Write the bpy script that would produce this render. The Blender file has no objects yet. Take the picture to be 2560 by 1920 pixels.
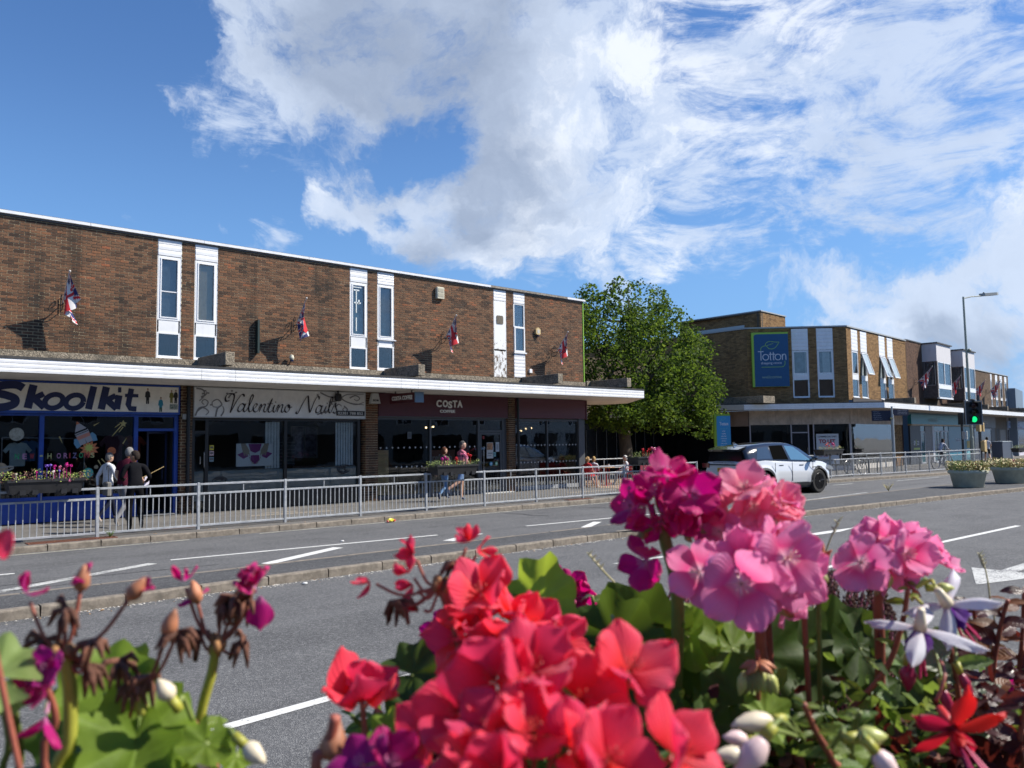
import bpy, bmesh, math, random
from math import sin, cos, pi, radians, sqrt, atan2
from mathutils import Vector, Matrix, noise as mnoise

random.seed(7)
SC = bpy.context.scene
COL = SC.collection

# ------------------------------------------------------------------ camera
FPX = 2016.8; PITCH = 0.07165; ROLL = -0.012627; YAW = 0.72574; EYE = 1.792
_F = Vector((sin(YAW)*cos(PITCH), cos(YAW)*cos(PITCH), sin(PITCH)))
_R = Vector((cos(YAW), -sin(YAW), 0)); _U = _R.cross(_F)
_R2 = _R*cos(ROLL) + _U*sin(ROLL); _U2 = -_R*sin(ROLL) + _U*cos(ROLL)
cam_d = bpy.data.cameras.new('camera'); cam = bpy.data.objects.new('camera', cam_d); COL.objects.link(cam)
M3 = Matrix((_R2, _U2, -_F)).transposed()
cam.matrix_world = Matrix.Translation((0, 0, EYE)) @ M3.to_4x4()
cam_d.sensor_width = 36; cam_d.lens = FPX/2560*36; cam_d.clip_start = .02; cam_d.clip_end = 3000
cam_d.dof.use_dof = True; cam_d.dof.focus_distance = 3.2; cam_d.dof.aperture_fstop = 12
SC.camera = cam

def ray(px, py):
    "direction seen at a point of the 2560x1920 photograph, scaled to unit depth"
    return _F + _R2*((px-1280)/FPX) - _U2*((py-960)/FPX)
def spot(px, py, depth):
    return Vector((0, 0, EYE)) + ray(px, py)*depth
def ground(px, py, z=0.0):
    d = ray(px, py); return Vector((0, 0, EYE)) + d*((z-EYE)/d.z)

# ------------------------------------------------------------------ sun, sky, exposure
SUN_EL = radians(43); SUN_AZ = radians(53)              # azimuth measured from -Y towards +X
SUND = Vector((cos(SUN_EL)*sin(SUN_AZ), -cos(SUN_EL)*cos(SUN_AZ), sin(SUN_EL)))
sl = bpy.data.lights.new('sun', 'SUN'); sl.energy = 4.9; sl.angle = radians(.55); sl.color = (1, .94, .84)
so = bpy.data.objects.new('sun', sl); COL.objects.link(so)
so.rotation_euler = SUND.to_track_quat('Z', 'Y').to_euler(); so.location = (20, -20, 40)
SC.view_settings.view_transform = 'Standard'; SC.view_settings.look = 'None'
SC.view_settings.exposure = 0.58; SC.view_settings.gamma = 1; SC.view_settings.use_curve_mapping = False
SC.render.film_transparent = False
cy = SC.cycles
cy.max_bounces = 7; cy.diffuse_bounces = 3; cy.glossy_bounces = 3; cy.transmission_bounces = 4; cy.transparent_max_bounces = 10
cy.sample_clamp_indirect = 6; cy.caustics_reflective = False; cy.caustics_refractive = False

class NT:
    "small helper to write node graphs"
    def __init__(s, tree): s.t = tree; s.n = tree.nodes; s.l = tree.links
    def node(s, typ, **kw):
        n = s.n.new(typ)
        for k, v in kw.items():
            if k == 'inp':
                for a, b in v.items(): s.set(n.inputs[a], b)
            else: setattr(n, k, v)
        return n
    def set(s, sock, v):
        if isinstance(v, bpy.types.NodeSocket): s.l.new(v, sock)
        elif hasattr(v, 'outputs'): s.l.new(v.outputs[0], sock)
        else: sock.default_value = v
    def math(s, op, a, b=0.0, c=0.0, clamp=False):
        n = s.node('ShaderNodeMath', operation=op, use_clamp=clamp)
        s.set(n.inputs[0], a); s.set(n.inputs[1], b); s.set(n.inputs[2], c); return n.outputs[0]
    def ramp(s, fac, stops, interp='LINEAR'):
        n = s.node('ShaderNodeValToRGB'); r = n.color_ramp; r.interpolation = interp
        while len(r.elements) < len(stops): r.elements.new(.5)
        for e, (p, c) in zip(r.elements, stops):
            e.position = p; e.color = (*c, 1) if len(c) == 3 else c
        s.set(n.inputs[0], fac); return n.outputs[0]
    def mix(s, f, a, b, typ='MIX'):
        n = s.node('ShaderNodeMix', data_type='RGBA', blend_type=typ)
        s.set(n.inputs[0], f); s.set(n.inputs[6], a); s.set(n.inputs[7], b); return n.outputs[2]
    def noise(s, vec, scale, detail=3, rough=.55, dist=0, out=0):
        n = s.node('ShaderNodeTexNoise'); s.set(n.inputs['Vector'], vec)
        n.inputs['Scale'].default_value = scale; n.inputs['Detail'].default_value = detail
        n.inputs['Roughness'].default_value = rough; n.inputs['Distortion'].default_value = dist
        return n.outputs[out]
    def smooth(s, v, a, b, lo=0.0, hi=1.0):
        n = s.node('ShaderNodeMapRange', interpolation_type='SMOOTHSTEP')
        s.set(n.inputs[0], v); s.set(n.inputs[1], a); s.set(n.inputs[2], b); s.set(n.inputs[3], lo); s.set(n.inputs[4], hi)
        return n.outputs[0]
    def mapping(s, vec, scale=(1,1,1), rot=(0,0,0), loc=(0,0,0)):
        n = s.node('ShaderNodeMapping'); s.set(n.inputs[0], vec)
        n.inputs['Scale'].default_value = scale; n.inputs['Rotation'].default_value = rot; n.inputs['Location'].default_value = loc
        return n.outputs[0]

def c4(c): return (*c, 1)

# sky: Nishita air with a layer of cumulus and streaked altocumulus
W = bpy.data.worlds.new('World'); SC.world = W; W.use_nodes = True
w = NT(W.node_tree); w.n.clear()
SKY_S = 0.10
sky = w.node('ShaderNodeTexSky', sky_type='NISHITA', sun_disc=False, sun_elevation=SUN_EL,
             sun_rotation=pi - SUN_AZ, altitude=10, air_density=1.0, dust_density=.1, ozone_density=2.5)
tc = w.node('ShaderNodeTexCoord').outputs['Generated']
warp0 = w.node('ShaderNodeVectorMath', operation='SUBTRACT'); w.set(warp0.inputs[0], w.noise(tc, 5.2, 6, .62, .3, out=1)); warp0.inputs[1].default_value = (.5, .5, .5)
tcw = w.node('ShaderNodeVectorMath', operation='MULTIPLY_ADD'); w.set(tcw.inputs[0], warp0.outputs[0]); tcw.inputs[1].default_value = (.17, .17, .17); w.set(tcw.inputs[2], tc); tcw = tcw.outputs[0]
def vdir(px, py): return ray(px, py).normalized()
def blob(px, py, r, inner=.35):
    "soft round patch of sky round the direction of a point, r in pixels"
    n = w.node('ShaderNodeVectorMath', operation='DISTANCE'); w.set(n.inputs[0], tcw); n.inputs[1].default_value = vdir(px, py)
    return w.smooth(n.outputs['Value'], r/FPX, r*inner/FPX)
def union(lst):
    o = lst[0]
    for b in lst[1:]: o = w.math('MAXIMUM', o, b)
    return o
def unions(lst):
    "soft union: adds up overlapping patches, clamped"
    o = lst[0]
    for b in lst[1:]: o = w.math('ADD', o, b)
    return w.math('MINIMUM', o, 1.0)
cumulus = unions([blob(*b, 0) for b in [(640, 60, 260), (900, 120, 420), (1180, 40, 480), (650, 270, 200), 
    (500, 330, 100), (1400, 100, 400), (1480, 270, 330), (800, 455, 125), (920, 440, 160), (1080, 480, 230), (1250, 470, 300),
    (1440, 430, 270), (1190, 570, 130), (1340, 580, 160), (1560, 400, 200), (1020, 560, 120), (395, 425, 80), (310, 585, 60), (560, 590, 60), (690, 600, 60), (1540, 620, 200),
    (2010, 715, 110), (2120, 700, 110), (2420, 650, 190), (2540, 660, 220), (2300, 780, 230), (2180, 790, 150), (2430, 820, 320), (2560, 870, 380), (2110, 850, 130),
    (2950, 500, 500)]])
streak = unions([blob(*b, 0) for b in [(1700, 100, 520), (1900, 330, 430), (2100, 60, 520), (2200, 250, 430), (2380, 330, 330), (1720, 400, 320),
    (1600, 250, 330), (2450, 80, 480), (1980, 440, 260), (2560, 250, 330), (1600, 560, 220), (1400, 650, 150), (700, 330, 190), (560, 270, 130), (700, 610, 90)]])
grey = unions([blob(*b, 0) for b in [(900, 170, 420), (1150, -40, 460), (1300, 470, 290), (1190, 500, 130), (1050, 620, 130), (2450, 850, 170), (2300, 840, 110)]])
sep = w.node('ShaderNodeSeparateXYZ'); w.set(sep.inputs[0], tc)
n1 = w.noise(w.mapping(tcw, (1, 1, 1.5)), 4.6, 10, .62, .2)
mst = w.mapping(tc, (1, 1, 2.6), (radians(12), radians(-10), .2))
n2 = w.noise(mst, 7.5, 9, .66, .9); n3 = w.noise(mst, 24, 6, .7, .6)
puff = w.noise(tcw, 13, 8, .62)
def field(mask, nz, amp, fine, famp, lo, hi):
    v = w.math('MULTIPLY', w.math('SUBTRACT', nz, .5), amp)
    v = w.math('ADD', v, w.math('MULTIPLY', w.math('SUBTRACT', fine, .5), famp))
    v = w.math('ADD', w.math('MULTIPLY', v, w.smooth(mask, 0, .3)), w.math('MULTIPLY', mask, .85))
    return w.smooth(v, lo, hi)
solid = unions([blob(*b, 0) for b in [(760, 60, 300), (1000, 120, 480), (820, 260, 260), (1300, 60, 380), (1350, 480, 260), (1150, 540, 170), (2330, 760, 200), (2470, 830, 300), (2560, 740, 260), (850, 500, 110), (980, 520, 130), (2130, 740, 90), (1330, 240, 200)]])
gap = unions([blob(*b, 0) for b in [(600, 430, 190), (330, 90, 230), (1120, 375, 120), (1700, 620, 160), (2250, 540, 150), (2050, 580, 120), (200, 120, 260), (150, 330, 260), (830, 385, 150), (980, 365, 130), (420, 470, 230), (1000, 500, 60), (1640, 640, 120)]])
cumulus = w.math('SUBTRACT', w.math('ADD', cumulus, w.math('MULTIPLY', solid, .62)), w.math('MULTIPLY', gap, 1.35))
d1 = w.math('MULTIPLY', field(cumulus, n1, 3.5, puff, 1.9, .30, 1.2), .92)
d2 = w.math('MULTIPLY', field(streak, n2, 3.6, n3, 1.2, .22, 1.25), .84)
far = w.smooth(w.noise(w.mapping(tc, (1, 1, 2.5)), 5.5, 7, .6), .54, .8, 0.0, .6)
inview = blob(1280, 500, 2600, .62)                     # open sky elsewhere carries the same broken cloud
far = w.math('MULTIPLY', far, w.math('SUBTRACT', 1.0, inview))
cov = w.math('MAXIMUM', w.math('MAXIMUM', d1, d2), far)
sh = w.math('ADD', w.math('MULTIPLY', grey, .55), w.math('MULTIPLY', w.noise(w.mapping(tcw, (1, 1, 1.5), loc=(.03, .02, .05)), 6, 7, .6), .9))
shade = w.smooth(sh, .38, 1.2)
ccol = w.mix(shade, c4((.47, .54, .66)), c4((.235, .285, .38)))
hl = w.math('MULTIPLY', w.smooth(n1, .52, .66), w.math('SUBTRACT', 1.0, shade))
ccol = w.mix(w.math('MULTIPLY', hl, .75), ccol, c4((.72, .745, .78)))
kk = 1/SKY_S
cs = w.node('ShaderNodeVectorMath', operation='SCALE'); w.set(cs.inputs[0], ccol); cs.inputs['Scale'].default_value = kk
hs = w.node('ShaderNodeHueSaturation'); w.set(hs.inputs['Color'], sky.outputs[0]); hs.inputs['Saturation'].default_value = 1.22; hs.inputs['Value'].default_value = 1.04; hs.inputs['Hue'].default_value = .508
hz = w.smooth(sep.outputs[2], .42, -.02)                # blue air low over the horizon
skyc = w.mix(w.math('MULTIPLY', hz, .86), hs.outputs[0], c4(tuple(v*kk for v in (.105, .265, .56))))
mixed = w.mix(cov, skyc, cs.outputs[0])
bg = w.node('ShaderNodeBackground'); w.set(bg.inputs[0], mixed); bg.inputs[1].default_value = SKY_S
wo = w.node('ShaderNodeOutputWorld'); w.set(wo.inputs[0], bg.outputs[0])

# ------------------------------------------------------------------ materials
MATS = {}
def mat(name, col=(.5,.5,.5), rough=.6, metal=0, var=0, vscale=6, bump=0, bscale=60, spec=.5, emit=None, estr=1,
        col2=None, coat=0, dirt=0, stretch=(1,1,1)):
    if name in MATS: return MATS[name]
    m = bpy.data.materials.new(name); m.use_nodes = True; t = NT(m.node_tree); t.n.clear()
    b = t.node('ShaderNodeBsdfPrincipled'); o = t.node('ShaderNodeOutputMaterial'); t.set(o.inputs[0], b.outputs[0])
    b.inputs['Roughness'].default_value = rough; b.inputs['Metallic'].default_value = metal
    b.inputs['Specular IOR Level'].default_value = spec; b.inputs['Coat Weight'].default_value = coat
    b.inputs['Coat Roughness'].default_value = .05
    co = c4(col); pos = None
    if var or bump or dirt: pos = t.mapping(t.node('ShaderNodeNewGeometry').outputs['Position'], stretch)
    if var:
        c2 = col2 or tuple(max(0, x*(1-var)) for x in col); c1 = col if col2 else tuple(min(1, x*(1+var)) for x in col)
        co = t.mix(t.smooth(t.noise(pos, vscale, 5, .65), .3, .7), c4(c1), c4(c2))
    if dirt:
        co = t.mix(t.math('MULTIPLY', t.smooth(t.noise(t.mapping(pos, (1,1,.22)), 5, 6, .7), .48, .75), dirt), co, c4(tuple(x*.35+.01 for x in col)))
    t.set(b.inputs['Base Color'], co)
    if bump:
        bn = t.node('ShaderNodeBump'); t.set(bn.inputs['Height'], t.noise(pos, bscale, 3, .6)); bn.inputs['Strength'].default_value = bump; bn.inputs['Distance'].default_value = .01
        t.set(b.inputs['Normal'], bn.outputs[0])
    if emit: b.inputs['Emission Color'].default_value = c4(emit); b.inputs['Emission Strength'].default_value = estr
    MATS[name] = m; return m

def glass(name, tint=(.86,.88,.88), base=.0, rough=.0):
    if name in MATS: return MATS[name]
    m = bpy.data.materials.new(name); m.use_nodes = True; t = NT(m.node_tree); t.n.clear()
    tr = t.node('ShaderNodeBsdfTransparent', inp={0: c4(tint)}); gl = t.node('ShaderNodeBsdfGlossy'); gl.inputs['Roughness'].default_value = rough
    gl.inputs[0].default_value = (1,1,1,1)
    fr = t.node('ShaderNodeFresnel'); fr.inputs[0].default_value = 1.5
    pos = t.node('ShaderNodeNewGeometry').outputs['Position']
    bn = t.node('ShaderNodeBump'); t.set(bn.inputs['Height'], t.noise(pos, 1.3, 2)); bn.inputs['Strength'].default_value = .05; bn.inputs['Distance'].default_value = .05
    t.set(gl.inputs['Normal'], bn.outputs[0])
    mx = t.node('ShaderNodeMixShader'); t.set(mx.inputs[0], t.math('ADD', t.math('MULTIPLY', fr.outputs[0], .8), base, clamp=True))
    t.set(mx.inputs[1], tr.outputs[0]); t.set(mx.inputs[2], gl.outputs[0])
    o = t.node('ShaderNodeOutputMaterial'); t.set(o.inputs[0], mx.outputs[0]); MATS[name] = m; return m

def brick_mat(name, stops, dark=.5, runs=True):
    m = bpy.data.materials.new(name); m.use_nodes = True; t = NT(m.node_tree); t.n.clear()
    b = t.node('ShaderNodeBsdfPrincipled'); o = t.node('ShaderNodeOutputMaterial'); t.set(o.inputs[0], b.outputs[0])
    b.inputs['Roughness'].default_value = .88; b.inputs['Specular IOR Level'].default_value = .25
    at = t.node('ShaderNodeAttribute', attribute_name='tone'); oi = t.node('ShaderNodeObjectInfo')
    pos = t.node('ShaderNodeNewGeometry').outputs['Position']
    big = t.noise(pos, .9, 3, .6)
    f = t.math('FRACT', t.math('ADD', at.outputs['Fac'], oi.outputs['Random']))
    f = t.math('ADD', t.math('MULTIPLY', f, .8), t.math('MULTIPLY', t.smooth(big, .32, .68), .2))
    co = t.ramp(f, stops)
    sp = t.noise(pos, 55, 5, .7)
    co = t.mix(t.smooth(sp, .36, .72), t.mix(.55, co, c4((.03,.025,.02)), 'MIX'), co)
    if runs:
        r1 = t.smooth(t.noise(t.mapping(pos, (1.3,1.3,.16)), 1.1, 5, .6), .53, .70)
        co = t.mix(t.math('MULTIPLY', r1, dark), co, c4((.022,.02,.017)))
    t.set(b.inputs['Base Color'], co)
    bn = t.node('ShaderNodeBump'); t.set(bn.inputs['Height'], t.noise(pos, 90, 4, .7)); bn.inputs['Strength'].default_value = .5; bn.inputs['Distance'].default_value = .006
    t.set(b.inputs['Normal'], bn.outputs[0]); MATS[name] = m; return m

# ------------------------------------------------------------------ mesh builder
class MB:
    def __init__(s, T=None): s.v = []; s.f = []; s.m = []; s.mi = 0; s.T = T; s.tone = []; s.uv = {}; s.ct = 0.0; s.sm = []; s.smooth = False
    def add(s, vs, fs):
        k = len(s.v)
        for p in vs:
            p = Vector(p); s.v.append(s.T @ p if s.T else p)
        for f in fs:
            s.f.append([k+i for i in f]); s.m.append(s.mi); s.tone.append(s.ct); s.sm.append(s.smooth)
    def box(s, x0, x1, y0, y1, z0, z1):
        s.add([(x0,y0,z0),(x1,y0,z0),(x1,y1,z0),(x0,y1,z0),(x0,y0,z1),(x1,y0,z1),(x1,y1,z1),(x0,y1,z1)],
              [(0,3,2,1),(4,5,6,7),(0,1,5,4),(1,2,6,5),(2,3,7,6),(3,0,4,7)])
        return s
    def bev(s, x0, x1, y0, y1, z0, z1, b=.01):
        "box with chamfered vertical and top edges"
        P = [(x0+b,y0),(x1-b,y0),(x1,y0+b),(x1,y1-b),(x1-b,y1),(x0+b,y1),(x0,y1-b),(x0,y0+b)]
        Q = [(x0+b,y0+b),(x1-b,y0+b),(x1-b,y0+b),(x1-b,y1-b),(x1-b,y1-b),(x0+b,y1-b),(x0+b,y1-b),(x0+b,y0+b)]
        vs = [(*p, z0) for p in P]+[(*p, z1-b) for p in P]+[(x0+b,y0+b,z1),(x1-b,y0+b,z1),(x1-b,y1-b,z1),(x0+b,y1-b,z1)]
        fs = [tuple(range(7,-1,-1))]+[(i,(i+1)%8,8+(i+1)%8,8+i) for i in range(8)]
        fs += [(8,9,17,16),(9,10,17),(10,11,18,17),(11,12,18),(12,13,19,18),(13,14,19),(14,15,16,19),(15,8,16),(16,17,18,19)]
        s.add(vs, fs); return s
    def quad(s, *p): s.add(p, [tuple(range(len(p)))]); return s
    def prism(s, poly, a, b, ax='z'):
        "poly of (u,v) swept from a to b along ax"
        n = len(poly)
        def P(u, v, t): return {'z':(u,v,t),'y':(u,t,v),'x':(t,u,v)}[ax]
        s.add([P(u,v,a) for u,v in poly]+[P(u,v,b) for u,v in poly],
              [tuple(range(n)), tuple(range(2*n-1,n-1,-1))]+[(i,(i+1)%n,n+(i+1)%n,n+i)[::-1] for i in range(n)]); return s
    def tube(s, pts, r, n=6, cap=True):
        pts = [Vector(p) for p in pts]; r = r if isinstance(r, (list, tuple)) else [r]*len(pts)
        vs = []; up = None
        for i, p in enumerate(pts):
            d = (pts[min(i+1,len(pts)-1)]-pts[max(i-1,0)])
            d = d.normalized() if d.length > 1e-9 else Vector((0,0,1))
            if up is None: up = d.orthogonal().normalized()
            a = (up - d*up.dot(d)); a = a.normalized() if a.length > 1e-6 else d.orthogonal().normalized(); up = a
            bb = d.cross(a)
            for k in range(n): vs.append(p + (a*cos(2*pi*k/n)+bb*sin(2*pi*k/n))*r[i])
        fs = [(i*n+k, i*n+(k+1)%n, (i+1)*n+(k+1)%n, (i+1)*n+k) for i in range(len(pts)-1) for k in range(n)]
        if cap: fs += [tuple(range(n-1,-1,-1)), tuple((len(pts)-1)*n+k for k in range(n))]
        s.add(vs, fs); return s
    def lathe(s, prof, n=20, c=(0,0,0), ax='z', sx=1, sy=1):
        vs = []
        for r, z in prof:
            for k in range(n):
                a = 2*pi*k/n; x, y = r*cos(a)*sx, r*sin(a)*sy
                vs.append({'z':(c[0]+x,c[1]+y,c[2]+z),'y':(c[0]+x,c[1]+z,c[2]+y),'x':(c[0]+z,c[1]+x,c[2]+y)}[ax])
        fs = [(i*n+k, i*n+(k+1)%n, (i+1)*n+(k+1)%n, (i+1)*n+k) for i in range(len(prof)-1) for k in range(n)]
        if prof[0][0] > 1e-5: fs.append(tuple(range(n-1,-1,-1)))
        if prof[-1][0] > 1e-5: fs.append(tuple((len(prof)-1)*n+k for k in range(n)))
        s.add(vs, fs); return s
    def ball(s, c, r, n=10, m=7, fn=None):
        r = r if isinstance(r, (list, tuple)) else (r,r,r); vs = []; c = Vector(c)
        for i in range(m+1):
            th = pi*i/m
            for k in range(n):
                a = 2*pi*k/n; p = Vector((sin(th)*cos(a), sin(th)*sin(a), cos(th)))
                if fn: p = fn(p)
                vs.append(c+Vector((p.x*r[0], p.y*r[1], p.z*r[2])))
        s.add(vs, [(i*n+k, (i+1)*n+k, (i+1)*n+(k+1)%n, i*n+(k+1)%n) for i in range(m) for k in range(n)]); return s
    def build(s, name, mats, parent=None, smooth=False, loc=(0,0,0), label=None, kind=None, angle=None):
        me = bpy.data.meshes.new(name)
        inv = Matrix.Identity(4)
        if parent is not None: inv = WM[parent.name].inverted()
        M = inv if s.T is not None or parent is None else Matrix.Identity(4)
        me.from_pydata([tuple(M @ v) for v in s.v] if s.T is not None else [tuple(v) for v in s.v], [], s.f)
        mats = mats if isinstance(mats, (list, tuple)) else [mats]
        for m_ in mats: me.materials.append(m_)
        me.polygons.foreach_set('material_index', s.m)
        if smooth: me.polygons.foreach_set('use_smooth', [True]*len(s.f))
        elif any(s.sm): me.polygons.foreach_set('use_smooth', s.sm)
        if any(s.tone):
            a = me.attributes.new('tone', 'FLOAT', 'FACE'); a.data.foreach_set('value', s.tone)
        me.update()
        bm = bmesh.new(); bm.from_mesh(me); bmesh.ops.recalc_face_normals(bm, faces=bm.faces)
        bm.to_mesh(me); bm.free()
        o = bpy.data.objects.new(name, me); COL.objects.link(o)
        if parent is not None: o.parent = parent; KIDS.setdefault(parent.name, []).append(o)
        o.location = loc
        WM[o.name] = (WM[parent.name] if parent is not None else Matrix.Identity(4)) @ Matrix.Translation(loc)
        if label: o['label'] = label
        if kind: o['kind'] = kind
        return o
WM = {}; KIDS = {}
IDT = Matrix.Identity(4)
def tag(o, label, cat, group=None):
    o['label'] = label; o['category'] = cat
    if group: o['group'] = group
    return o
def thing(name, label, cat, loc=(0,0,0), rz=0, group=None, M=None):
    o = bpy.data.objects.new(name, None); COL.objects.link(o); o.empty_display_size = .2
    if M is None: M = Matrix.Translation(loc) @ Matrix.Rotation(rz, 4, 'Z')
    o.matrix_world = M; WM[o.name] = M.copy()
    return tag(o, label, cat, group)
def dup(o, parent=None, loc=None, rz=None, label=None, M=None, lab=True):
    "copy a thing with its parts and sub-parts"
    c = o.copy(); COL.objects.link(c)
    if parent is not None: c.parent = parent
    if M is not None: c.matrix_world = M
    if loc is not None: c.location = loc
    if rz is not None: c.rotation_euler = (0, 0, rz)
    if parent is None:
        WM[c.name] = M.copy() if M is not None else Matrix.Translation(loc or (0,0,0)) @ Matrix.Rotation(rz or 0, 4, 'Z')
    if label: c['label'] = label
    if parent is not None: KIDS.setdefault(parent.name, []).append(c)
    for ch in list(KIDS.get(o.name, [])): dup(ch, c)
    return c
def inst(name, me, parent, loc, rot=None, kind=None):
    o = bpy.data.objects.new(name, me); COL.objects.link(o); o.parent = parent; o.location = loc
    KIDS.setdefault(parent.name, []).append(o)
    if rot is not None: o.rotation_euler = rot
    return o
def frame(P0, d):
    "local frame of a facade: x along it, y into the building, z up"
    d = Vector((d[0], d[1], 0)).normalized(); n = Vector((-d.y, d.x, 0))
    M = Matrix.Identity(4); M.col[0][:3] = d; M.col[1][:3] = n; M.translation = Vector((P0[0], P0[1], 0)); return M

def text_mesh(body, size, bold=0.0, shear=0, extrude=.004, width=None, spacing=1.0, res=3, align='LEFT'):
    cu = bpy.data.curves.new('lettering', 'FONT'); cu.body = body; cu.size = size; cu.offset = bold; cu.shear = shear
    cu.extrude = extrude; cu.space_character = spacing; cu.resolution_u = res; cu.align_x = align
    o = bpy.data.objects.new('tmp', cu); COL.objects.link(o)
    dg = bpy.context.evaluated_depsgraph_get(); me = bpy.data.meshes.new_from_object(o.evaluated_get(dg))
    bpy.data.objects.remove(o); bpy.data.curves.remove(cu)
    return me
def text(body, T, x, z, w, h, m, parent, y=-.01, bold=0.0, shear=0, extrude=.003, name='lettering', spacing=1.0, label=None):
    "flat lettering on a facade frame, fitted to the box x..x+w, z..z+h"
    me = text_mesh(body, 1.0, bold, shear, .001, spacing=spacing)
    vs = [v.co.copy() for v in me.vertices]
    x0 = min(v.x for v in vs); x1 = max(v.x for v in vs); y0 = min(v.y for v in vs); y1 = max(v.y for v in vs)
    inv = WM[parent.name].inverted()
    for v in me.vertices:
        c = v.co; p = Vector((x+(c.x-x0)/(x1-x0)*w, y + (extrude if c.z < 0 else 0), z+(c.y-y0)/(y1-y0)*h))
        v.co = inv @ (T @ p)
    me.materials.clear(); me.materials.append(m)
    for p_ in me.polygons: p_.material_index = 0
    me.name = name
    o = bpy.data.objects.new(name, me); COL.objects.link(o); o.parent = parent; WM[o.name] = WM[parent.name]
    KIDS.setdefault(parent.name, []).append(o)
    if label: o['label'] = label
    return o
def catmull(pts, k=6):
    P = [Vector(p) for p in pts]; out = []
    for i in range(len(P)-1):
        p0 = P[max(i-1,0)]; p1 = P[i]; p2 = P[i+1]; p3 = P[min(i+2,len(P)-1)]
        for j in range(k):
            t = j/k; out.append(.5*((2*p1)+(-p0+p2)*t+(2*p0-5*p1+4*p2-p3)*t*t+(-p0+3*p1-3*p2+p3)*t**3))
    out.append(P[-1]); return out
def stroke(mb, pts, w0, w1=None, y=0, th=.003, curve=True, pen=None, k=6):
    "flat brush stroke in the x-z plane; width from w0, or a broad pen of angle pen"
    P = catmull([(a, b, 0) for a, b in pts], k) if curve and len(pts) > 2 else [Vector((a, b, 0)) for a, b in pts]
    n = len(P); L = []; R_ = []
    for i, p in enumerate(P):
        d = (P[min(i+1,n-1)]-P[max(i-1,0)]); d = d.normalized() if d.length > 0 else Vector((1,0,0))
        nn = Vector((-d.y, d.x, 0)); t = i/(n-1)
        ww = w0 if w1 is None else w0+(w1-w0)*t
        if pen is not None: ww = w1 + (w0-w1)*abs(d.x*sin(pen)-d.y*cos(pen))**1.6
        L.append(p+nn*ww/2); R_.append(p-nn*ww/2)
    vs = [(a.x, y-th, a.y) for a in L]+[(a.x, y-th, a.y) for a in R_]
    mb.add(vs, [(i, i+1, n+i+1, n+i) for i in range(n-1)])
def disc(mb, x, z, r, y, n=16, rz=None):
    mb.add([(x+r*cos(2*pi*k/n), y, z+(rz or r)*sin(2*pi*k/n)) for k in range(n)], [tuple(range(n))])

# shared materials
WHITE = mat('white_board', (.78,.79,.80), .35, var=.05, vscale=2, dirt=.18)
UPVC = mat('white_frame', (.80,.81,.82), .3, dirt=.06)
OLDPAINT = mat('weathered_white', (.66,.67,.67), .6, dirt=.75, bump=.3)
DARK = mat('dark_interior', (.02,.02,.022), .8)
GAL = mat('galvanised_steel', (.37,.39,.41), .5, .25, var=.18, vscale=9, bump=.1, bscale=40)
BLACKM = mat('black_metal', (.015,.015,.017), .45)
FELT = mat('roof_felt', (.05,.05,.05), .9, var=.3)
CONC = mat('concrete', (.30,.28,.25), .9, var=.25, vscale=7, bump=.6, bscale=45, dirt=.4)
GLASS = glass('window_glass'); GLASSU = glass('upper_window_glass', (.84,.86,.87), .05)
# ================================================================== ground
def asphalt(name, c1, c2, sp, bump=.6, scale=150, spk=.10, patch=.9):
    m = bpy.data.materials.new(name); m.use_nodes = True; t = NT(m.node_tree); t.n.clear()
    b = t.node('ShaderNodeBsdfPrincipled'); o = t.node('ShaderNodeOutputMaterial'); t.set(o.inputs[0], b.outputs[0])
    b.inputs['Roughness'].default_value = .82; b.inputs['Specular IOR Level'].default_value = .35
    pos = t.node('ShaderNodeNewGeometry').outputs['Position']
    f = t.smooth(t.noise(pos, patch, 6, .62), .3, .7)
    co = t.mix(f, c4(c1), c4(c2))
    lane = t.smooth(t.noise(t.mapping(pos, (.06, 1.1, 1)), 1.4, 4), .42, .62)      # worn along the wheel tracks
    co = t.mix(t.math('MULTIPLY', lane, .35), co, c4(tuple(x*1.35 for x in c2)))
    vo = t.node('ShaderNodeTexVoronoi'); t.set(vo.inputs['Vector'], pos); vo.inputs['Scale'].default_value = scale
    st = t.node('ShaderNodeSeparateColor'); t.set(st.inputs[0], vo.outputs['Color'])
    co = t.mix(t.math('MULTIPLY', t.smooth(st.outputs[0], .55, 1.0), sp), co, c4((.34, .34, .33)))
    co = t.mix(t.math('MULTIPLY', t.smooth(st.outputs[1], .6, 1.0), sp), co, c4((.012, .012, .013)))
    v2 = t.node('ShaderNodeTexVoronoi'); t.set(v2.inputs['Vector'], pos); v2.inputs['Scale'].default_value = scale*.33
    s2 = t.node('ShaderNodeSeparateColor'); t.set(s2.inputs[0], v2.outputs['Color'])
    co = t.mix(t.math('MULTIPLY', t.smooth(s2.outputs[0], .7, 1.0), spk), co, c4((.3, .3, .29)))
    t.set(b.inputs['Base Color'], co)
    bn = t.node('ShaderNodeBump'); t.set(bn.inputs['Height'], vo.outputs['Distance']); bn.inputs['Strength'].default_value = bump; bn.inputs['Distance'].default_value = .006
    t.set(b.inputs['Normal'], bn.outputs[0]); MATS[name] = m; return m
ROAD = asphalt('road_asphalt', (.072,.073,.076), (.108,.109,.111), .42, spk=.28, scale=120, bump=.8)
TARM = asphalt('pavement_tarmac', (.105,.098,.088), (.155,.145,.132), .4, spk=.2)
ISL = asphalt('island_tarmac', (.036,.037,.040), (.058,.059,.062), .4, spk=.25)
KERB = mat('kerb_concrete', (.215,.185,.148), .9, var=.28, vscale=9, bump=.7, bscale=70, dirt=.55)
PAINT = None
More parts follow.
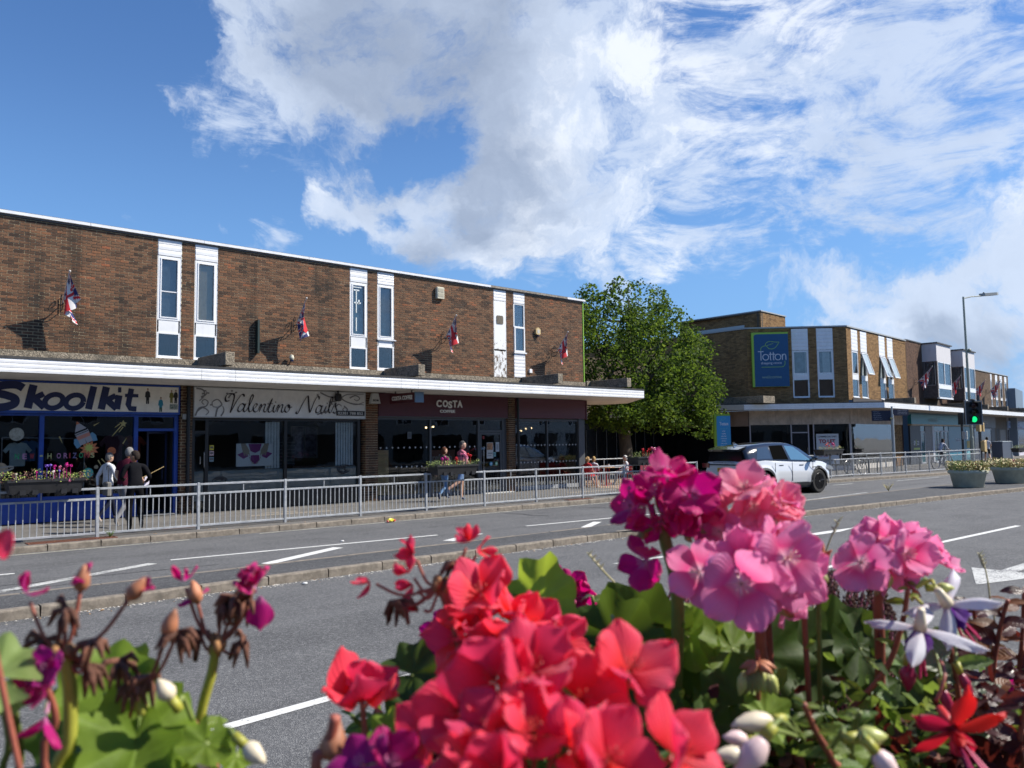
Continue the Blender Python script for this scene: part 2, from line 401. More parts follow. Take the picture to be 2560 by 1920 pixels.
def paint_mat(name, col, wear):
    m = bpy.data.materials.new(name); m.use_nodes = True; t = NT(m.node_tree); t.n.clear()
    b = t.node('ShaderNodeBsdfPrincipled'); o = t.node('ShaderNodeOutputMaterial'); t.set(o.inputs[0], b.outputs[0])
    pos = t.node('ShaderNodeNewGeometry').outputs['Position']; b.inputs['Roughness'].default_value = .7
    a = t.smooth(t.math('ADD', t.noise(pos, 38, 5, .75), t.math('MULTIPLY', t.noise(pos, 2.2, 3), .35)), .66-wear, .80-wear)
    t.set(b.inputs['Base Color'], t.mix(a, c4(col), c4((.11,.112,.115)))); MATS[name] = m; return m
PAINTA = paint_mat('road_paint', (.66,.66,.63), -.10); PAINTB = paint_mat('worn_road_paint', (.55,.55,.52), .02)
PAINTC = paint_mat('cream_edge_paint', (.50,.47,.38), .0)

def poly_sheet(name, pts, z, m, kind='structure', parent=None):
    b = MB(IDT) if parent is None else MB(IDT)
    b.quad(*[(x, y, z) for x, y in pts]); o = b.build(name, m, parent)
    if kind: o['kind'] = kind
    return o
def interp(L, x):
    for (a, b), (c, d) in zip(L, L[1:]):
        if x <= c: return b+(d-b)*(x-a)/(c-a)
    return L[-1][1]
RZ = -.12
FARK = [(-60,17.05),(30,17.05),(33,16.95),(37,16.5),(41.5,15.98),(46,15.9),(60,16.1),(200,18)]
MEDN = [(-60,10.55),(-2,10.5),(13,10.66),(18,10.3),(21.4,10.03),(25.7,9.8),(31.8,9.28),(45,8.2),(120,2)]
MEDF = [(-60,11.7),(13,11.72),(21,12.02),(27,12.0),(34,11.9),(60,11.6),(120,11)]
def line(L, xs, off=0): return [(x, interp(L, x)+off) for x in xs]

poly_sheet('road', [(-400,-400),(900,-400),(900,900),(-400,900)], RZ, ROAD)
XS = [-60,-30,0,10,20,30,33,35,37,39,41.5,46,60,120]
b = MB(IDT); bot = line(FARK, XS, .125)
for (x0,y0),(x1,y1) in zip(bot, bot[1:]):
    b.quad((x0,y0,0),(x1,y1,0),(x1,80,0),(x0,80,0))
pav = b.build('pavement', TARM); pav['kind'] = 'structure'
b = MB(IDT); n_ = line(MEDN, XS, .125); f_ = line(MEDF, XS, -.12)
for i in range(len(XS)-1): b.quad((*n_[i],.0),(*n_[i+1],.0),(*f_[i+1],.0),(*f_[i],.0))
isl = b.build('traffic_island', ISL); isl['kind'] = 'structure'
poly_sheet('near_pavement', [(-60,-60),(60,-60),(60,1.3),(-60,1.3)], -.004, TARM)
# kerb stones: one object each, sharing a few chipped meshes
def kerb_mesh(seed):
    r = random.Random(seed); q = MB(); b_ = .018
    L = .905; prof = [(0,-.14),(0,-.022),(.006,-.008),(.02,0),(.125,.0),(.125,-.14)]; N = 6
    vs = []
    for i in range(N+1):
        x = L*i/N
        for j, (y, z) in enumerate(prof):
            jx = r.uniform(-.004,.004) if 0 < j < 4 else 0
            vs.append((x + (.006 if i == 0 and 1<=j<=3 else -.006 if i == N and 1<=j<=3 else 0), y+jx, z+jx*.6+.001))
    n = len(prof)
    q.add(vs, [(i*n+j, (i+1)*n+j, (i+1)*n+j+1, i*n+j+1) for i in range(N) for j in range(n-1)]+[tuple(range(n)), tuple(N*n+k for k in range(n))[::-1]])
    return q
kms = []
for s_ in range(5):
    o = kerb_mesh(s_).build('kerb_stone', KERB, pav); kms.append(o.data); bpy.data.objects.remove(o); KIDS[pav.name].pop()
def run_kerb(L, x0, x1, parent, flip=False, zo=0):
    x = x0
    while x < x1:
        y = interp(L, x); y2 = interp(L, x+.915); a = atan2(y2-y, .915)
        me = random.choice(kms)
        o = inst('kerb_stone', me, parent, (x+(.905*cos(a) if flip else 0), y+(.905*sin(a) if flip else 0), random.uniform(-.003,.003)+zo), (0, 0, a+(pi if flip else 0)+random.uniform(-.003,.003)))
        x += .915*cos(a)
run_kerb(FARK, -1, 58, pav); run_kerb(MEDN, -1.5, 50, isl); run_kerb(MEDF, -1.5, 50, isl, True)
MEDF2 = MEDF
# painted markings
def stripe(name, pts, w, m=PAINTA, z=RZ+.004):
    b = MB(IDT); P = [Vector((x, y, 0)) for x, y in pts]; n = len(P)
    L = []; R_ = []
    for i, p in enumerate(P):
        d = (P[min(i+1,n-1)]-P[max(i-1,0)]).normalized(); q = Vector((-d.y, d.x, 0))*w/2
        L.append((p+q).to_tuple()[:2]); R_.append((p-q).to_tuple()[:2])
    for i in range(n-1): b.quad((*R_[i],z),(*R_[i+1],z),(*L[i+1],z),(*L[i],z))
    o = b.build(name, m); o['kind'] = 'structure'; return o
stripe('edge_line', [(-10,16.86),(6.1,16.86)], .075, PAINTC); stripe('edge_line', [(7.6,16.86),(32,16.86),(33,16.78),(37,16.33),(41.5,15.8),(46,15.7)], .075, PAINTC)
stripe('lane_line', [(-3,14.75),(2.58,14.42)], .10); stripe('lane_line', [(4.8,14.12),(10.05,13.72)], .10); stripe('lane_line', [(12.5,13.66),(17.8,13.3)], .10)
stripe('hatch_stripe', [(1.2,12.25),(2.2,12.8),(4.45,13.93)], .20, PAINTB); stripe('hatch_stripe', [(5.75,12.5),(7.6,13.47)], .22)
stripe('hatch_stripe', [(9.6,12.75),(10.8,13.3)], .24); stripe('hatch_stripe', [(13.15,12.45),(14.25,13.08)], .2)
stripe('island_edge_line', [(19,12.75),(22.6,12.75),(25.5,12.9),(28,13.0)], .10, PAINTB)
for x0, x1, y in ((28.5,31.2,16.2),(31.5,33,16.0),(36,40.5,15.4)): stripe('bay_marking', [(x0,y),(x1,y-.1)], .12, PAINTB)
stripe('lane_line', [(-4,5.42),(1.4,5.46),(4.6,5.72)], .115); stripe('lane_line', [(9.2,6.0),(12.0,5.98)], .115); stripe('lane_line', [(15.0,5.93),(19.5,5.84)], .115)
stripe('lane_line', [(9.6,8.45),(10.8,8.40)], .14, PAINTB)
b = MB(IDT); z = RZ+.004
b.quad((13.0,8.42,z),(13.0,8.24,z),(16.0,8.02,z),(17.0,8.16,z),(15.9,8.26,z)); o = b.build('lane_line', PAINTA); o['kind'] = 'structure'
b = MB(IDT); b.quad((11.45,3.95,z),(12.9,3.5,z),(12.9,4.5,z)); b.quad((12.9,3.92,z),(15.5,3.85,z),(15.5,4.07,z),(12.9,4.12,z)); o = b.build('direction_arrow', PAINTB); o['kind'] = 'structure'
# sealed cracks and joints in the tarmac
TAR = mat('crack_seal', (.02,.02,.02), .6)
for k, pts in enumerate([[(14.3,16.5),(14.45,16.0),(14.4,15.5),(14.6,15.1)],[(16.9,16.6),(17.25,16.0),(17.4,15.4)],[(-2,13.3),(2.5,13.25),(5.2,13.0)],[(-2,12.75),(3,12.72)]]):
    stripe('road_crack', [(p.x, p.y) for p in catmull([(x,y,0) for x,y in pts],5)], .022 if k > 1 else .045, TAR, RZ+.006)
# drain covers and utility plates in the far pavement, block paving by the cafe
PAVB = mat('cafe_paving', (.36,.27,.19), .9, var=.3, vscale=14, bump=.4)
o = poly_sheet('cafe_paving', [(22.9,19.9),(34,19.9),(34,26),(23.3,26)], .004, PAVB)
BLK = mat('paving_block', (.34,.25,.175), .9, var=.25, vscale=5, bump=.4)
b = MB(IDT)
for i in range(46):
    for j in range(22):
        x = 23.0+i*.235+(j%2)*.117; y = 20.0+j*.235
        b.ct = random.random(); b.box(x, x+.222, y, y+.222, .007, .014+random.uniform(0,.003))
o = b.build('paving_blocks', BLK, None); o['kind'] = 'stuff'; o.parent = None; tag(o, 'square tan paving blocks laid under the café tables', 'paving')
IRON = mat('rusty_iron', (.16,.06,.035), .8, var=.4, vscale=20, bump=.5)
def slatcover(x, y, w, d, label):
    t = thing('drain_cover', label, 'drain cover', (x, y, 0)); q = MB()
    q.box(0,w,0,.02,.001,.014); q.box(0,w,d-.02,d,.001,.014); q.box(0,.02,.02,d-.02,.001,.014); q.box(w-.02,w,.02,d-.02,.001,.014); q.build('frame', IRON, t)
    q = MB()
    for i in range(int(w/.05)): q.box(.03+i*.05, .055+i*.05, .02, d-.02, .001, .011)
    q.build('grating', IRON, t)
slatcover(3.3,17.28,1.55,.3,'rusty iron grating in the pavement beneath the left planter'); slatcover(6.0,18.2,.7,.4,'brown iron cover on the pavement at the feet of the man in black')
slatcover(17.6,17.3,1.1,.22,'rusty iron strip grating in front of the café door')
POTH = mat('patch_tarmac', (.25,.22,.18), .9, var=.2)
for pts in ([(8.6,19.7),(10.9,19.5),(11.0,19.9),(8.8,20.05)],[(9.2,20.3),(10.2,20.2),(10.25,20.45),(9.3,20.5)],[(20.2,19.7),(22.6,19.6),(22.7,20.0),(20.3,20.15)]):
    poly_sheet('pavement_patch', pts, .003, POTH)
# grit swept against the island kerb
GRIT = mat('grit', (.5,.47,.42), .9, var=.5, vscale=30)
b = MB(IDT); r = random.Random(3)
for i in range(1500):
    x = r.uniform(0, 34) if i > 500 else r.uniform(2, 12); y = interp(MEDN, x)-abs(r.gauss(0,.09))-.01
    s_ = r.uniform(.004,.016); a = r.uniform(0,6)
    c, d = cos(a)*s_, sin(a)*s_
    b.add([(x+c,y+d,RZ+.002),(x-d,y+c,RZ+.002),(x-c,y-d,RZ+.002),(x+d,y-c,RZ+.002),(x,y,RZ+s_*.8)], [(0,1,4),(1,2,4),(2,3,4),(3,0,4)])
o = b.build('grit', GRIT); o['kind'] = 'stuff'; tag(o, 'pale grit gathered along the foot of the island kerb', 'grit')
LEAFB = mat('dry_leaf', (.40,.22,.08), .8, var=.3)
b = MB(IDT)
for i in range(160):
    if i < 60: x = r.uniform(2,14); y = interp(MEDN,x)-r.uniform(.02,.3); z0 = RZ+.004
    else: x = r.uniform(2,24); y = r.uniform(17.2,17.7); z0 = .004
    s_ = r.uniform(.01,.028); a = r.uniform(0,6); c, d = cos(a)*s_, sin(a)*s_
    b.add([(x+c,y+d,z0),(x-d*.6,y+c*.6,z0+s_*.5),(x-c,y-d,z0+.002),(x+d*.6,y-c*.6,z0+s_*.3)], [(0,1,2),(0,2,3)])
o = b.build('leaf_litter', LEAFB); o['kind'] = 'stuff'; tag(o, 'small dry leaves scattered along both kerbs', 'leaves')
# weeds
def weed(x, y, z, h, n, label, col):
    q = MB()
    for k in range(n):
        a = r.uniform(0, 6.3); l = h*r.uniform(.5,1); q.tube([(0,0,0),(cos(a)*l*.3,sin(a)*l*.3,l*.6),(cos(a)*l*.6,sin(a)*l*.6,l*r.uniform(.6,1))], [.004,.003,.001], 3)
        for j in range(4):
            p = Vector((cos(a)*l*.15*(j+1), sin(a)*l*.15*(j+1), l*.2*(j+1))); e = .02
            q.quad(p, p+Vector((e,e*.3,.01)), p+Vector((e*1.6,e,.02)), p+Vector((e*.3,e,.01)))
    o = q.build('weed', col, None, loc=(x,y,z)); tag(o, label, 'weed')
WEEDG = mat('weed_green', (.09,.14,.03), .7, var=.3)
weed(27.3,11.95,0,.35,26,'straggly dry weed growing at the back edge of the island',mat('weed_dry',(.35,.30,.13),.8,var=.3)); weed(4.75,17.45,0,.16,16,'low green weed growing under the guard rail',WEEDG)
weed(19.5,11.9,0,.12,8,'tiny weed tuft on the island edge behind the pink flowers',WEEDG)
# bits of litter
t = thing('food_wrapper', 'crumpled red and yellow wrapper lying at the far kerb', 'litter', (10.9,16.78,RZ))
q = MB(); q.ball((0,0,.05),(.09,.05,.045),7,5, lambda p: p*(1+.3*sin(p.x*9+p.z*7))); q.build('wrapper', mat('wrapper_yellow',(.7,.6,.05),.4), t)
q = MB(); q.ball((.09,.01,.04),(.05,.045,.04),7,5, lambda p: p*(1+.3*sin(p.y*9+p.x*7))); q.ball((-.09,0,.03),(.04,.04,.03),6,4); q.build('wrapper_flap', mat('wrapper_red',(.6,.05,.04),.4), t)
for (x,y,l) in ((8.1,14.2,'small white pebble lying on the far carriageway'),(5.3,10.3,'flat white scrap lying in the gutter of the island')):
    q = MB(); q.ball((0,0,.015),(.04,.03,.018),7,5); o = q.build('litter', mat('pebble',(.6,.6,.58),.8), None, loc=(x,y,RZ)); tag(o, l, 'litter')
# ================================================================== brickwork
BR1 = brick_mat('brown_brick', [(0,(.05,.032,.024)),(.16,(.105,.057,.036)),(.34,(.18,.094,.054)),(.56,(.25,.125,.066)),(.74,(.21,.115,.066)),(.90,(.32,.14,.068)),(1,(.42,.135,.06))], .62)
BR2 = brick_mat('buff_brick', [(0,(.19,.105,.045)),(.3,(.34,.19,.075)),(.6,(.43,.25,.10)),(.85,(.48,.285,.125)),(1,(.34,.17,.07))], .25)
BR3 = brick_mat('dark_brick', [(0,(.09,.05,.035)),(.4,(.165,.09,.06)),(.75,(.21,.115,.075)),(1,(.125,.075,.05))], .4)
MORT = mat('mortar', (.46,.365,.22), .95, var=.3, vscale=3, dirt=.6)
MORT2 = mat('dark_mortar', (.10,.075,.05), .95, var=.3)
_r = random.Random(11)
def bricks(parent, T, x0, x1, z0, z1, bm, n_ind=0, ind_x=None, y=-.009, depth=.02, L=.225, H=.075, j=.0145, xoff=0):
    "courses of bricks standing proud of the mortar; the nearest ones are objects of their own"
    q = MB(T); zs = int(round((z1-z0)/H)); share = {}; left = n_ind; cand = []
    for k in range(zs):
        zz = z0+k*H; off = (k % 2)*L/2+xoff; i0 = math.floor((x0-off)/L)-1
        i = i0
        while off+i*L < x1:
            a = max(x0, off+i*L); c = min(x1, off+(i+1)*L); i += 1
            if c-a < .03: continue
            cand.append((a+j/2, c-j/2, zz+j/2, zz+H-j/2))
    if n_ind:
        cand.sort(key=lambda t: abs(t[0]-ind_x)); ind = cand[:n_ind]; cand = cand[n_ind:]
        for a, c, e, f in ind:
            key = round(c-a, 2)
            if key not in share:
                m_ = MB(); m_.box(0, c-a, 0, depth, 0, f-e); o = m_.build('brick', bm, parent); share[key] = o.data
                bpy.data.objects.remove(o); KIDS[parent.name].pop()
            p = WM[parent.name].inverted() @ (T @ Vector((a, y+_r.uniform(-.003,.003), e)))
            inst('brick', share[key], parent, p)
    for a, c, e, f in cand:
        q.ct = _r.random(); dy = _r.uniform(-.003,.003)
        q.add([(a,y+dy,e),(c,y+dy,e),(c,y+depth,e),(a,y+depth,e),(a,y+dy,f),(c,y+dy,f),(c,y+depth,f),(a,y+depth,f)],
              [(0,1,5,4),(1,2,6,5),(3,0,4,7),(4,5,6,7),(0,3,2,1)])
    if q.f:
        o = q.build('brickwork', bm, parent); o['kind'] = 'stuff'

def glz(parent, T, x0, x1, z0, z1, y=.05, m=None, nm='pane'):
    q = MB(T); q.box(x0, x1, y, y+.006, z0, z1); return q.build(nm, m or GLASSU, parent)
def frm(q, x0, x1, z0, z1, w=.045, y0=0, y1=.07):
    q.box(x0,x0+w,y0,y1,z0,z1); q.box(x1-w,x1,y0,y1,z0,z1); q.box(x0+w,x1-w,y0,y1,z0,z0+w); q.box(x0+w,x1-w,y0,y1,z1-w,z1)
def boards(parent, T, x0, x1, z0, z1, n, m=WHITE, y=-.012):
    h = (z1-z0)/n; share = None
    for k in range(n):
        q = MB(T); a = z0+k*h
        q.prism([(y, a+.004), (y+.035, a+.004), (y+.035, a+h-.002), (y+.006, a+h-.002), (y-.004, a+h*.5)], x0, x1, 'x'); q.build('board', m, parent)
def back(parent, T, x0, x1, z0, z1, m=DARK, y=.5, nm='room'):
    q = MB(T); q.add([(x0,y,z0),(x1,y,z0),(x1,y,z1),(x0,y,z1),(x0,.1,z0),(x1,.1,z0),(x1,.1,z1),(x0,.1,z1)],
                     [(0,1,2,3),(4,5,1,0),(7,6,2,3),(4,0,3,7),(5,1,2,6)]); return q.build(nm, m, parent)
def reveal(q, x0, x1, z0, z1, d=.12):
    q.box(x0-.0, x0+.012, .0, d, z0, z1); q.box(x1-.012, x1, .0, d, z0, z1)

TANB = mat('tan_blind', (.80,.64,.38), .8, var=.15, vscale=3); SKYTINT = mat('sky_reflection_tint', (.21,.26,.30), .7, var=.35, vscale=2)  # the grey-blue one puts the sky's reflection into a sheet's colour
GREYP = mat('grey_film', (.16,.17,.18), .6, var=.2); WHITECURT = mat('pale_curtain', (.80,.84,.83), .8, var=.1)
# ================================================================== the near shop terrace
T1 = frame((0, 22), (1, 0))
B1 = thing('shop_building', 'long brown brick two storey shop terrace with narrow white windows and a white canopy', 'building', (3.0, 22, 0))
def P1(nm, m, T=T1, parent=None, **k):
    q = MB(T); return q
def part(q, nm, m, parent=B1, **k): return q.build(nm, m, parent, **k)
wins = [(7.01,7.63),(7.99,8.62),(12.79,13.42),(13.79,14.42),(18.67,19.27),(19.63,20.19)]
ZB, ZT = 4.125, 7.35
segs = []; x = -2.5
for a, c in wins: segs.append((x, a)); x = c
segs.append((x, 23.3))
q = MB(T1)
for a, c in segs: q.box(a, c, 0, .25, ZB, ZT)
q.box(-2.5, -2.3, .25, 9, 0, ZT); q.box(23.1, 23.3, .25, 9, 2.6, ZT); q.box(-2.5, 23.3, 9, 9.2, 0, ZT)
part(q, 'wall', MORT)
q = MB(T1); q.box(-2.5, 23.3, .6, 9.2, 7.2, 7.34); part(q, 'roof', FELT)
first = True
for k, (a, c) in enumerate(segs):
    bricks(B1, T1, a, c, ZB, ZT-.02, BR1, 300 if k == 0 else 0, 4.4)
# returns of the brick end wall, with the green strip running down the corner
bricks(B1, frame((23.3,22),(0,1)), 0, 9, 2.625, ZT-.02, BR1, y=-.009)
q = MB(T1); q.box(23.312, 23.36, -.03, .05, 3.95, 7.33); part(q, 'green_corner_strip', mat('lime_green', (.22,.42,.04), .5))
# roof edge boards
xs = [-2.6, 1.2, 5.35, 8.2, 11.35, 14.6, 17.0]
for a, c in zip(xs, xs[1:]+[18.5]):
    q = MB(T1); q.box(a+.006, c-.006, -.09, .35, 7.345, 7.415); part(q, 'fascia_board', WHITE)
q = MB(T1); q.box(18.5, 22.4, -.085, .35, 7.345, 7.41); part(q, 'fascia_board', mat('bare_timber', (.27,.24,.20), .9, var=.4, vscale=12, dirt=.6))
q = MB(T1); q.box(22.41, 23.42, -.09, .35, 7.345, 7.415); q.box(23.3, 23.42, .35, 9.2, 7.345, 7.415); part(q, 'fascia_board', WHITE)
q = MB(T1); q.box(-2.6, 23.4, -.05, .3, 7.415, 7.435); q.box(-2.6,23.3,-.03,.0,7.30,7.345); part(q, 'roof_edging', mat('lead', (.12,.125,.13), .7))
# pebbled concrete string course
AGG = bpy.data.materials.new('pebble_dash'); AGG.use_nodes = True; t_ = NT(AGG.node_tree); pb = t_.n['Principled BSDF']
pos_ = t_.node('ShaderNodeNewGeometry').outputs['Position']; vo_ = t_.node('ShaderNodeTexVoronoi'); t_.set(vo_.inputs['Vector'], pos_); vo_.inputs['Scale'].default_value = 42
sc_ = t_.node('ShaderNodeSeparateColor'); t_.set(sc_.inputs[0], vo_.outputs['Color'])
co_ = t_.ramp(sc_.outputs[0], [(0,(.10,.085,.065)),(.5,(.23,.19,.14)),(1,(.42,.36,.27))])
co_ = t_.mix(t_.math('MULTIPLY', t_.smooth(t_.noise(pos_, 2.3, 5, .7), .45, .7), .6), co_, c4((.05,.05,.04)))
t_.set(pb.inputs['Base Color'], co_); bn_ = t_.node('ShaderNodeBump'); t_.set(bn_.inputs['Height'], vo_.outputs['Distance']); bn_.inputs['Strength'].default_value = .9; bn_.inputs['Distance'].default_value = .01
t_.set(pb.inputs['Normal'], bn_.outputs[0]); pb.inputs['Roughness'].default_value = .9
q = MB(T1); q.box(-2.5, 23.32, -.10, .25, 3.86, 4.11); q.box(-2.5,23.3,0,.25,3.3,3.86); part(q, 'string_course', AGG)
# windows of the upper floor
def upper_window(T, parent, x0, x1, kind, tint, zz=None):
    d = dict(bb=6.87, fb=5.14, pb=4.77, lb=4.19, sill=4.12, top=7.34); d.update(zz or {})
    q = MB(T); reveal(q, x0, x1, d['sill'], d['top'])
    if kind != 'boarded':
        frm(q, x0+.02, x1-.02, d['fb'], d['bb']-.012, .055, .0, .08)
        if kind in ('std', 'deep'):
            frm(q, x0+.075, x1-.075, d['fb']+.055, d['bb']-.067, .03, -.015, .05)
            q.box(x0+.02, x1-.02, .0, .08, d['pb'], d['pb']+.04)
            q.box(x0+.02, x0+.055, 0, .08, d['sill'], d['pb']); q.box(x1-.055, x1-.02, 0, .08, d['sill'], d['pb'])
            q.box(x0+.055, x1-.055, 0, .08, d['sill']+.02, d['lb'])
    f = q.build('window_frame', UPVC, parent)
    boards(f, T, x0+.012, x1-.012, d['bb'], d['top'], 5 if kind == 'deep' else 4 if kind in ('boarded','case') else 3)
    if kind in ('std', 'deep'):
        glz(f, T, x0+.10, x1-.10, d['fb']+.08, d['bb']-.09, .03); glz(f, T, x0+.055, x1-.055, d['lb'], d['pb'], .03)
        q = MB(T); q.box(x0+.055, x1-.055, .012, .03, d['pb']+.04, d['fb']-.002); q.build('panel', WHITE, f)
        q = MB(T); q.box(x0-.02, x1+.035, -.06, .0, d['sill']-.025, d['sill']+.015); q.build('sill', UPVC, f)
        if kind == 'deep':
            q = MB(T); q.box(x0-.02, x1+.05, -.05, .0, d['fb']-.05, d['fb']-.02); q.build('sill', UPVC, f)
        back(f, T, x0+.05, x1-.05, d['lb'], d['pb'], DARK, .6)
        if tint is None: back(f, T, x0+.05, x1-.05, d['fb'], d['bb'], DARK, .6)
        else:
            q = MB(T); q.box(x0+.07, x1-.07, .10, .11, d['fb']+.02, d['bb']-.03); q.build('blind', tint, f)
    return f
w1 = upper_window(T1, B1, *wins[0], 'std', SKYTINT)  # no real blind here: a sheet coloured as the mirrored sky
q = MB(T1); q.box(7.12,7.53,-.002,.03,5.895,5.92); q.build('glazing_bar', UPVC, w1)
upper_window(T1, B1, *wins[1], 'std', TANB)
w3 = upper_window(T1, B1, *wins[2], 'std', mat('marbled_blue_film', (.16,.30,.36), .5, var=.6, vscale=5))
q = MB(T1)                                               # strips of tape crossing the pane
for a,c,e,f in ((13.02,13.05,5.9,6.62),(12.94,13.14,6.6,6.64),(12.96,13.2,6.2,6.24),(13.02,13.05,5.32,5.75),(12.9,13.22,6.70,6.78),(13.1,13.15,6.18,6.32)): q.box(a,c,.018,.022,e,f)
q.build('tape', mat('white_tape', (.7,.75,.75), .6), w3)
upper_window(T1, B1, *wins[3], 'deep', mat('blue_film', (.10,.19,.24), .5, var=.2), dict(bb=6.91, fb=5.15, pb=4.87, lb=4.21))
# boarded window with flaking paint
FLAKE = bpy.data.materials.new('flaking_paint'); FLAKE.use_nodes = True; t_ = NT(FLAKE.node_tree); pb = t_.n['Principled BSDF']
pos_ = t_.node('ShaderNodeNewGeometry').outputs['Position']
nz = t_.noise(t_.mapping(pos_, (1,1,.45)), 9, 8, .72, .3); sp_ = t_.node('ShaderNodeSeparateXYZ'); t_.set(sp_.inputs[0], pos_)
low = t_.smooth(sp_.outputs[2], 6.3, 4.3, -.06, .075)
t_.set(pb.inputs['Base Color'], t_.mix(t_.smooth(t_.math('ADD', nz, low), .575, .60), c4((.80,.81,.80)), c4((.16,.12,.09))))
t_.set(pb.inputs['Normal'], t_.node('ShaderNodeBump', inp={'Height': nz, 'Strength': .5}).outputs[0])
f5 = upper_window(T1, B1, *wins[4], 'boarded', None, dict(bb=6.91))
q = MB(T1); q.box(18.69, 19.25, -.005, .03, 5.14, 6.90); q.build('painted_panel', FLAKE, f5)
q = MB(T1); q.box(18.69, 19.25, -.005, .03, 4.14, 5.08); q.build('painted_panel', FLAKE, f5)
q = MB(T1); q.prism([(18.83,6.06),(19.09,6.06),(19.12,6.10),(19.12,6.33),(19.09,6.37),(18.83,6.37),(18.80,6.33),(18.80,6.10)], -.02, -.004, 'y'); q.build('patch', mat('old_vent', (.13,.115,.09), .9, var=.3, vscale=20), f5)
# casement window over boards
d6 = wins[5]; q = MB(T1); reveal(q, *d6, 4.12, 7.34); frm(q, d6[0]+.02, d6[1]-.02, 6.02, 6.89, .03, 0, .06); frm(q, d6[0]+.02, d6[1]-.02, 5.10, 6.03, .055, -.03, .04); q.box(d6[0]-.02,d6[1]+.04,-.06,0,5.04,5.09)
f6 = q.build('window_frame', UPVC, B1); boards(f6, T1, d6[0]+.012, d6[1]-.012, 6.90, 7.34, 4); boards(f6, T1, d6[0]+.012, d6[1]-.012, 4.16, 5.04, 7)
glz(f6, T1, d6[0]+.05, d6[1]-.05, 6.05, 6.86, .03); glz(f6, T1, d6[0]+.075, d6[1]-.075, 5.155, 5.975, .0)
q = MB(T1); q.box(d6[0]+.06, d6[1]-.06, .08, .09, 5.15, 6.85); q.build('blind', mat('pale_net', (.42,.45,.47), .8, var=.15), f6)
# ------------------------------------------------ canopy
SOFF = mat('soffit', (.72,.69,.65), .7, var=.12, vscale=1.2, dirt=.2)
YF = -2.3; ZC = 3.395
q = MB(T1)
top = [(-2.6,YF+.02),(24.18,YF+.02),(27.1,1.0),(27.5,6),(23.35,6),(23.35,.0),(-2.6,0)]
q.add([(x,y,ZC+.01) for x,y in top]+[(x,y,ZC+.27+.11*(y-YF)/2.3) for x,y in top], [tuple(range(7)), tuple(range(13,6,-1))]+[(i,(i+1)%7,7+(i+1)%7,7+i) for i in range(7)])
can = part(q, 'canopy', SOFF)
q = MB(T1); q.add([(x,y-.0,ZC+.285+.11*(y-YF)/2.3) for x,y in top]+[(x,y,ZC+.30+.11*(y-YF)/2.3) for x,y in top], [tuple(range(7)), tuple(range(13,6,-1))]+[(i,(i+1)%7,7+(i+1)%7,7+i) for i in range(7)]); q.build('roof_felt', FELT, can)
q = MB(T1); q.box(-2.6, 24.2, YF-.03, YF+.02, 3.685, 3.74); q.build('edge_trim', FELT, can)
q = MB(T1); q.box(-2.6, 24.18, YF+.006, YF+.014, ZC, ZC+.28); q.build('gap_shade_strip', BLACKM, can)  # black strip added within the boards, standing in for shade in their gaps
jx = [-2.6, 2.2, 7.35, 8.2, 13.15, 13.75, 14.9, 19.15, 19.95, 23.2, 24.2]
for a, c in zip(jx, jx[1:]):
    for k in range(3):
        q = MB(T1); z0 = ZC+k*.097; q.prism([(YF-.02, z0+.002),(YF+.018, z0+.002),(YF+.018, z0+.094),(YF-.014, z0+.094),(YF-.024, z0+.05)], a+.004, c-.004, 'x'); q.build('fascia_board', WHITE, can)
# angled end of the canopy
Te = frame((24.2, 19.7), (2.9, 3.3))
for k in range(3):
    q = MB(Te); z0 = ZC+k*.097; q.box(0, 4.39, -.02, .018, z0+.003, z0+.094); q.build('fascia_board', WHITE, can)
# concrete beams carrying the canopy
for x in (2.25, 8.18, 14.1, 20.03, 23.72):
    q = MB(T1); q.bev(x-.125, x+.125, -2.0, -.101, 3.83, 4.165, .012); o = part(q, 'concrete_beam', AGG)
    q = MB(T1); q.tube([(x,-1.6,3.6),(x,-1.6,3.84)],.02,6); q.build('hanger', BLACKM, o)
q = MB(T1); q.bev(23.4, 23.85, -.1, 4, 3.83, 4.165, .012); part(q, 'concrete_beam', AGG)
# ------------------------------------------------ piers
PIERS = [(-2.5,-2.0),(1.72,2.1),(7.63,7.94),(13.27,13.72),(19.20,19.53)]
for i, (a, c) in enumerate(PIERS):
    q = MB(T1); q.box(a+.01, c-.01, -.14, .3, 0, 3.4); pr = part(q, 'pier', MORT)
    bricks(B1, T1, a, c, .02, 3.36, BR1, y=-.155, depth=.016)
    bricks(B1, frame((a, 22.3),(0,-1)), 0, .44, .02, 3.36, BR1, y=-.0, depth=.012)
PIPE = mat('black_downpipe', (.012,.012,.013), .4)
for x in (7.80, 19.60):
    q = MB(T1); q.tube([(x,-.22,0.05),(x,-.22,3.38)], .05, 8)
    for z in (.6,1.8,2.9): q.lathe([(.06,0),(.06,.06)], 8, (x,-.22,z))
    q.tube([(x,-.22,.12),(x,-.34,.06)], .05, 8); part(q, 'downpipe', PIPE)
q = MB(T1); q.bev(7.66,7.84,-.2,-.14,2.5,2.64,.01); part(q, 'meter_box', mat('grey_box', (.3,.31,.3), .6))
# ------------------------------------------------ shopfronts
BLUEF = mat('blue_paint', (.014,.06,.32), .35, var=.15, vscale=3); FLOORI = mat('shop_floor', (.12,.11,.10), .6); WALLI = mat('shop_wall', (.12,.12,.12), .9)
def room(x0, x1, m=WALLI, depth=5.5, z1=3.0):
    q = MB(T1); q.add([(x0,.12,.02),(x1,.12,.02),(x1,depth,.02),(x0,depth,.02),(x0,.12,z1),(x1,.12,z1),(x1,depth,z1),(x0,depth,z1)],
        [(0,1,2,3),(7,6,5,4),(3,2,6,7),(0,3,7,4),(1,5,6,2)]); q.build('shop_interior', m, B1)
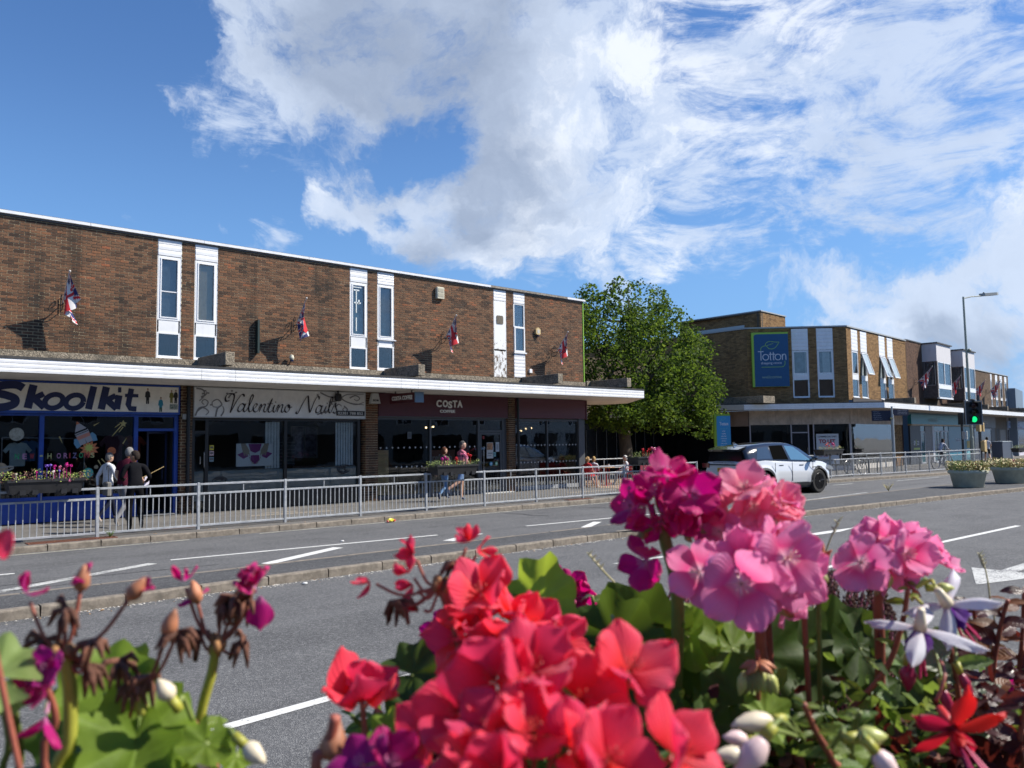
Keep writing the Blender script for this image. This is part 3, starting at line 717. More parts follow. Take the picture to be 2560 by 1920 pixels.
# school-wear shop, painted blue
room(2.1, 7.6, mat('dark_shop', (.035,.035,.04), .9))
q = MB(T1)
for x in (2.1, 4.36, 6.50, 7.51): q.box(x, x+.10, -.02, .09, .02, 2.66)
q.box(2.2,6.5,-.015,.085,.555,.62); q.box(6.6,7.51,-.015,.085,2.19,2.26); q.box(2.2,7.51,-.015,.085,2.56,2.66)
sf = part(q, 'shopfront_frame', BLUEF)
q = MB(T1); q.box(2.2,6.5,.0,.07,.02,.555); q.build('stall_riser', BLUEF, sf)
for a, c in ((2.2,4.36),(4.46,6.5)): glz(sf, T1, a, c, .62, 2.56, .04, GLASS)
glz(sf, T1, 6.6, 7.51, 2.26, 2.56, .04, GLASS)
q = MB(T1); frm(q, 6.98, 7.50, .05, 2.18, .05, .5, .55); q.box(7.36,7.38,.45,.47,.9,1.3); q.build('door', mat('dark_blue_door', (.01,.02,.07), .4), sf)
q = MB(T1); q.box(6.6,7.5,-.2,.1,.02,.045); q.build('door_step', mat('step', (.2,.2,.2), .8), sf)
# nail salon in black
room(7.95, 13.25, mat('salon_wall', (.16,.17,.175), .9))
BLKF = mat('black_frame', (.012,.012,.013), .35)
q = MB(T1)
for x in (7.96, 8.33, 10.63, 13.06): q.box(x, x+.09, -.02, .09, .02, 2.58)
q.box(8.05,13.06,-.015,.085,2.48,2.58); q.box(8.42,13.06,-.015,.085,.42,.50); q.box(8.05,8.33,-.01,.08,2.12,2.2)
nf = part(q, 'shopfront_frame', BLKF)
q = MB(T1); q.box(8.42,13.06,.0,.07,.02,.42); q.build('stall_riser', BLKF, nf)
for a, c in ((8.42,10.63),(10.72,13.06)):
    glz(nf, T1, a, c, .5, 2.48, .04, GLASS)
    q = MB(T1); q.box(a, c, .052, .056, .5, 1.10); q.build('frosted_band', mat('frosting', (.24,.29,.30), .5, var=.1), nf)
q = MB(T1); q.box(8.06,8.33,.02,.03,.1,2.12); dn = q.build('door', GLASS, nf)
q = MB(T1); q.box(8.07,8.32,.035,.039,.3,1.10); q.build('frosted_band', MATS['frosting'], nf)
q = MB(T1); q.tube([(8.30,-.05,1.2),(8.30,-.05,1.62)],.014,6); q.tube([(8.20,-.03,1.3),(8.20,-.03,1.5)],.018,6); q.build('handle', mat('chrome', (.6,.6,.6), .2, 1), nf)
# coffee shop in dark grey
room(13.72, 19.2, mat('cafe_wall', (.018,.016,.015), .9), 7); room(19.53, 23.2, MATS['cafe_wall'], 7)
GRYF = mat('grey_frame', (.075,.08,.088), .4)
q = MB(T1)
for x, w_ in ((13.73,.05),(15.81,.07),(17.88,.08),(19.0,.20),(19.55,.05),(21.24,.05)): q.box(x, x+w_, -.02, .08, .02, 2.64)
q.box(22.93,23.26,-.06,.27,.02,2.66); q.box(13.78,19.0,-.015,.075,2.56,2.64); q.box(19.6,22.93,-.015,.075,2.56,2.64)
q.box(17.96,19.0,-.015,.075,2.14,2.22); q.box(13.78,17.88,-.015,.075,.02,.14); q.box(19.6,22.93,-.015,.075,.02,.15)
cf = part(q, 'shopfront_frame', GRYF)
q = MB(T1); q.box(19.6,22.93,-.03,-.016,.02,.17); q.build('plinth', mat('plinth', (.3,.31,.32), .7), cf)
for a, c in ((13.78,15.81),(15.88,17.88),(19.6,21.24),(21.29,22.93)): glz(cf, T1, a, c, .15, 2.56, .03, GLASS)
glz(cf, T1, 17.96, 19.0, 2.22, 2.56, .03, GLASS)
q = MB(T1); frm(q, 17.98, 18.98, .04, 2.13, .07, -.01, .05); dr = q.build('door', GRYF, cf)
glz(dr, T1, 18.05, 18.91, .11, 2.06, .02, GLASS)
q = MB(T1); q.tube([(18.10,-.06,.35),(18.10,-.06,1.65)],.016,6); q.tube([(18.10,-.06,.5),(18.10,0,.5)],.01,5); q.tube([(18.10,-.06,1.5),(18.10,0,1.5)],.01,5); q.build('handle', mat('chrome', (.6,.6,.6), .2, 1), dr)
q = MB(T1); q.box(17.9,19.3,-.3,-.02,.005,.03); q.build('door_step', mat('white_edge', (.6,.6,.57), .8), cf)
# rows of small white triangles on the glass
TRI = mat('white_vinyl', (.6,.6,.6), .6)
q = MB(T1)
def tris(x0, x1, z, n, up=0):
    for k in range(n):
        x = x0+(x1-x0)*(k+.5)/n; s_ = .038*(1 if (k+up) % 2 else -1); q.quad((x-.034,-.0,z-s_*.6),(x+.034,-.0,z-s_*.6),(x,-.0,z+s_))
tris(13.8,15.8,1.65,9); tris(15.9,17.85,1.65,9); tris(14.4,15.8,1.03,7); tris(15.9,17.0,1.03,6)
tris(19.65,21.22,1.66,9); tris(21.3,22.9,1.66,9,1); tris(19.65,21.22,1.03,9); tris(21.3,22.9,1.03,9,1); q.build('window_triangles', TRI, cf)

# ------------------------------------------------ name boards
CREAM = mat('sign_cream', (.80,.76,.66), .5, var=.06, dirt=.1); NAVY = mat('sign_navy', (.006,.012,.07), .4)
sg = thing('shop_sign', 'long cream sign board reading Skoolkit in navy letters with blue edging', 'shop sign', (2.1, 21.85, 2.6))
q = MB(T1); q.box(2.12,7.60,-.15,-.01,2.62,3.39); q.build('sign_frame', BLUEF, sg)
q = MB(T1); q.box(2.2,7.55,-.165,-.151,2.68,3.34); q.build('sign_panel', CREAM, sg)
q = MB(T1); Y = -.168
def L(pts, w0=.125, w1=None, **k):
    q.mi = 0; stroke(q, [(x, 2.72+(z)*.55) for x, z in pts], w0*1.22, w1, Y-len(q.f)*1e-5, **k)
L([(3.97,.88),(3.83,1.0),(3.6,.98),(3.42,.86),(3.42,.66),(3.62,.56),(3.80,.42),(3.78,.18),(3.55,.04),(3.3,.06),(3.1,.16)], .15)     # S
L([(4.18,1.03),(4.12,.5),(4.07,.02)], .14, curve=False); L([(4.40,.66),(4.17,.42)], .11, curve=False); L([(4.19,.46),(4.42,.06)], .13, curve=False)   # k
for ox in (4.60, 5.05):                                                                                                       # o o
    L([(ox+.02+.19*cos(a)+.04*sin(a), .34+.30*sin(a)) for a in [2*pi*j/14 for j in range(15)]], .10, k=3)
L([(5.49,1.05),(5.43,.5),(5.38,.02)], .13, curve=False)                                                                       # l
L([(5.78,1.05),(5.72,.5),(5.67,.02)], .14, curve=False); L([(6.0,.66),(5.77,.42)], .11, curve=False); L([(5.79,.46),(6.03,.06)], .13, curve=False)
L([(6.08,.68),(6.03,.04)], .13, curve=False); L([(6.05,.93),(6.13,.93)], .11, curve=False)                                     # i
L([(6.37,1.0),(6.30,.25),(6.35,.08),(6.50,.06)], .11, curve=False); L([(6.22,.68),(6.54,.68)], .07, curve=False)                # t
q.build('lettering', NAVY, sg)
# small pictures of uniforms on the board: generic figures
def figure(x, z, h, top, leg, sg):
    q = MB(T1); q.mi = 0; q.quad((x-.09*h,Y,z+.28*h),(x+.09*h,Y,z+.28*h),(x+.12*h,Y,z+.72*h),(x+.05*h,Y,z+.8*h),(x-.05*h,Y,z+.8*h),(x-.12*h,Y,z+.72*h))
    q.quad((x-.16*h,Y+.001,z+.42*h),(x-.10*h,Y+.001,z+.40*h),(x-.09*h,Y+.001,z+.75*h),(x-.13*h,Y+.001,z+.72*h)); q.quad((x+.16*h,Y+.001,z+.42*h),(x+.10*h,Y+.001,z+.40*h),(x+.09*h,Y+.001,z+.75*h),(x+.13*h,Y+.001,z+.72*h))
    q.mi = 1; q.quad((x-.09*h,Y,z),(x-.01*h,Y,z),(x,Y,z+.28*h),(x-.09*h,Y,z+.28*h)); q.quad((x+.01*h,Y,z),(x+.09*h,Y,z),(x+.09*h,Y,z+.28*h),(x,Y,z+.28*h))
    q.mi = 2; disc(q, x, z+.88*h, .055*h, Y, 10, .075*h); q.mi = 3
    q.add([(x+.06*h*cos(a), Y-.001, z+.91*h+.055*h*sin(a)) for a in [pi*j/6 for j in range(7)]], [tuple(range(7))])
    q.build('printed_figure', [mat('print_'+top[0], top[1], .6), mat('print_'+leg[0], leg[1], .6), mat('print_skin', (.45,.28,.2), .6), mat('print_hair', (.10,.05,.02), .6)], sg)
figure(6.77,2.89,.42,('black',(.01,.01,.012)),('black',(.01,.01,.012)),sg); figure(7.10,2.69,.40,('teal',(.02,.22,.33)),('green',(.02,.08,.05)),sg)
figure(7.37,2.92,.36,('olive',(.16,.15,.03)),('olive',(.16,.15,.03)),sg); figure(7.48,2.92,.37,('black',(.01,.01,.012)),('black',(.01,.01,.012)),sg)
q = MB(T1); q.box(7.33,7.53,Y,-.166,2.76,2.89); q.build('badge', mat('print_green', (.02,.08,.05), .6), sg)
text('davidLUKE', T1, 7.34, 2.83, .18, .045, mat('print_pale',(.5,.5,.45),.6), sg, Y-.003, .03); text('LUKE', T1, 7.34, 2.77, .18, .045, MATS['print_pale'], sg, Y-.003, .03)
# nail salon board
sg = thing('shop_sign', 'silver sign board reading Valentino Nails in black script with grey swirls', 'shop sign', (7.96, 21.85, 2.6))
SILV = mat('sign_silver', (.70,.70,.68), .45, var=.08, vscale=2, dirt=.08)
q = MB(T1); q.box(7.96,13.26,-.15,-.01,2.56,3.38); q.build('sign_panel', SILV, sg)
q = MB(T1); frm(q, 7.955, 13.265, 2.555, 3.385, .025, -.16, -.149); q.build('sign_frame', mat('pale_trim', (.45,.45,.44), .5), sg)
Y = -.165; q = MB(T1); nN = 10**9
def V(pts, w0=.05, w1=.012, pen=radians(38)):
    stroke(q, [(8.80+(x+(.24 if x > 3.43 and len(q.f) > nN else 0))*.74, 2.73+z*1.0) for x, z in pts], w0, w1, Y-len(q.f)*1e-5, pen=pen, k=5)
V([(.18,.30),(.05,.28),(.02,.37),(.10,.47),(.26,.49),(.36,.44),(.30,.22),(.22,-.0),(.24,.0),(.42,.25),(.62,.46),(.72,.47),(.74,.42)], .06)     # V
V([(.78,.17),(.66,.22),(.54,.14),(.50,.03),(.58,.0),(.70,.08),(.80,.22),(.72,.04),(.78,.0),(.88,.08)])                                     # a
V([(.86,.06),(1.0,.25),(1.10,.43),(1.04,.47),(.96,.3),(.92,.06),(.98,.0),(1.08,.06)])                                                      # l
V([(1.06,.06),(1.18,.12),(1.26,.2),(1.18,.22),(1.10,.12),(1.12,.02),(1.22,.0),(1.34,.08)])                                                 # e
V([(1.32,.08),(1.40,.21),(1.42,.16),(1.34,.0)]); V([(1.36,.06),(1.50,.2),(1.58,.2),(1.52,.04),(1.58,.0),(1.66,.06)])                        # n
V([(1.66,.06),(1.80,.30),(1.86,.37),(1.74,.12),(1.70,.02),(1.78,.0),(1.88,.06)]); V([(1.66,.23),(1.90,.24)], .02, .012)                    # t
V([(1.88,.08),(1.96,.2),(1.90,.04),(1.96,.0),(2.04,.07)]); V([(1.99,.28),(2.02,.30)], .04, .03)                                             # i
V([(2.04,.08),(2.12,.21),(2.14,.16),(2.06,.0)]); V([(2.08,.06),(2.22,.2),(2.30,.2),(2.24,.04),(2.30,.0),(2.38,.06)])                        # n
V([(2.52,.21),(2.42,.16),(2.38,.05),(2.46,.0),(2.56,.06),(2.60,.17),(2.52,.22),(2.56,.14),(2.70,.16)])                                      # o
V([(2.92,.05),(2.86,.0),(2.94,-.02),(3.10,.2),(3.30,.45),(3.38,.47),(3.40,.3),(3.44,.05),(3.48,.03),(3.62,.28),(3.76,.46),(3.86,.47),(3.86,.40)], .06)  # N
dx = 3.08; nN = len(q.f)-1
V([(.78+dx-.1,.17),(.66+dx-.1,.22),(.54+dx-.1,.14),(.50+dx-.1,.03),(.58+dx-.1,.0),(.70+dx-.1,.08),(.80+dx-.1,.22),(.72+dx-.1,.04),(.78+dx-.1,.0),(.88+dx-.1,.08)])
V([(3.86,.08),(3.94,.2),(3.88,.04),(3.94,.0),(4.02,.07)]); V([(3.97,.28),(4.0,.30)], .04, .03)
V([(4.0,.06),(4.14,.25),(4.24,.43),(4.18,.47),(4.10,.3),(4.06,.06),(4.12,.0),(4.20,.06)])
V([(4.18,.06),(4.32,.26),(4.38,.30),(4.36,.2),(4.42,.08),(4.34,.0),(4.24,.03)])
q.build('lettering', mat('script_black', (.015,.008,.012), .5), sg)
q = MB(T1); Y = -.158
SW = [[(8.02,3.34),(8.2,3.3),(8.24,3.15),(8.1,3.0)],[(8.0,2.6),(8.1,2.8),(8.28,2.86),(8.34,2.98),(8.24,3.04),(8.17,2.97),(8.24,2.9)],[(8.05,2.72),(8.2,2.82),(8.36,2.72),(8.28,2.62)],
      [(8.55,2.58),(8.6,2.8),(8.72,2.92),(8.6,3.05),(8.46,2.98),(8.48,2.86),(8.6,2.84)],[(8.7,2.6),(8.78,2.75),(8.74,2.88)],[(8.9,3.1),(8.98,3.2),(9.1,3.24)],[(8.15,3.1),(8.28,3.18),(8.3,3.26)],
      [(11.7,3.34),(12.0,3.22),(12.3,3.2),(12.7,3.05),(13.2,3.0)],[(12.0,3.05),(12.3,3.12),(12.6,3.3),(13.2,3.33)],[(12.3,3.3),(12.5,3.12),(12.9,3.0),(13.2,3.08)],[(12.5,2.95),(12.62,2.85),(12.55,2.78),(12.46,2.84),(12.54,2.92)],
      [(11.6,2.68),(11.8,2.74),(12.0,2.82)],[(12.7,3.2),(12.9,3.28),(13.05,3.2),(12.95,3.12),(12.85,3.17)],[(12.2,2.9),(12.32,3.0),(12.42,2.94)]]
for s_ in SW: stroke(q, s_, .045, .018, Y-len(q.f)*1e-5)
for (x,z) in ((8.2,3.2),(8.26,3.28),(8.34,3.22),(8.42,2.9),(8.86,3.22),(9.0,3.3),(9.12,3.26),(11.62,3.26),(12.02,2.96),(12.1,3.0),(11.75,2.7)): disc(q, x, z, .035, Y-.002, 8, .022)
q.build('swirl_pattern', mat('swirl_grey', (.19,.185,.185), .5), sg)
q = MB(T1); q.box(12.24,13.22,-.172,-.166,2.655,2.80); q.build('phone_plate', BLKF, sg)
text('02381 788 852', T1, 12.29, 2.685, .87, .085, mat('print_white', (.62,.62,.6), .5), sg, -.175, .01)
# coffee shop boards
MAR = mat('maroon', (.07,.008,.015), .45, var=.08); MARL = mat('maroon_sheen', (.11,.03,.042), .4)
COFW = mat('sign_white', (.80,.80,.77), .5)
sg = thing('shop_sign', 'maroon sign board reading COSTA COFFEE in white letters above the café door', 'shop sign', (13.73, 21.85, 2.64))
q = MB(T1); q.box(13.74,19.17,-.15,-.01,2.66,3.39); q.build('sign_panel', MAR, sg)
q = MB(T1); q.box(13.74,19.17,-.152,-.01,2.635,2.658); q.build('trim', GRYF, sg)
xs_ = [15.98, 16.24, 16.47, 16.66, 16.86]; ws_ = [.21,.22,.17,.19,.22]
for ch, xx, ww in zip('COSTA', xs_, ws_):
    dz_ = -.03 if ch == 'S' else 0
    q = None; text(ch, T1, xx-.035, 2.985+dz_, ww, .24, mat('outline_maroon', (.075,.03,.035), .5), sg, -.153, .035, name='letter_outline')  # dull maroon outline copy, set to the left behind each letter
    text(ch, T1, xx, 2.985+dz_, ww, .24, COFW, sg, -.185, .035, extrude=.03)
text('COFFEE', T1, 16.13, 2.80, .63, .10, COFW, sg, -.175, .035, extrude=.02)
sg = thing('shop_sign', 'plain maroon sign board without letters at the far end of the terrace', 'shop sign', (19.54, 21.85, 2.64))
q = MB(T1); q.box(19.54,23.28,-.15,-.01,2.66,3.385); q.build('sign_panel', MARL, sg)
q = MB(T1); q.box(23.24,23.31,-.17,.3,2.63,3.385); q.build('sign_end', MAR, sg)
# sign hanging under the canopy, square to the street
sg = thing('hanging_sign', 'double sided maroon hanging sign reading COSTA COFFEE below the canopy', 'hanging sign', (13.95, 20.4, 2.9))
TH = frame((13.92, 21.35), (.45, -1)); TH = frame((13.93, 21.55), (0, -1))
q = MB(TH); q.box(.05,1.45,0,.09,3.03,3.33); q.build('sign_box', MAR, sg)
q = MB(TH); q.box(1.42,1.47,-.01,.30,3.02,3.34); q.build('sign_end_panel', mat('blue_grey', (.13,.19,.25), .4), sg)
for x in (.3,1.2):
    q = MB(TH); q.tube([(x,.045,3.33),(x,.045,3.41)],.02,6); q.build('bracket', BLACKM, sg)
text('COSTA COFFEE', TH, .18, 3.12, 1.12, .13, COFW, sg, -.006, .04)
# alarm boxes, lamps and other things fixed to the wall
def wallthing(name, label, cat, x, z, fn, y=22.0, group=None):
    t = thing(name, label, cat, (x, y, z), 0, group); fn(t); return t
CRM = mat('cream_plastic', (.55,.52,.40), .45)
def al(t):
    q = MB(); q.bev(-.16,.16,-.13,0,-.2,.2,.025); q.build('housing', CRM, t)
    q = MB(); q.box(-.11,.11,-.137,-.131,-.14,-.02); q.box(-.11,.11,-.137,-.131,.02,.14); q.build('louvre', mat('cream_dark', (.38,.35,.26), .5), t)
wallthing('alarm_box', 'large cream rectangular alarm box high on the brick wall', 'alarm box', 16.23, 6.88, al)
def hx(t):
    q = MB(); q.prism([(.13*cos(pi/6+k*pi/3), .16*sin(pi/6+k*pi/3)) for k in range(6)], -.1, 0, 'y'); q.build('housing', mat('yellowed_plastic', (.60,.45,.22), .45), t)
    q = MB(); q.prism([(.07*cos(pi/6+k*pi/3), .085*sin(pi/6+k*pi/3)) for k in range(6)], -.106, -.1, 'y'); q.build('front_badge', mat('pale_badge', (.5,.48,.42), .5), t)
    q = MB(); q.lathe([(.07,0),(.06,-.07),(.0,-.08)], 12, (0,-.05,-.12)); q.build('lens', mat('navy_plastic', (.01,.015,.05), .3), t)
wallthing('alarm_box', 'hexagonal yellowed alarm box on the wall near the building corner', 'alarm box', 20.8, 5.93, hx)
def sm(t): q = MB(); q.bev(-.07,.07,-.07,0,-.07,.07,.01); q.build('housing', UPVC, t)
wallthing('junction_box', 'small white square box low on the wall by the last beam', 'box', 20.42, 4.42, sm)
def fl(t):
    q = MB(); q.lathe([(.0,.1),(.05,.08),(.075,0),(.06,-.05)], 12, (0,-.14,.05)); q.build('hood', CRM, t)
    q = MB(); q.lathe([(.055,0),(.05,-.06),(0,-.07)], 12, (0,-.14,-.0)); q.build('lens', mat('navy_plastic', (.01,.015,.05), .3), t)
    q = MB(); q.tube([(0,-.1,-.02),(0,-.02,-.1),(0,-.0,-.2)], .012, 5); q.build('bracket', BLACKM, t)
wallthing('security_light', 'small white hooded light just above the canopy over the nail salon', 'light', 10.78, 4.28, fl)
def st(t): q = MB(); q.box(-.03,.03,-.16,0,-.48,.48); q.build('fin', mat('green_black', (.02,.035,.03), .4), t)
wallthing('vertical_fin', 'slim dark vertical fin standing out from the brick wall', 'bracket', 9.76, 4.88, st)
def se(t):
    q = MB(); q.prism([(-.18,-.16),(.18,-.16),(.1,.16),(-.1,.16)], -.12, 0, 'y'); q.build('housing', mat('alarm_white', (.5,.5,.47), .4), t)
    text('SECOM', Matrix.Translation((13.5,21.75,3.2)), -.1, -.09, .2, .06, mat('print_black',(.01,.01,.012),.5), t, -.124, .04)
wallthing('alarm_box', 'white tapered alarm box on the pier between salon and café', 'alarm box', 13.5, 3.2, se, 21.75)
def spk(t):
    q = MB(); q.lathe([(.03,.12),(.09,.1),(.11,0),(.10,-.1),(.04,-.13)], 12, (0,-.25,-.05)); q.build('housing', BLACKM, t)
    q = MB(); q.tube([(0,-.25,.06),(0,-.25,.2)], .03, 6); q.build('stem', BLACKM, t)
wallthing('ceiling_light', 'black round lamp hanging in front of the salon sign', 'light', 12.25, 3.26, spk)
# ------------------------------------------------ things in the shop windows
def pane_item(name, label, cat, x, z, build, y=22.045, group=None):
    t = thing(name, label, cat, (x, y, z), 0, group); build(t, Matrix.Translation((x, y, z))); return t
def flat(q, pts, y=0): q.quad(*[(a, y, c) for a, c in pts])
COLS = dict(G=(.03,.30,.12),P=(.42,.2,.36),R=(.36,.04,.05),Y=(.42,.44,.2),V=(.16,.14,.3))
def CM(k): return mat('paper_'+k, COLS[k], .8)
YW = 22.0+.036
for ch, x, k in zip('NEWHORIZONS', [3.92,4.08,4.23,4.60,4.80,4.95,5.07,5.15,5.29,5.42,5.55], 'GPRYPPRVGRY'):
    t = thing('paper_letter', 'cut paper letter %s stuck on the school-wear shop window' % {'N':'N'}.get(ch, ch), 'letter', (x, YW, 1.53), 0, 'paper letters spelling NEW HORIZONS')
    if ch in 'ONE' : t['label'] = {'E':'pink cut paper letter E on the school-wear shop window','N':'%s cut paper letter N on the shop window' % ('green' if x < 4.2 else 'red'),'O':'%s cut paper letter O on the shop window' % ('pink' if x < 5 else 'green')}[ch]
    text(ch, Matrix.Translation((x, YW, 1.53)), -.045, 0, .09 if ch != 'I' else .03, .13, CM(k), t, 0, .02, name='letter')
t = thing('paper_hyphen', 'yellow paper dash on the blue window post', 'letter', (4.41, 21.97, 1.6)); q = MB(); q.box(-.03,.03,-.008,-.004,-.02,.02); q.build('dash', CM('Y'), t)
def rocket(t, T):
    A = Matrix.Translation(T.translation) @ Matrix.Rotation(radians(24), 4, 'Y')
    A = Matrix.Translation(T.translation) @ Matrix.Rotation(radians(-24), 4, 'Y')
    q = MB(A); flat(q, [(-.15,-.2),(.15,-.2),(.16,.12),(.0,.38),(-.16,.12)]); q.build('hull', mat('paper_grey', (.34,.35,.38), .8), t)
    q = MB(A); flat(q, [(-.15,-.06),(.15,-.06),(.155,.03),(-.155,.03)], -.003); q.build('red_band', mat('paper_salmon', (.5,.22,.17), .8), t)
    q = MB(A); flat(q, [(-.155,.07),(.155,.07),(.155,.085),(-.155,.085)], -.003); flat(q, [(-.155,.11),(.155,.11),(.155,.15),(-.155,.15)], -.003); flat(q, [(-.005,-.2),(.01,-.2),(.002,-.08)], -.003); q.build('black_band', mat('paper_black', (.01,.01,.01), .8), t)
    q = MB(A); flat(q, [(-.045,.31),(.045,.31),(.0,.385)], -.003); q.build('nose', mat('paper_orange', (.55,.18,.08), .8), t)
    for s_ in (-1, 1):
        q = MB(A); flat(q, [(s_*.15,-.22),(s_*.15,-.02),(s_*.22,.0),(s_*.27,-.10),(s_*.25,-.24)], .002); q.build('fin', mat('paper_blue', (.12,.28,.42), .8), t)
    q = MB(A); r_ = random.Random(2); flat(q, [(.19*cos(a)*(1 if j%2 else .6)*1.2, -.36+.20*sin(a)*(1 if j%2 else .62)*1.1) for j, a in enumerate([2*pi*k/22 for k in range(22)])], .004); q.build('flame', mat('paper_orange', (.55,.18,.08), .8), t)
    q = MB(A); flat(q, [(.13*cos(a)*(1 if j%2 else .5), -.33+.13*sin(a)*(1 if j%2 else .5)) for j, a in enumerate([2*pi*k/18 for k in range(18)])], .0); q.build('flame_core', mat('paper_lime', (.45,.5,.12), .8), t)
pane_item('paper_rocket', 'grey and salmon paper rocket with orange flames on the shop window', 'decoration', 5.33, 2.08, rocket, YW-.001)
def rnd(nm, c, r_, c2=None, ring=None):
    def f(t, T):
        q = MB(T); disc(q, 0, 0, r_, 0, 20); q.build('disc', mat(nm, c, .8, var=.25, vscale=18, col2=c2), t)
        if ring:
            q = MB(T); stroke(q, [(r_*1.6*cos(a), .3*r_*sin(a)+r_*.3*cos(a)) for a in [2*pi*k/20 for k in range(21)]], .04, .04, -.002); q.build('ring', mat(ring, (.3,.28,.25), .8), t)
    return f
pane_item('paper_planet', 'large pale grey paper moon on the left shop window', 'decoration', 3.90, 2.12, rnd('paper_moon', (.30,.31,.27), .155), YW)
pane_item('paper_planet', 'orange paper planet on the school-wear shop window', 'decoration', 5.99, 1.69, rnd('paper_mars', (.45,.13,.05), .10), YW)
pane_item('paper_planet', 'blue and green paper earth low on the window', 'decoration', 5.46, 1.16, rnd('paper_earth', (.10,.36,.42), .12, (.08,.40,.22)), YW)
pane_item('paper_planet', 'tiny tan paper moon beside the paper earth', 'decoration', 5.64, 1.30, rnd('paper_tan', (.25,.22,.15), .05), YW)
pane_item('paper_planet', 'ringed brown paper planet at the left edge behind the planter', 'decoration', 3.58, 1.29, rnd('paper_saturn', (.32,.25,.17), .17, None, 'paper_ring'), YW)
def star(t, T):
    q = MB(T); flat(q, [((.10 if j%2==0 else .045)*cos(a), (.10 if j%2==0 else .045)*sin(a)) for j, a in enumerate([pi/2+pi*k/5 for k in range(10)])]); q.build('star', mat('paper_gold', (.42,.36,.15), .8), t)
    q = MB(T)
    for a, c in (((-.05,-.06),(-.26,-.32)),((-.08,.0),(-.2,-.10)),((0,-.08),(-.1,-.22))): stroke(q, [c, a], .012, .03, .001, curve=False)
    q.build('tail', mat('paper_gold', (.42,.36,.15), .8), t)
pane_item('paper_star', 'gold paper shooting star high on the shop window', 'decoration', 6.25, 2.38, star, YW)
def streaks(t, T):
    q = MB(T)
    for (x,z,dx_,dz_) in ((4.80-5.5,2.06-2,.07,-.16),(5.56-5.5,2.33-2,.13,.08),(6.25-5.5,1.87-2,.09,.15),(5.68-5.5,1.47-2,.09,-.17),(5.76-5.5,1.5-2,.10,-.12),(5.9-5.5,1.46-2,.05,-.10)):
        stroke(q, [(x,z),(x+dx_,z+dz_)], .03, .008, 0, curve=False)
    q.build('streaks', mat('paper_gold', (.42,.36,.15), .8), t)
pane_item('paper_comets', 'scattered gold paper comet streaks on the shop window', 'decoration', 5.5, 2.0, streaks, YW)
def tee(x, y, z, c, label, sc=1.0, rz=0, grp='clothes hanging in the school-wear shop'):
    t = thing('tshirt', label, 't-shirt', (x, y, z), rz, grp); q = MB()
    P = [(-.20,-.55),(.20,-.55),(.21,-.05),(.30,-.16),(.38,-.08),(.22,.13),(.08,.16),(0,.12),(-.08,.16),(-.22,.13),(-.38,-.08),(-.30,-.16),(-.21,-.05)]
    q.prism([(a*sc,b_*sc) for a,b_ in P], -.03, .03, 'y'); q.build('cloth', c, t)
    q = MB(); q.tube([(-.15*sc,0,.14*sc),(0,0,.2*sc),(.15*sc,0,.14*sc)], .008, 4); q.tube([(0,0,.2*sc),(0.02,0,.27*sc)], .006, 4); q.build('hanger', BLACKM, t)
tee(3.98, 22.35, 1.80, mat('cloth_white', (.42,.5,.5), .9, var=.1), 'white t-shirt with a green print hanging behind the left window', .8)
tee(4.24, 22.5, 1.86, mat('cloth_blue', (.05,.12,.25), .9), 'mid blue t-shirt hanging beside the white one', .7)
tee(4.42, 22.65, 1.86, mat('cloth_navy', (.01,.015,.04), .9), 'navy t-shirt hanging behind the blue window post', .7)
tee(6.3, 23.0, 1.95, mat('cloth_mauve', (.07,.03,.05), .9), 'dull mauve jumper hanging near the shop door', 1.0)
tee(6.9, 23.4, 1.95, mat('cloth_rust', (.13,.025,.015), .9), 'rust red top hanging inside the shop doorway', .9)
t = thing('clothes_rail', 'long clothes rail inside the school-wear shop', 'clothes rail', (4.6, 22.6, 1.95)); q = MB(); q.tube([(-.9,0,.1),(.9,0,.06)], .015, 5); q.build('rail', GAL, t)
q = MB(); q.tube([(-.9,0,.1),(-.9,0,-1.93)], .015, 5); q.tube([(.9,0,.06),(.9,0,-1.93)], .015, 5); q.build('upright', GAL, t)
def strip_light(x, y, w_, label):
    t = thing('strip_light', label, 'ceiling light', (x, y, 2.82)); q = MB(); q.box(-w_/2,w_/2,-.05,.05,-.03,.02); q.build('diffuser', mat('lit_tube', (.8,.8,.7), .5, emit=(1,.9,.7), estr=.8), t)
strip_light(3.6, 23.6, .9, 'lit strip light on the ceiling of the school-wear shop')
for x, lb in ((9.0,'leftmost lit ceiling panel in the salon'),(9.7,'second lit ceiling panel in the salon'),(10.4,'third lit ceiling panel in the salon'),(11.1,'rightmost lit ceiling panel in the salon')): strip_light(x, 24.5, .35, lb)
# salon window contents
def curtain(x0, x1, z0, z1, y, label):
    t = thing('window_blind', label, 'blind', (x0, y, z0)); n = int((x1-x0)/.09)
    for k in range(n):
        q = MB(); a = k*.09; q.add([(a,0,0),(a+.085,.02,0),(a+.085,.02,z1-z0),(a,0,z1-z0)], [(0,1,2,3)]); q.build('slat', WHITECURT, t)
curtain(10.12,10.63,1.12,2.46,22.14,'pale vertical blind drawn beside the centre post of the salon window'); curtain(12.38,13.05,1.14,2.46,22.14,'pale vertical blind at the right end of the salon window')
t = thing('window_poster', 'white poster with magenta petals and hands in the salon window', 'poster', (9.78, 22.06, 1.53)); TP = Matrix.Translation((9.78,22.06,1.53))
q = MB(TP); q.box(-.55,.52,0,.006,-.33,.31); q.build('sheet', mat('poster_white', (.78,.80,.80), .6), t)
MAG = mat('poster_magenta', (.26,.04,.20), .6); SKN = mat('poster_skin', (.42,.33,.24), .6)
q = MB(TP)
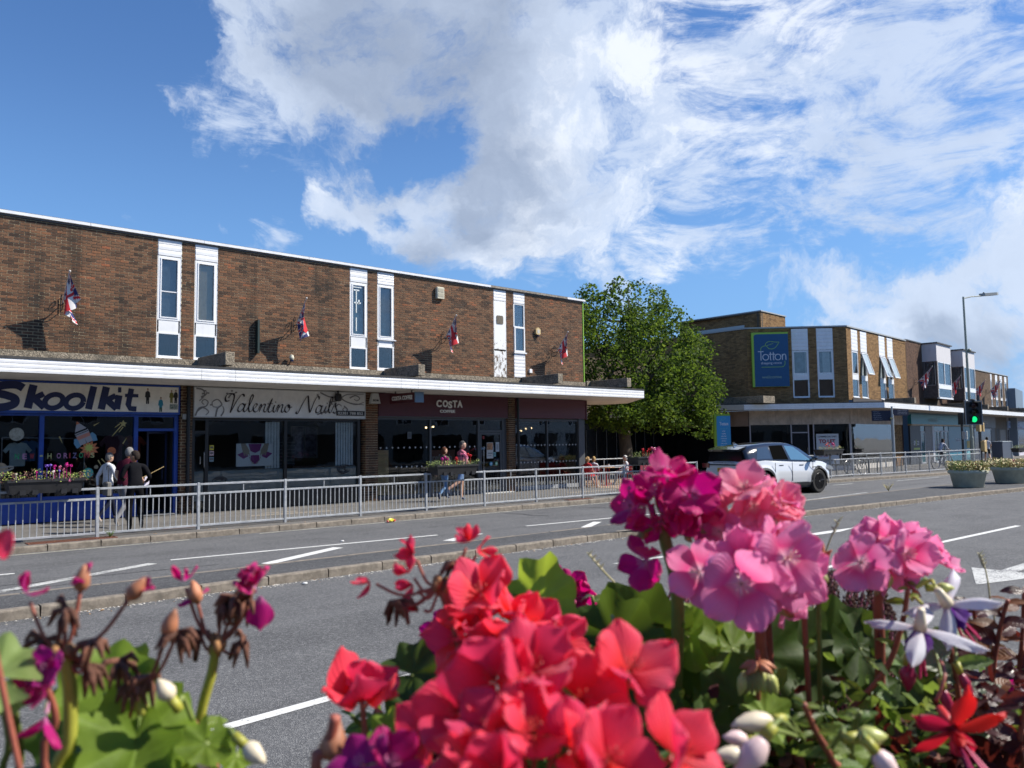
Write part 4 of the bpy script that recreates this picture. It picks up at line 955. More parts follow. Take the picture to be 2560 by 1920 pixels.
for pts in ([(-.52,.0),(-.3,.1),(-.2,-.05),(-.34,-.12)],[(.52,.02),(.3,.1),(.2,-.05),(.34,-.12)],[(-.12,-.02),(.12,-.02),(.14,-.16),(0,-.28),(-.14,-.16)],[(-.2,.3),(.2,.3),(.14,.1),(0,.04),(-.14,.1)]): flat(q, pts, -.004)
q.build('petals', MAG, t)
q = MB(TP)
for s_ in (-1,1):
    flat(q, [(s_*.42,.31),(s_*.28,.31),(s_*.16,.1),(s_*.2,.0),(s_*.36,.06)], -.006)
    for k in range(4): flat(q, [(s_*(.16+.05*k),.05),(s_*(.19+.05*k),.06),(s_*(.17+.05*k),-.04),(s_*(.15+.05*k),-.03)], -.007)
    for k in range(5): disc(q, s_*(.05+.035*k), -.25+.018*k*k, .014, -.007, 6, .03)
q.build('hands', SKN, t)
for z, c, nm, lb in ((1.74,(.5,.42,.05),'yellow','yellow warning sticker on the salon window'),(1.585,(.5,.35,.36),'pinkish','pink and white sticker under the yellow one'),(1.42,(.15,.22,.25),'slate','dark opening hours sticker under the pink one')):
    t = thing('window_sticker', lb, 'sticker', (8.53, 22.03, z)); q = MB(); q.box(-.06,.06,0,.003,-.065,.065); q.build('sheet', mat('sticker_'+nm, c, .6), t); q = MB(); q.box(-.04,.04,-.003,-.001,-.02,.03); q.build('print', mat('sticker_print', (.1,.08,.08), .6), t)
for x, lb in ((11.78,'left framed nail art poster on the salon wall'),(12.2,'right framed nail art poster on the salon wall')):
    t = thing('wall_poster', lb, 'poster', (x, 23.4, 1.9)); q = MB(); q.box(-.22,.22,0,.02,-.5,.45); q.build('sheet', mat('poster_dusk', (.10,.09,.12), .6, var=.8, vscale=6), t); q = MB(); frm(q,-.24,.24,-.52,.47,.02,-.01,.02); q.build('poster_frame', mat('pale_grey', (.25,.25,.25), .6), t)
t = thing('polish_rack', 'wall rack with rows of nail varnish bottles in the salon', 'rack', (11.1, 23.3, 1.2))
for k in range(7):
    q = MB(); q.box(-.5,.5,-.06,.02,k*.11,k*.11+.015); q.build('shelf', mat('rack_grey', (.2,.2,.2), .6), t)
q = MB(); q.box(-.52,.52,.02,.04,-.05,.85); q.build('back_panel', mat('rack_back', (.06,.06,.065), .8), t)
t = thing('reception_desk', 'low salon desk behind the frosted window', 'desk', (12.0, 23.2, 0)); q = MB(); q.box(-.6,.5,-.2,.3,1.05,1.13); q.build('desk_top', mat('wood_red', (.12,.05,.03), .5), t); q = MB(); q.box(-.55,.45,-.15,.25,.02,1.05); q.build('body', mat('desk_white', (.3,.3,.3), .6), t)
Y = -.004
for x0, z0, lb in ((8.75,.80,'black vinyl face with flowing hair at the lower left of the salon glass'),(12.55,1.02,'black vinyl rose at the lower right of the salon glass')):
    t = thing('vinyl_graphic', lb, 'sticker', (x0, 22.03, z0)); q = MB(Matrix.Translation((x0,22.03,z0))); r_ = random.Random(int(x0*7))
    for k in range(14 if x0 < 10 else 22):
        a = r_.uniform(0, 2*pi) if x0 > 10 else r_.uniform(-.4, 1.9); R0 = r_.uniform(.05,.15); cx = r_.uniform(-.1,.1) if x0 > 10 else 0
        stroke(q, [(cx+R0*cos(a+u)*1.6, R0*sin(a+u)) for u in (0,.6,1.2,1.8)], .03, .005, -k*1e-5, th=0)
    q.build('vinyl', mat('vinyl_black', (.01,.01,.012), .6), t)
# café window contents
t = thing('plywood_sheet', 'upright plywood board standing inside the left café window', 'board', (14.02, 22.12, 0)); q = MB(); q.box(-.24,.26,0,.02,.16,1.58); q.build('sheet', mat('plywood', (.62,.42,.19), .7, var=.2, vscale=4, stretch=(1,1,8)), t)
WOOD = mat('counter_wood', (.36,.20,.09), .5, var=.2, vscale=5)
t = thing('window_counter', 'long wooden counter inside the right hand café window', 'counter', (21.2, 22.35, 0)); q = MB(); q.box(-1.55,.02,-.15,.2,1.08,1.15); q.build('counter_top', WOOD, t); q = MB(); q.box(.1,1.3,-.15,.2,1.08,1.15); q.build('counter_top', WOOD, t)
for x in (-1.5,1.25): q = MB(); q.box(x,x+.05,-.1,.1,.02,1.08); q.build('leg', BLACKM, t)
def stool(x, y, label):
    t = thing('bar_stool', label, 'stool', (x, y, 0), 0, 'bar stools behind the café window'); q = MB(); q.bev(-.17,.17,-.17,.17,.62,.66,.01); q.build('seat', WOOD, t)
    for i in (-1,1):
        for j in (-1,1): q = MB(); q.tube([(i*.14,j*.14,.63),(i*.2,j*.2,.02)], .018, 5); q.build('leg', WOOD, t)
    q = MB(); q.tube([(-.14,.16,.66),(-.13,.18,1.0),(.13,.18,1.0),(.14,.16,.66)], .015, 5); q.build('backrest', BLACKM, t)
    q = MB(); q.tube([(-.18,-.18,.25),(.18,-.18,.25)], .012, 4); q.tube([(-.18,.18,.25),(.18,.18,.25)], .012, 4); q.build('footrest', WOOD, t)
for x, l in ((20.0,'leftmost wooden bar stool under the café counter'),(20.6,'second wooden bar stool from the left under the counter'),(21.6,'wooden bar stool just right of the window post'),(22.3,'rightmost wooden bar stool, nearest the corner column')): stool(x, 22.75, l)
LIT = mat('lit_bulb', (.9,.7,.4), .5, emit=(1,.72,.38), estr=3.5)
for i, (x, y, z) in enumerate(((17.1,24,2.35),(17.6,24.4,2.38),(18.0,24.8,2.4),(20.8,23.6,2.25),(21.0,25,2.3),(21.4,23.6,2.22),(22.2,24.2,2.32),(22.7,24.4,2.35))):
    t = thing('pendant_lamp', ['leftmost','second','third','fourth','fifth','sixth','seventh','rightmost'][i]+' small glowing pendant lamp inside the café', 'pendant lamp', (x, y, z), 0, 'pendant lamps in the café'); q = MB(); q.ball((0,0,0),.035,8,5); q.build('bulb', LIT, t); q = MB(); q.tube([(0,0,.03),(0,0,.6)], .006, 4); q.build('cord', BLACKM, t)
t = thing('door_poster', 'white price poster with food photos on the café door', 'poster', (18.42, 21.98, 1.5)); q = MB(); q.box(-.15,.15,0,.004,-.28,.28); q.build('sheet', mat('door_sheet', (.5,.5,.48), .6), t)
q = MB(); q.box(-.14,.13,-.004,-.001,.02,.26); q.build('food_photo', mat('food_photo', (.30,.15,.07), .6, var=.8, vscale=16), t); q = MB(); q.box(-.10,.10,-.004,-.001,-.12,-.08); q.box(-.12,.06,-.004,-.001,-.2,-.17); q.build('print', mat('print_grey', (.2,.2,.22), .6), t)
def note(x, z, w_, h, c, nm, lb):
    t = thing('door_notice', lb, 'notice', (x, 21.98, z)); q = MB(); q.box(-w_/2,w_/2,0,.004,-h/2,h/2); q.build('sheet', mat('notice_'+nm, c, .6), t); q = MB(); q.box(-w_*.3,w_*.3,-.003,-.001,-h*.3,h*.3); q.build('print', mat('notice_print_'+nm, tuple(v*.6 for v in c), .6), t)
note(18.77,1.62,.17,.34,(.42,.46,.5),'white','tall white notice high on the café door'); note(18.62,1.36,.14,.16,(.2,.42,.45),'aqua','small aqua notice below the white one'); note(18.13,1.96,.07,.1,(.35,.05,.05),'red','tiny red sticker at the top of the café door'); note(18.13,1.4,.06,.2,(.42,.46,.5),'strip','narrow white notice beside the door handle')
for x, c, nm, lb in ((18.47,(.08,.34,.5),'sky','round blue sticker low on the café door'),(18.72,(.2,.42,.25),'leaf','round green sticker low on the café door')):
    t = thing('round_sticker', lb, 'sticker', (x, 21.985, 1.03)); q = MB(); disc(q, 0,0,.07,0,16); q.build('disc', mat('rsticker_'+nm, c, .6), t); q = MB(); disc(q, 0,0,.03,-.002,8); q.build('print', TRI, t)
t = thing('window_banner', 'brown banner in the café window with white lettering', 'banner', (16.5, 22.3, 1.2)); q = MB(); q.box(-.5,.6,0,.01,-.45,.35); q.build('sheet', mat('banner_brown', (.17,.06,.035), .7), t)
text('refresh', Matrix.Translation((16.5,22.3,1.2)), -.35, .0, .8, .2, mat('banner_text', (.4,.36,.33), .6), t, -.01, .0)
note(15.0,2.05,.16,.22,(.10,.11,.12),'dim','faint grey notice hanging behind the left café window')
# ================================================================== the corner building and the shops beyond
A0 = (39.96, 25.05); B0 = (43.71, 21.09)
TA = frame(A0, (3.75, -3.96)); TB = frame(B0, (.9963, .0855)); TC = frame((39.96, 40), (0, -1))
B2 = thing('corner_building', 'buff brick corner building with a blue shopping centre sign, white panels and canopy', 'building', (43.7, 21.1, 0))
WA = [(2.47,3.37),(3.83,4.72)]; WB = [(.68,1.62),(2.05,3.03),(5.03,6.02),(6.43,7.42)]
def wallseg(parent, T, wins, x0, x1, z0, z1, bm, mm, wz0, wz1, nm='wall', dy=0):
    q = MB(T); segs = []; x = x0
    for a, c in wins: segs.append((x, a, z0)); segs.append((a, c, None)); x = c
    segs.append((x, x1, z0))
    for a, c, z in segs:
        if z is None:
            if wz0 > z0+.03: q.box(a, c, dy, dy+.25, z0, wz0); bricks(parent, T, a, c, z0, wz0, bm, y=dy-.009)
            if wz1 < z1-.03: q.box(a, c, dy, dy+.25, wz1, z1)
        elif c-a > .02:
            q.box(a, c, dy, dy+.25, z0, z1); bricks(parent, T, a, c, z0, z1-.02, bm, y=dy-.009)
    return q.build(nm, mm, parent)
wallseg(B2, TA, WA, 0, 5.45, 3.76, 8.0, BR2, MORT2, 4.05, 7.96); wallseg(B2, TB, WB, 0, 9.84, 3.9, 8.0, BR2, MORT2, 4.05, 7.96)
wallseg(B2, TC, [], 0, 14.95, 3.6, 8.0, BR2, MORT2, 5, 6)
q = MB(IDT); q.add([(*A0,7.8),(*B0,7.8),(53.5,21.9,7.8),(53.5,40,7.8),(39.96,40,7.8)], [(0,1,2,3,4)]); q.build('roof', FELT, B2)
for T, x0, x1, n in ((TA,-.05,5.5,3),(TB,-.05,9.84,4),(TC,0,14.95,4)):
    for k in range(n): q = MB(T); a = x0+(x1-x0)*k/n; q.box(a+.01, x0+(x1-x0)*(k+1)/n, -.07, .12, 7.985, 8.06); q.build('fascia_board', mat('grey_edge', (.35,.37,.38), .6), B2)
def win2(T, x0, x1, mode, parent, zz=(6.66,5.38,5.06,4.08), top=7.93, nb=6):
    fb_t, fb_b, pb, lb = zz
    q = MB(T); frm(q, x0+.02, x1-.02, lb, fb_t+.04, .05, .02, .09); q.box(x0+.02,x1-.02,-.04,.0,lb-.04,lb); reveal(q, x0, x1, lb, top)
    f = q.build('window_frame', UPVC, parent)
    boards(f, T, x0+.01, x1-.01, fb_t+.05, top, nb); q = MB(T); q.box(x0+.02, x1-.02, -.006, .03, pb, fb_b-.02); q.build('panel', WHITE, f)
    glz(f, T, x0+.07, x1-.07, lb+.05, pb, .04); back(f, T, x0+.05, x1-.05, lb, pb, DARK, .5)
    q = MB(T); q.box(x0+.05, x1-.05, .15, .16, fb_b, fb_t+.03); q.build('blind', mat('net_blue', (.22,.27,.30), .7, var=.4, vscale=2), f)
    if mode == 'shut':
        q = MB(T); frm(q, x0+.06, x1-.06, fb_b, fb_t, .05, -.01, .03); q.build('casement', UPVC, f); glz(f, T, x0+.10, x1-.10, fb_b+.04, fb_t-.04, .01)
    else:
        R_ = T @ Matrix.Translation((0,-.02,fb_t)) @ Matrix.Rotation(radians(-17), 4, 'X') @ Matrix.Translation((0,0,-fb_t))
        q = MB(R_); frm(q, x0+.04, x1-.04, fb_b-.03, fb_t, .05, -.03, .02); c_ = q.build('casement', UPVC, f); glz(f, R_, x0+.09, x1-.09, fb_b+.01, fb_t-.04, -.005, mat('tilted_pane', (.40,.46,.47), .25, spec=.6))
    return f
fA = win2(TA, *WA[0], 'shut', B2); win2(TA, *WA[1], 'shut', B2)
for k, w_ in enumerate(WB): win2(TB, *w_, 'shut' if k == 0 else 'open', B2)
q = MB(TA); q.box(4.15,4.55,.12,.14,5.4,6.6); q.build('curtain', WHITECURT, B2); q = MB(TA); q.box(3.2,3.3,.12,.14,5.4,6.6); q.build('curtain', WHITECURT, B2)
# stair tower on the roof
TT1 = frame((44.5, 33), (0, -1)); TT2 = frame((44.5, 26.85), (.9963, .0855)); H_ = 9.68
q = MB(TT1); q.box(0,6.15,0,.25,7.5,H_); q.build('tower_wall', MORT2, B2); bricks(B2, TT1, 0, 6.15, 7.8, H_-.03, BR2)
q = MB(TT2); q.box(0,3.45,0,.25,7.5,H_); q.box(3.2,3.45,.25,6,7.5,H_); q.box(0,3.4,.1,6,H_-.1,H_-.02); q.build('tower_wall', MORT2, B2); bricks(B2, TT2, 0, 3.45, 7.8, H_-.03, BR2)
q = MB(TT1); q.box(-.1,6.2,-.07,.1,H_,H_+.07); q.build('fascia_board', MATS['grey_edge'], B2); q = MB(TT2); q.box(-.05,3.5,-.07,.1,H_,H_+.07); q.build('fascia_board', MATS['grey_edge'], B2)
q = MB(TT1); q.box(1.0,5.0,-.03,.0,8.5,8.95); q.build('vent_panel', mat('pale_louvre', (.42,.46,.46), .5), B2)

# ------------------------------------------------ canopy of the corner building
SOFF2 = mat('soffit_brown', (.36,.31,.27), .7, var=.15, dirt=.3)
AO = 1.45; BO = 1.97; zc = 3.37
def off(T, x, y): v = T @ Vector((x, y, 0)); return (v.x, v.y)
# corner of the canopy: where both front edges meet
pa = Vector(off(TA, 0, -AO)); da = Vector((.6873,-.7264)); pb_ = Vector(off(TB, 0, -BO)); db = Vector((.9963,.0855))
tt = ((pb_-pa).x*db.y-(pb_-pa).y*db.x)/(da.x*db.y-da.y*db.x); PC = pa+da*tt
PL = pa-da*.55; PE = pb_+db*47
q = MB(IDT); ring = [(PL.x-3.2,PL.y+4.6), (PL.x,PL.y), (PC.x,PC.y), (PE.x,PE.y), off(TB,47,1), off(TB,0,.1), off(TA,0,.1), (39.9,31)]
nR = len(ring); q.add([(*p, zc+.01) for p in ring]+[(*p, zc+.29) for p in ring], [tuple(range(nR)), tuple(range(2*nR-1,nR-1,-1))]+[(i,(i+1)%nR,nR+(i+1)%nR,nR+i) for i in range(nR)])
c2 = q.build('canopy', SOFF2, B2)
q = MB(IDT); q.add([(*p, zc+.30) for p in ring]+[(*p, zc+.34) for p in ring], [tuple(range(nR)), tuple(range(2*nR-1,nR-1,-1))]+[(i,(i+1)%nR,nR+(i+1)%nR,nR+i) for i in range(nR)]); q.build('roof_felt', FELT, c2)
TAc = frame((PL.x, PL.y), da); LA = (PC-PL).length; TBc = frame((PC.x, PC.y), db); TLc = frame((PL.x-3.2, PL.y+4.6), (3.2,-4.6))
def fas(T, x0, x1, n, m=WHITE):
    for k in range(n):
        a = x0+(x1-x0)*k/n; c = x0+(x1-x0)*(k+1)/n
        for j in range(3): q = MB(T); q.box(a+.005, c-.005, -.025, .0, zc+j*.093+.003, zc+(j+1)*.093-.002); q.build('fascia_board', m, c2)
fas(TAc, 0, LA, 2); fas(TBc, 0, 46.8, 8); fas(TLc, 0, 5.6, 1, mat('beige_fascia', (.42,.39,.34), .6, dirt=.2))
for s_, o in ((5.4,.0),(6.0,0)):
    pass
for s_ in (5.75, 17.2, 22.3, 28.2, 34.1): q = MB(TB); q.bev(s_-.15,s_+.15,-1.7,-.02,3.78,4.12,.012); q.build('concrete_beam', AGG, B2)
q = MB(TB); q.box(0.5,5.6,-.06,-.015,3.62,4.0); q.build('upstand', mat('dark_lead', (.05,.045,.045), .7), B2)
q = MB(TC); q.bev(13.2,16.6,-1.2,-.02,3.72,4.1,.012); q.build('concrete_beam', AGG, B2)
# ground floor: worn plaster band above dark glass
BAND = mat('worn_plaster', (.50,.42,.35), .9, var=.2, vscale=2.2, dirt=.55, bump=.3); PINKB = mat('pink_plaster', (.34,.255,.22), .9, var=.15, vscale=1.5, dirt=.2)
q = MB(TA); q.box(0,5.43,-.04,.2,2.56,3.37); q.build('plaster_band', BAND, B2)
q = MB(TB); q.box(0,8.5,-.05,.2,2.56,3.37); q.build('plaster_band', BAND, B2)
q = MB(TC); q.box(6,14.9,-.05,.2,2.5,3.37); q.build('plaster_band', PINKB, B2)
q = MB(TC); q.box(6,14.9,.02,.06,.02,2.5); q.build('dark_shopfront', mat('black_glass', (.012,.013,.016), .12), B2)
PWH = mat('pale_mauve_frame', (.40,.38,.41), .5)
q = MB(TA)
for x in (.0,2.24,3.17,3.45,5.40): q.box(x, x+.06, -.04, .05, .02, 2.56)
q.box(2.3,3.17,-.035,.045,2.08,2.14); q.box(.06,2.24,-.035,.045,.02,.25); q.box(3.51,5.4,-.035,.045,.02,.25)
f2 = q.build('shopfront_frame', PWH, B2)
for a, c in ((.06,2.24),(3.51,5.4)): glz(f2, TA, a, c, .25, 2.56, .0, GLASS)
glz(f2, TA, 2.3, 3.17, 2.14, 2.56, .0, GLASS)
q = MB(TA); q.box(2.3,3.17,.02,.05,.02,2.08); q.build('door', mat('black_glass', (.012,.013,.016), .12), f2)
q = MB(TA); q.tube([(3.12,-.07,.9),(3.12,-.07,1.3)], .015, 5); q.build('handle', MATS['chrome'], f2)
q = MB(TB); q.box(.02,.08,-.04,.05,.02,2.56); q.box(6.70,6.76,-.04,.05,.02,2.56); q.box(.08,6.7,-.05,.05,.02,.30); q.build('shopfront_frame', mat('pale_plinth', (.55,.52,.47), .7), B2)
glz(B2, TB, .08, 6.7, .3, 2.56, .0, GLASS)
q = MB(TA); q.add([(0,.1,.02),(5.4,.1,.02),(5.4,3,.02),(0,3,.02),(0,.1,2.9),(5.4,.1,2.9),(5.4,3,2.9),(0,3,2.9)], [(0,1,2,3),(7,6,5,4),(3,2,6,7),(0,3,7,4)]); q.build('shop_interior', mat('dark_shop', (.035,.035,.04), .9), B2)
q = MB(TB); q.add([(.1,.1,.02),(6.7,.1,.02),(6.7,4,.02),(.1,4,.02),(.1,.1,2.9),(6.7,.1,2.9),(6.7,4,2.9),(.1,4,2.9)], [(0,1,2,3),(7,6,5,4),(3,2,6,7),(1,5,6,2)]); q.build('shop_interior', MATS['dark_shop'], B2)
q = MB(TB); q.box(6.78,8.35,-.01,.3,0,2.56); q.build('pier', MORT2, B2); bricks(B2, TB, 6.78, 8.35, .02, 2.55, BR2, y=-.025)
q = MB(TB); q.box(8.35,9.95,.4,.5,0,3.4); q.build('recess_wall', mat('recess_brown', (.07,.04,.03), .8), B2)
t = thing('to_let_board', 'white board reading COMMERCIAL UNIT TO LET standing in the empty corner shop', 'sign', TA @ Vector((4.2,0,1)))
q = MB(TA); q.box(3.60,4.80,-.055,-.035,.35,2.02); q.build('board', mat('letboard', (.55,.57,.60), .5), t)
text('COMMERCIAL UNIT', TA, 3.68, 1.82, 1.02, .09, mat('let_navy', (.02,.03,.06), .5), t, -.06, .02); text('TO LET', TA, 3.74, 1.50, .88, .22, mat('let_red', (.30,.02,.04), .5), t, -.06, .045)
text('020 3880', TA, 3.7, .75, .5, .1, MATS['let_red'], t, -.06, .02); q = MB(TA); q.box(3.7,4.4,-.06,-.056,.5,.6); q.build('print', mat('let_navy', (.02,.03,.06), .5), t)
# big blue sign
sg = thing('shopping_centre_sign', 'big blue Totton shopping centre sign with a green edge and leaf on the corner wall', 'sign', TA @ Vector((1.2,0,4.7)))
GRN = mat('sign_lime', (.30,.52,.05), .4); BLU = mat('sign_blue', (.008,.075,.19), .4, var=.06); LEAF = mat('sign_leaf', (.20,.42,.12), .5); WHT = mat('sign_letter_white', (.62,.66,.70), .5)
q = MB(TA); q.box(.24,2.24,-.20,-.015,4.68,7.74); q.build('sign_box', GRN, sg)
q = MB(TA); a_ = [(.36,4.69),(2.235,4.69),(2.235,7.64),(.50,7.64),(.42,7.62),(.37,7.56),(.36,7.48)]; q.prism(a_, -.212, -.201, 'y'); q.build('sign_panel', BLU, sg)
q = MB(TA); Y = -.216
stroke(q, [(.72,6.70),(.74,6.86),(.86,6.96),(1.02,6.98),(1.10,6.90),(1.18,6.82),(1.34,6.80),(1.5,6.86),(1.62,7.0),(1.74,7.18)], .035, .035, Y); stroke(q, [(1.74,7.18),(1.5,7.19),(1.2,7.22),(1.04,7.15),(.98,7.04),(1.02,6.98)], .035, .035, Y)
stroke(q, [(1.02,6.97),(1.15,7.02),(1.3,7.07),(1.42,7.12)], .03, .02, Y); stroke(q, [(2.02,6.12),(2.02,5.94),(1.94,5.82),(1.78,5.785),(.74,5.785)], .035, .035, Y); q.build('leaf_emblem', LEAF, sg)
q = MB(TA); S = lambda p, c=True: stroke(q, p, .042, .042, Y, curve=c)
S([(.56,6.66),(.88,6.66)], False); S([(.72,6.66),(.72,6.17)], False)
def ring_(cx, cz, r_, w_=.042): stroke(q, [(cx+r_*cos(2*pi*k/16), cz+r_*sin(2*pi*k/16)) for k in range(17)], w_, w_, Y, k=2)
ring_(.98,6.34,.16); S([(1.24,6.62),(1.24,6.24),(1.28,6.18)]); S([(1.40,6.62),(1.40,6.24),(1.44,6.18)]); S([(1.16,6.50),(1.50,6.50)], False); ring_(1.65,6.34,.16); S([(1.89,6.50),(1.89,6.18)], False); S([(1.89,6.36),(1.95,6.48),(2.04,6.48),(2.08,6.38),(2.08,6.17)]); q.build('lettering', WHT, sg)
text('shopping centre', TA, .72, 5.91, 1.12, .17, WHT, sg, Y, 0.0); text('welcome', TA, .74, 5.15, 1.08, .17, mat('sign_soft_green', (.25,.38,.28), .5), sg, Y, 0.0)
# ------------------------------------------------ brown building with box bays
B3 = thing('bay_building', 'dark brown brick building with two white topped box bay windows', 'building', TB @ Vector((9.9,0,0)))
q = MB(TB); q.box(9.86,25.5,.0,.25,3.6,8.05); q.build('wall', MORT2, B3); bricks(B3, TB, 9.86, 12.95, 3.9, 8.0, BR3); bricks(B3, TB, 16.4, 19.2, 3.9, 8.0, BR3); bricks(B3, TB, 22.5, 25.5, 3.9, 8.0, BR3)
q = MB(TB); q.box(9.86,12.95,-.06,.2,8.05,8.12); q.box(16.4,19.2,-.06,.2,8.05,8.12); q.box(22.5,25.55,-.06,.2,8.05,8.12); q.build('fascia_board', mat('dark_edge', (.07,.07,.07), .6), B3)
q = MB(TB); q.box(25.4,25.6,.25,6,6,8.05); q.box(9.9,25.4,.3,6,7.9,8.0); q.build('roof', FELT, B3)
BAYW = mat('bay_panel', (.62,.60,.60), .55, dirt=.2); STONE = mat('bay_stone', (.12,.10,.09), .9, var=.3, bump=.4)
for x0, x1 in ((13.1,16.3),(19.3,22.4)):
    y0 = -.92
    q = MB(TB); q.box(x0-.1,x1+.1,y0-.1,.0,8.02,8.10); bay = q.build('bay_roof', MATS['dark_edge'], B3)
    q = MB(TB); q.box(x0,x1,y0,-.01,6.83,8.02); q.build('white_panel', BAYW, bay)
    q = MB(TB); q.box(x0+.05,x1-.05,y0+.06,-.01,4.35,4.45); q.box(x0,x0+.14,y0,y0+.12,4.4,6.83); q.box(x1-.14,x1,y0,y0+.12,4.4,6.83); q.box(x0,x0+.1,-.14,-.01,4.4,6.83); q.box(x0+.02,x0+.1,y0+.12,-.14,4.4,5.2); q.build('frame', STONE, bay)
    q = MB(TB); frm(q, x0+.14, x1-.14, 5.25, 6.82, .06, y0-.01, y0+.06); q.box((x0+x1)/2-.04,(x0+x1)/2+.04,y0-.01,y0+.06,5.3,6.78); q.box(x0+.14,x1-.14,y0-.02,y0+.06,5.0,5.24); q.box(x0+.05,x1-.05,y0-.06,y0+.1,4.32,4.42); q.box(x0+.14,x0+.2,y0,y0+.06,4.42,5.0); q.box(x1-.2,x1-.14,y0,y0+.06,4.42,5.0); q.build('window_frame', UPVC, bay)
    glz(bay, TB, x0+.2, x1-.2, 5.31, 6.76, y0+.02); glz(bay, TB, x0+.2, x1-.2, 4.42, 5.0, y0+.02)
    q = MB(TB); q.box(x0+.2,x1-.2,y0+.2,y0+.21,5.3,6.8); q.build('blind', mat('pale_blind', (.42,.45,.45), .8, var=.2, vscale=2, stretch=(.2,1,9)), bay)
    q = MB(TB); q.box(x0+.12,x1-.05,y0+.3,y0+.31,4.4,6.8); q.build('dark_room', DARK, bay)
    for k in range(8): q = MB(TB); yy = y0+.16+k*.085; q.tube([(x0-.0,yy,5.2),(x0-.0,yy,6.83)], .012, 4); q.build('window_bar', mat('bar_grey', (.35,.33,.32), .6), bay)
    q = MB(TB); q.box(x0-.015,x0+.015,y0+.14,-.1,5.2,5.24); q.build('window_bar', MATS['bar_grey'], bay)
# ------------------------------------------------ lower brown building beyond
B4 = thing('far_shop_building', 'lower buff brown brick building with slim white windows at the far end', 'building', TB @ Vector((25.6,0,0)))
W4 = [(25.62,26.2),(30.71,31.18),(32.28,33.0),(33.83,34.6),(35.42,36.2)]
BR4 = brick_mat('fawn_brick', [(0,(.12,.08,.05)),(.4,(.20,.135,.085)),(.8,(.25,.17,.11)),(1,(.16,.10,.06))], .2)
wallseg(B4, TB, W4, 25.55, 36.8, 3.6, 7.02, BR4, MORT2, 4.2, 6.98)
q = MB(TB); q.box(36.55,36.8,.25,8,0,7.02); q.box(25.6,36.55,.3,8,6.8,6.9); q.build('wall', MORT2, B4); q = MB(TB); q.box(25.56,36.86,-.07,.1,7.02,7.08); q.build('fascia_board', MATS['grey_edge'], B4)
for w_ in W4: win2(TB, *w_, 'shut', B4, (6.40,4.99,4.81,4.25), 6.95, 3)
# ------------------------------------------------ ground floor shops along that side
TEAL = mat('teal_fascia', (.03,.24,.32), .4, var=.1); TEALD = mat('teal_vinyl', (.005,.14,.22), .35); MGREY = mat('mid_grey_front', (.10,.105,.12), .5)
q = MB(TB); q.box(9.95,24.3,-.12,.1,2.62,3.25); q.box(9.95,24.3,.1,.3,3.2,3.6); S3 = q.build('shop_fascia', TEAL, B3)
q = MB(TB); q.box(9.95,24.3,-.13,.12,2.52,2.62); q.build('trim', mat('tan_trim', (.40,.28,.15), .5), S3)
text('undland', TB, 13.4, 2.78, 2.0, .30, mat('fascia_letters', (.20,.34,.40), .5), S3, -.13, .02)
q = MB(TB); q.box(9.95,12.0,-.02,.1,.02,2.52); q.build('grey_panel', mat('charcoal', (.035,.04,.05), .5), B3)
text('EP', TB, 10.55, 1.25, .35, .28, mat('ep_white', (.6,.6,.6), .5), B3, -.03, .03); text('CO', TB, 11.15, 1.25, .45, .28, MATS['ep_white'], B3, -.03, .03); q = MB(TB); q.box(10.98,11.08,-.03,-.025,1.2,1.6); q.box(10.5,11.7,-.03,-.025,.95,1.08); q.build('lettering', mat('ep_lime', (.35,.42,.08), .5), B3)
q = MB(TB); frm(q, 12.0,12.9,.02,2.15,.08,-.03,.06); q.build('door_frame', mat('pale_frame', (.45,.47,.50), .5), B3)
q = MB(TB); q.box(14.4,14.75,-.06,.1,.02,2.5); q.box(17.2,17.35,-.04,.08,.02,2.5)
frm(q, 14.85,16.3,.02,2.2,.09,-.03,.06); frm(q, 16.45,17.9+.3,.02,2.2,.09,-.03,.06); q.box(15.55,15.62,-.03,.06,.1,2.1); q.box(17.3,17.36,-.03,.06,.1,2.1); q.build('door_frame', mat('pale_frame', (.45,.47,.50), .5), B3)
q = MB(TB); q.box(12.05,12.85,.0,.03,.05,2.5); q.box(14.75,18.2,.0,.03,.05,2.5); q.build('door', mat('teal_glass', (.015,.10,.12), .15), B3)
q = MB(TB); q.box(12.92,14.38,-.02,.1,.02,2.5); q.build('tiled_pier', MGREY, B3); q = MB(TB)
for i in range(6):
    for j in range(9):
        q.ct = random.random(); q.box(12.94+i*.24,13.165+i*.24,-.035,-.021,.04+j*.27,.29+j*.27)
o = q.build('tiles', mat('pier_tile', (.17,.155,.15), .5, var=.15), B3); o['kind'] = 'stuff'
q = MB(TB); q.box(18.3,22.4,-.02,.1,.02,2.5); q.build('teal_panel', TEALD, B3); text('Today!', TB, 19.9, 1.35, 1.3, .28, mat('ep_white', (.6,.6,.6), .5), B3, -.03, .02)
q = MB(TB); q.box(22.42,24.3,-.03,.1,.02,2.5); q.build('teal_panel', mat('light_teal', (.05,.20,.26), .4), B3)
for z, m_ in ((1.85,mat('poster_teal', (.15,.35,.40), .5)),(1.15,mat('poster_mustard', (.42,.30,.05), .5)),(.45,MATS['poster_teal'])): q = MB(TB); q.box(22.7,23.9,-.045,-.032,z-.25,z+.28); q.build('poster', m_, B3)
q = MB(TB); q.box(24.3,31.2,-.10,.1,2.45,3.37); q.build('shop_fascia', mat('slate_fascia', (.10,.115,.14), .5), B4)
q = MB(TB); q.box(24.3,24.9,-.05,.1,.02,2.45); q.box(30.0,31.2,-.02,.1,.02,2.45); q.build('shopfront_frame', mat('dark_slate', (.03,.035,.05), .5), B4)
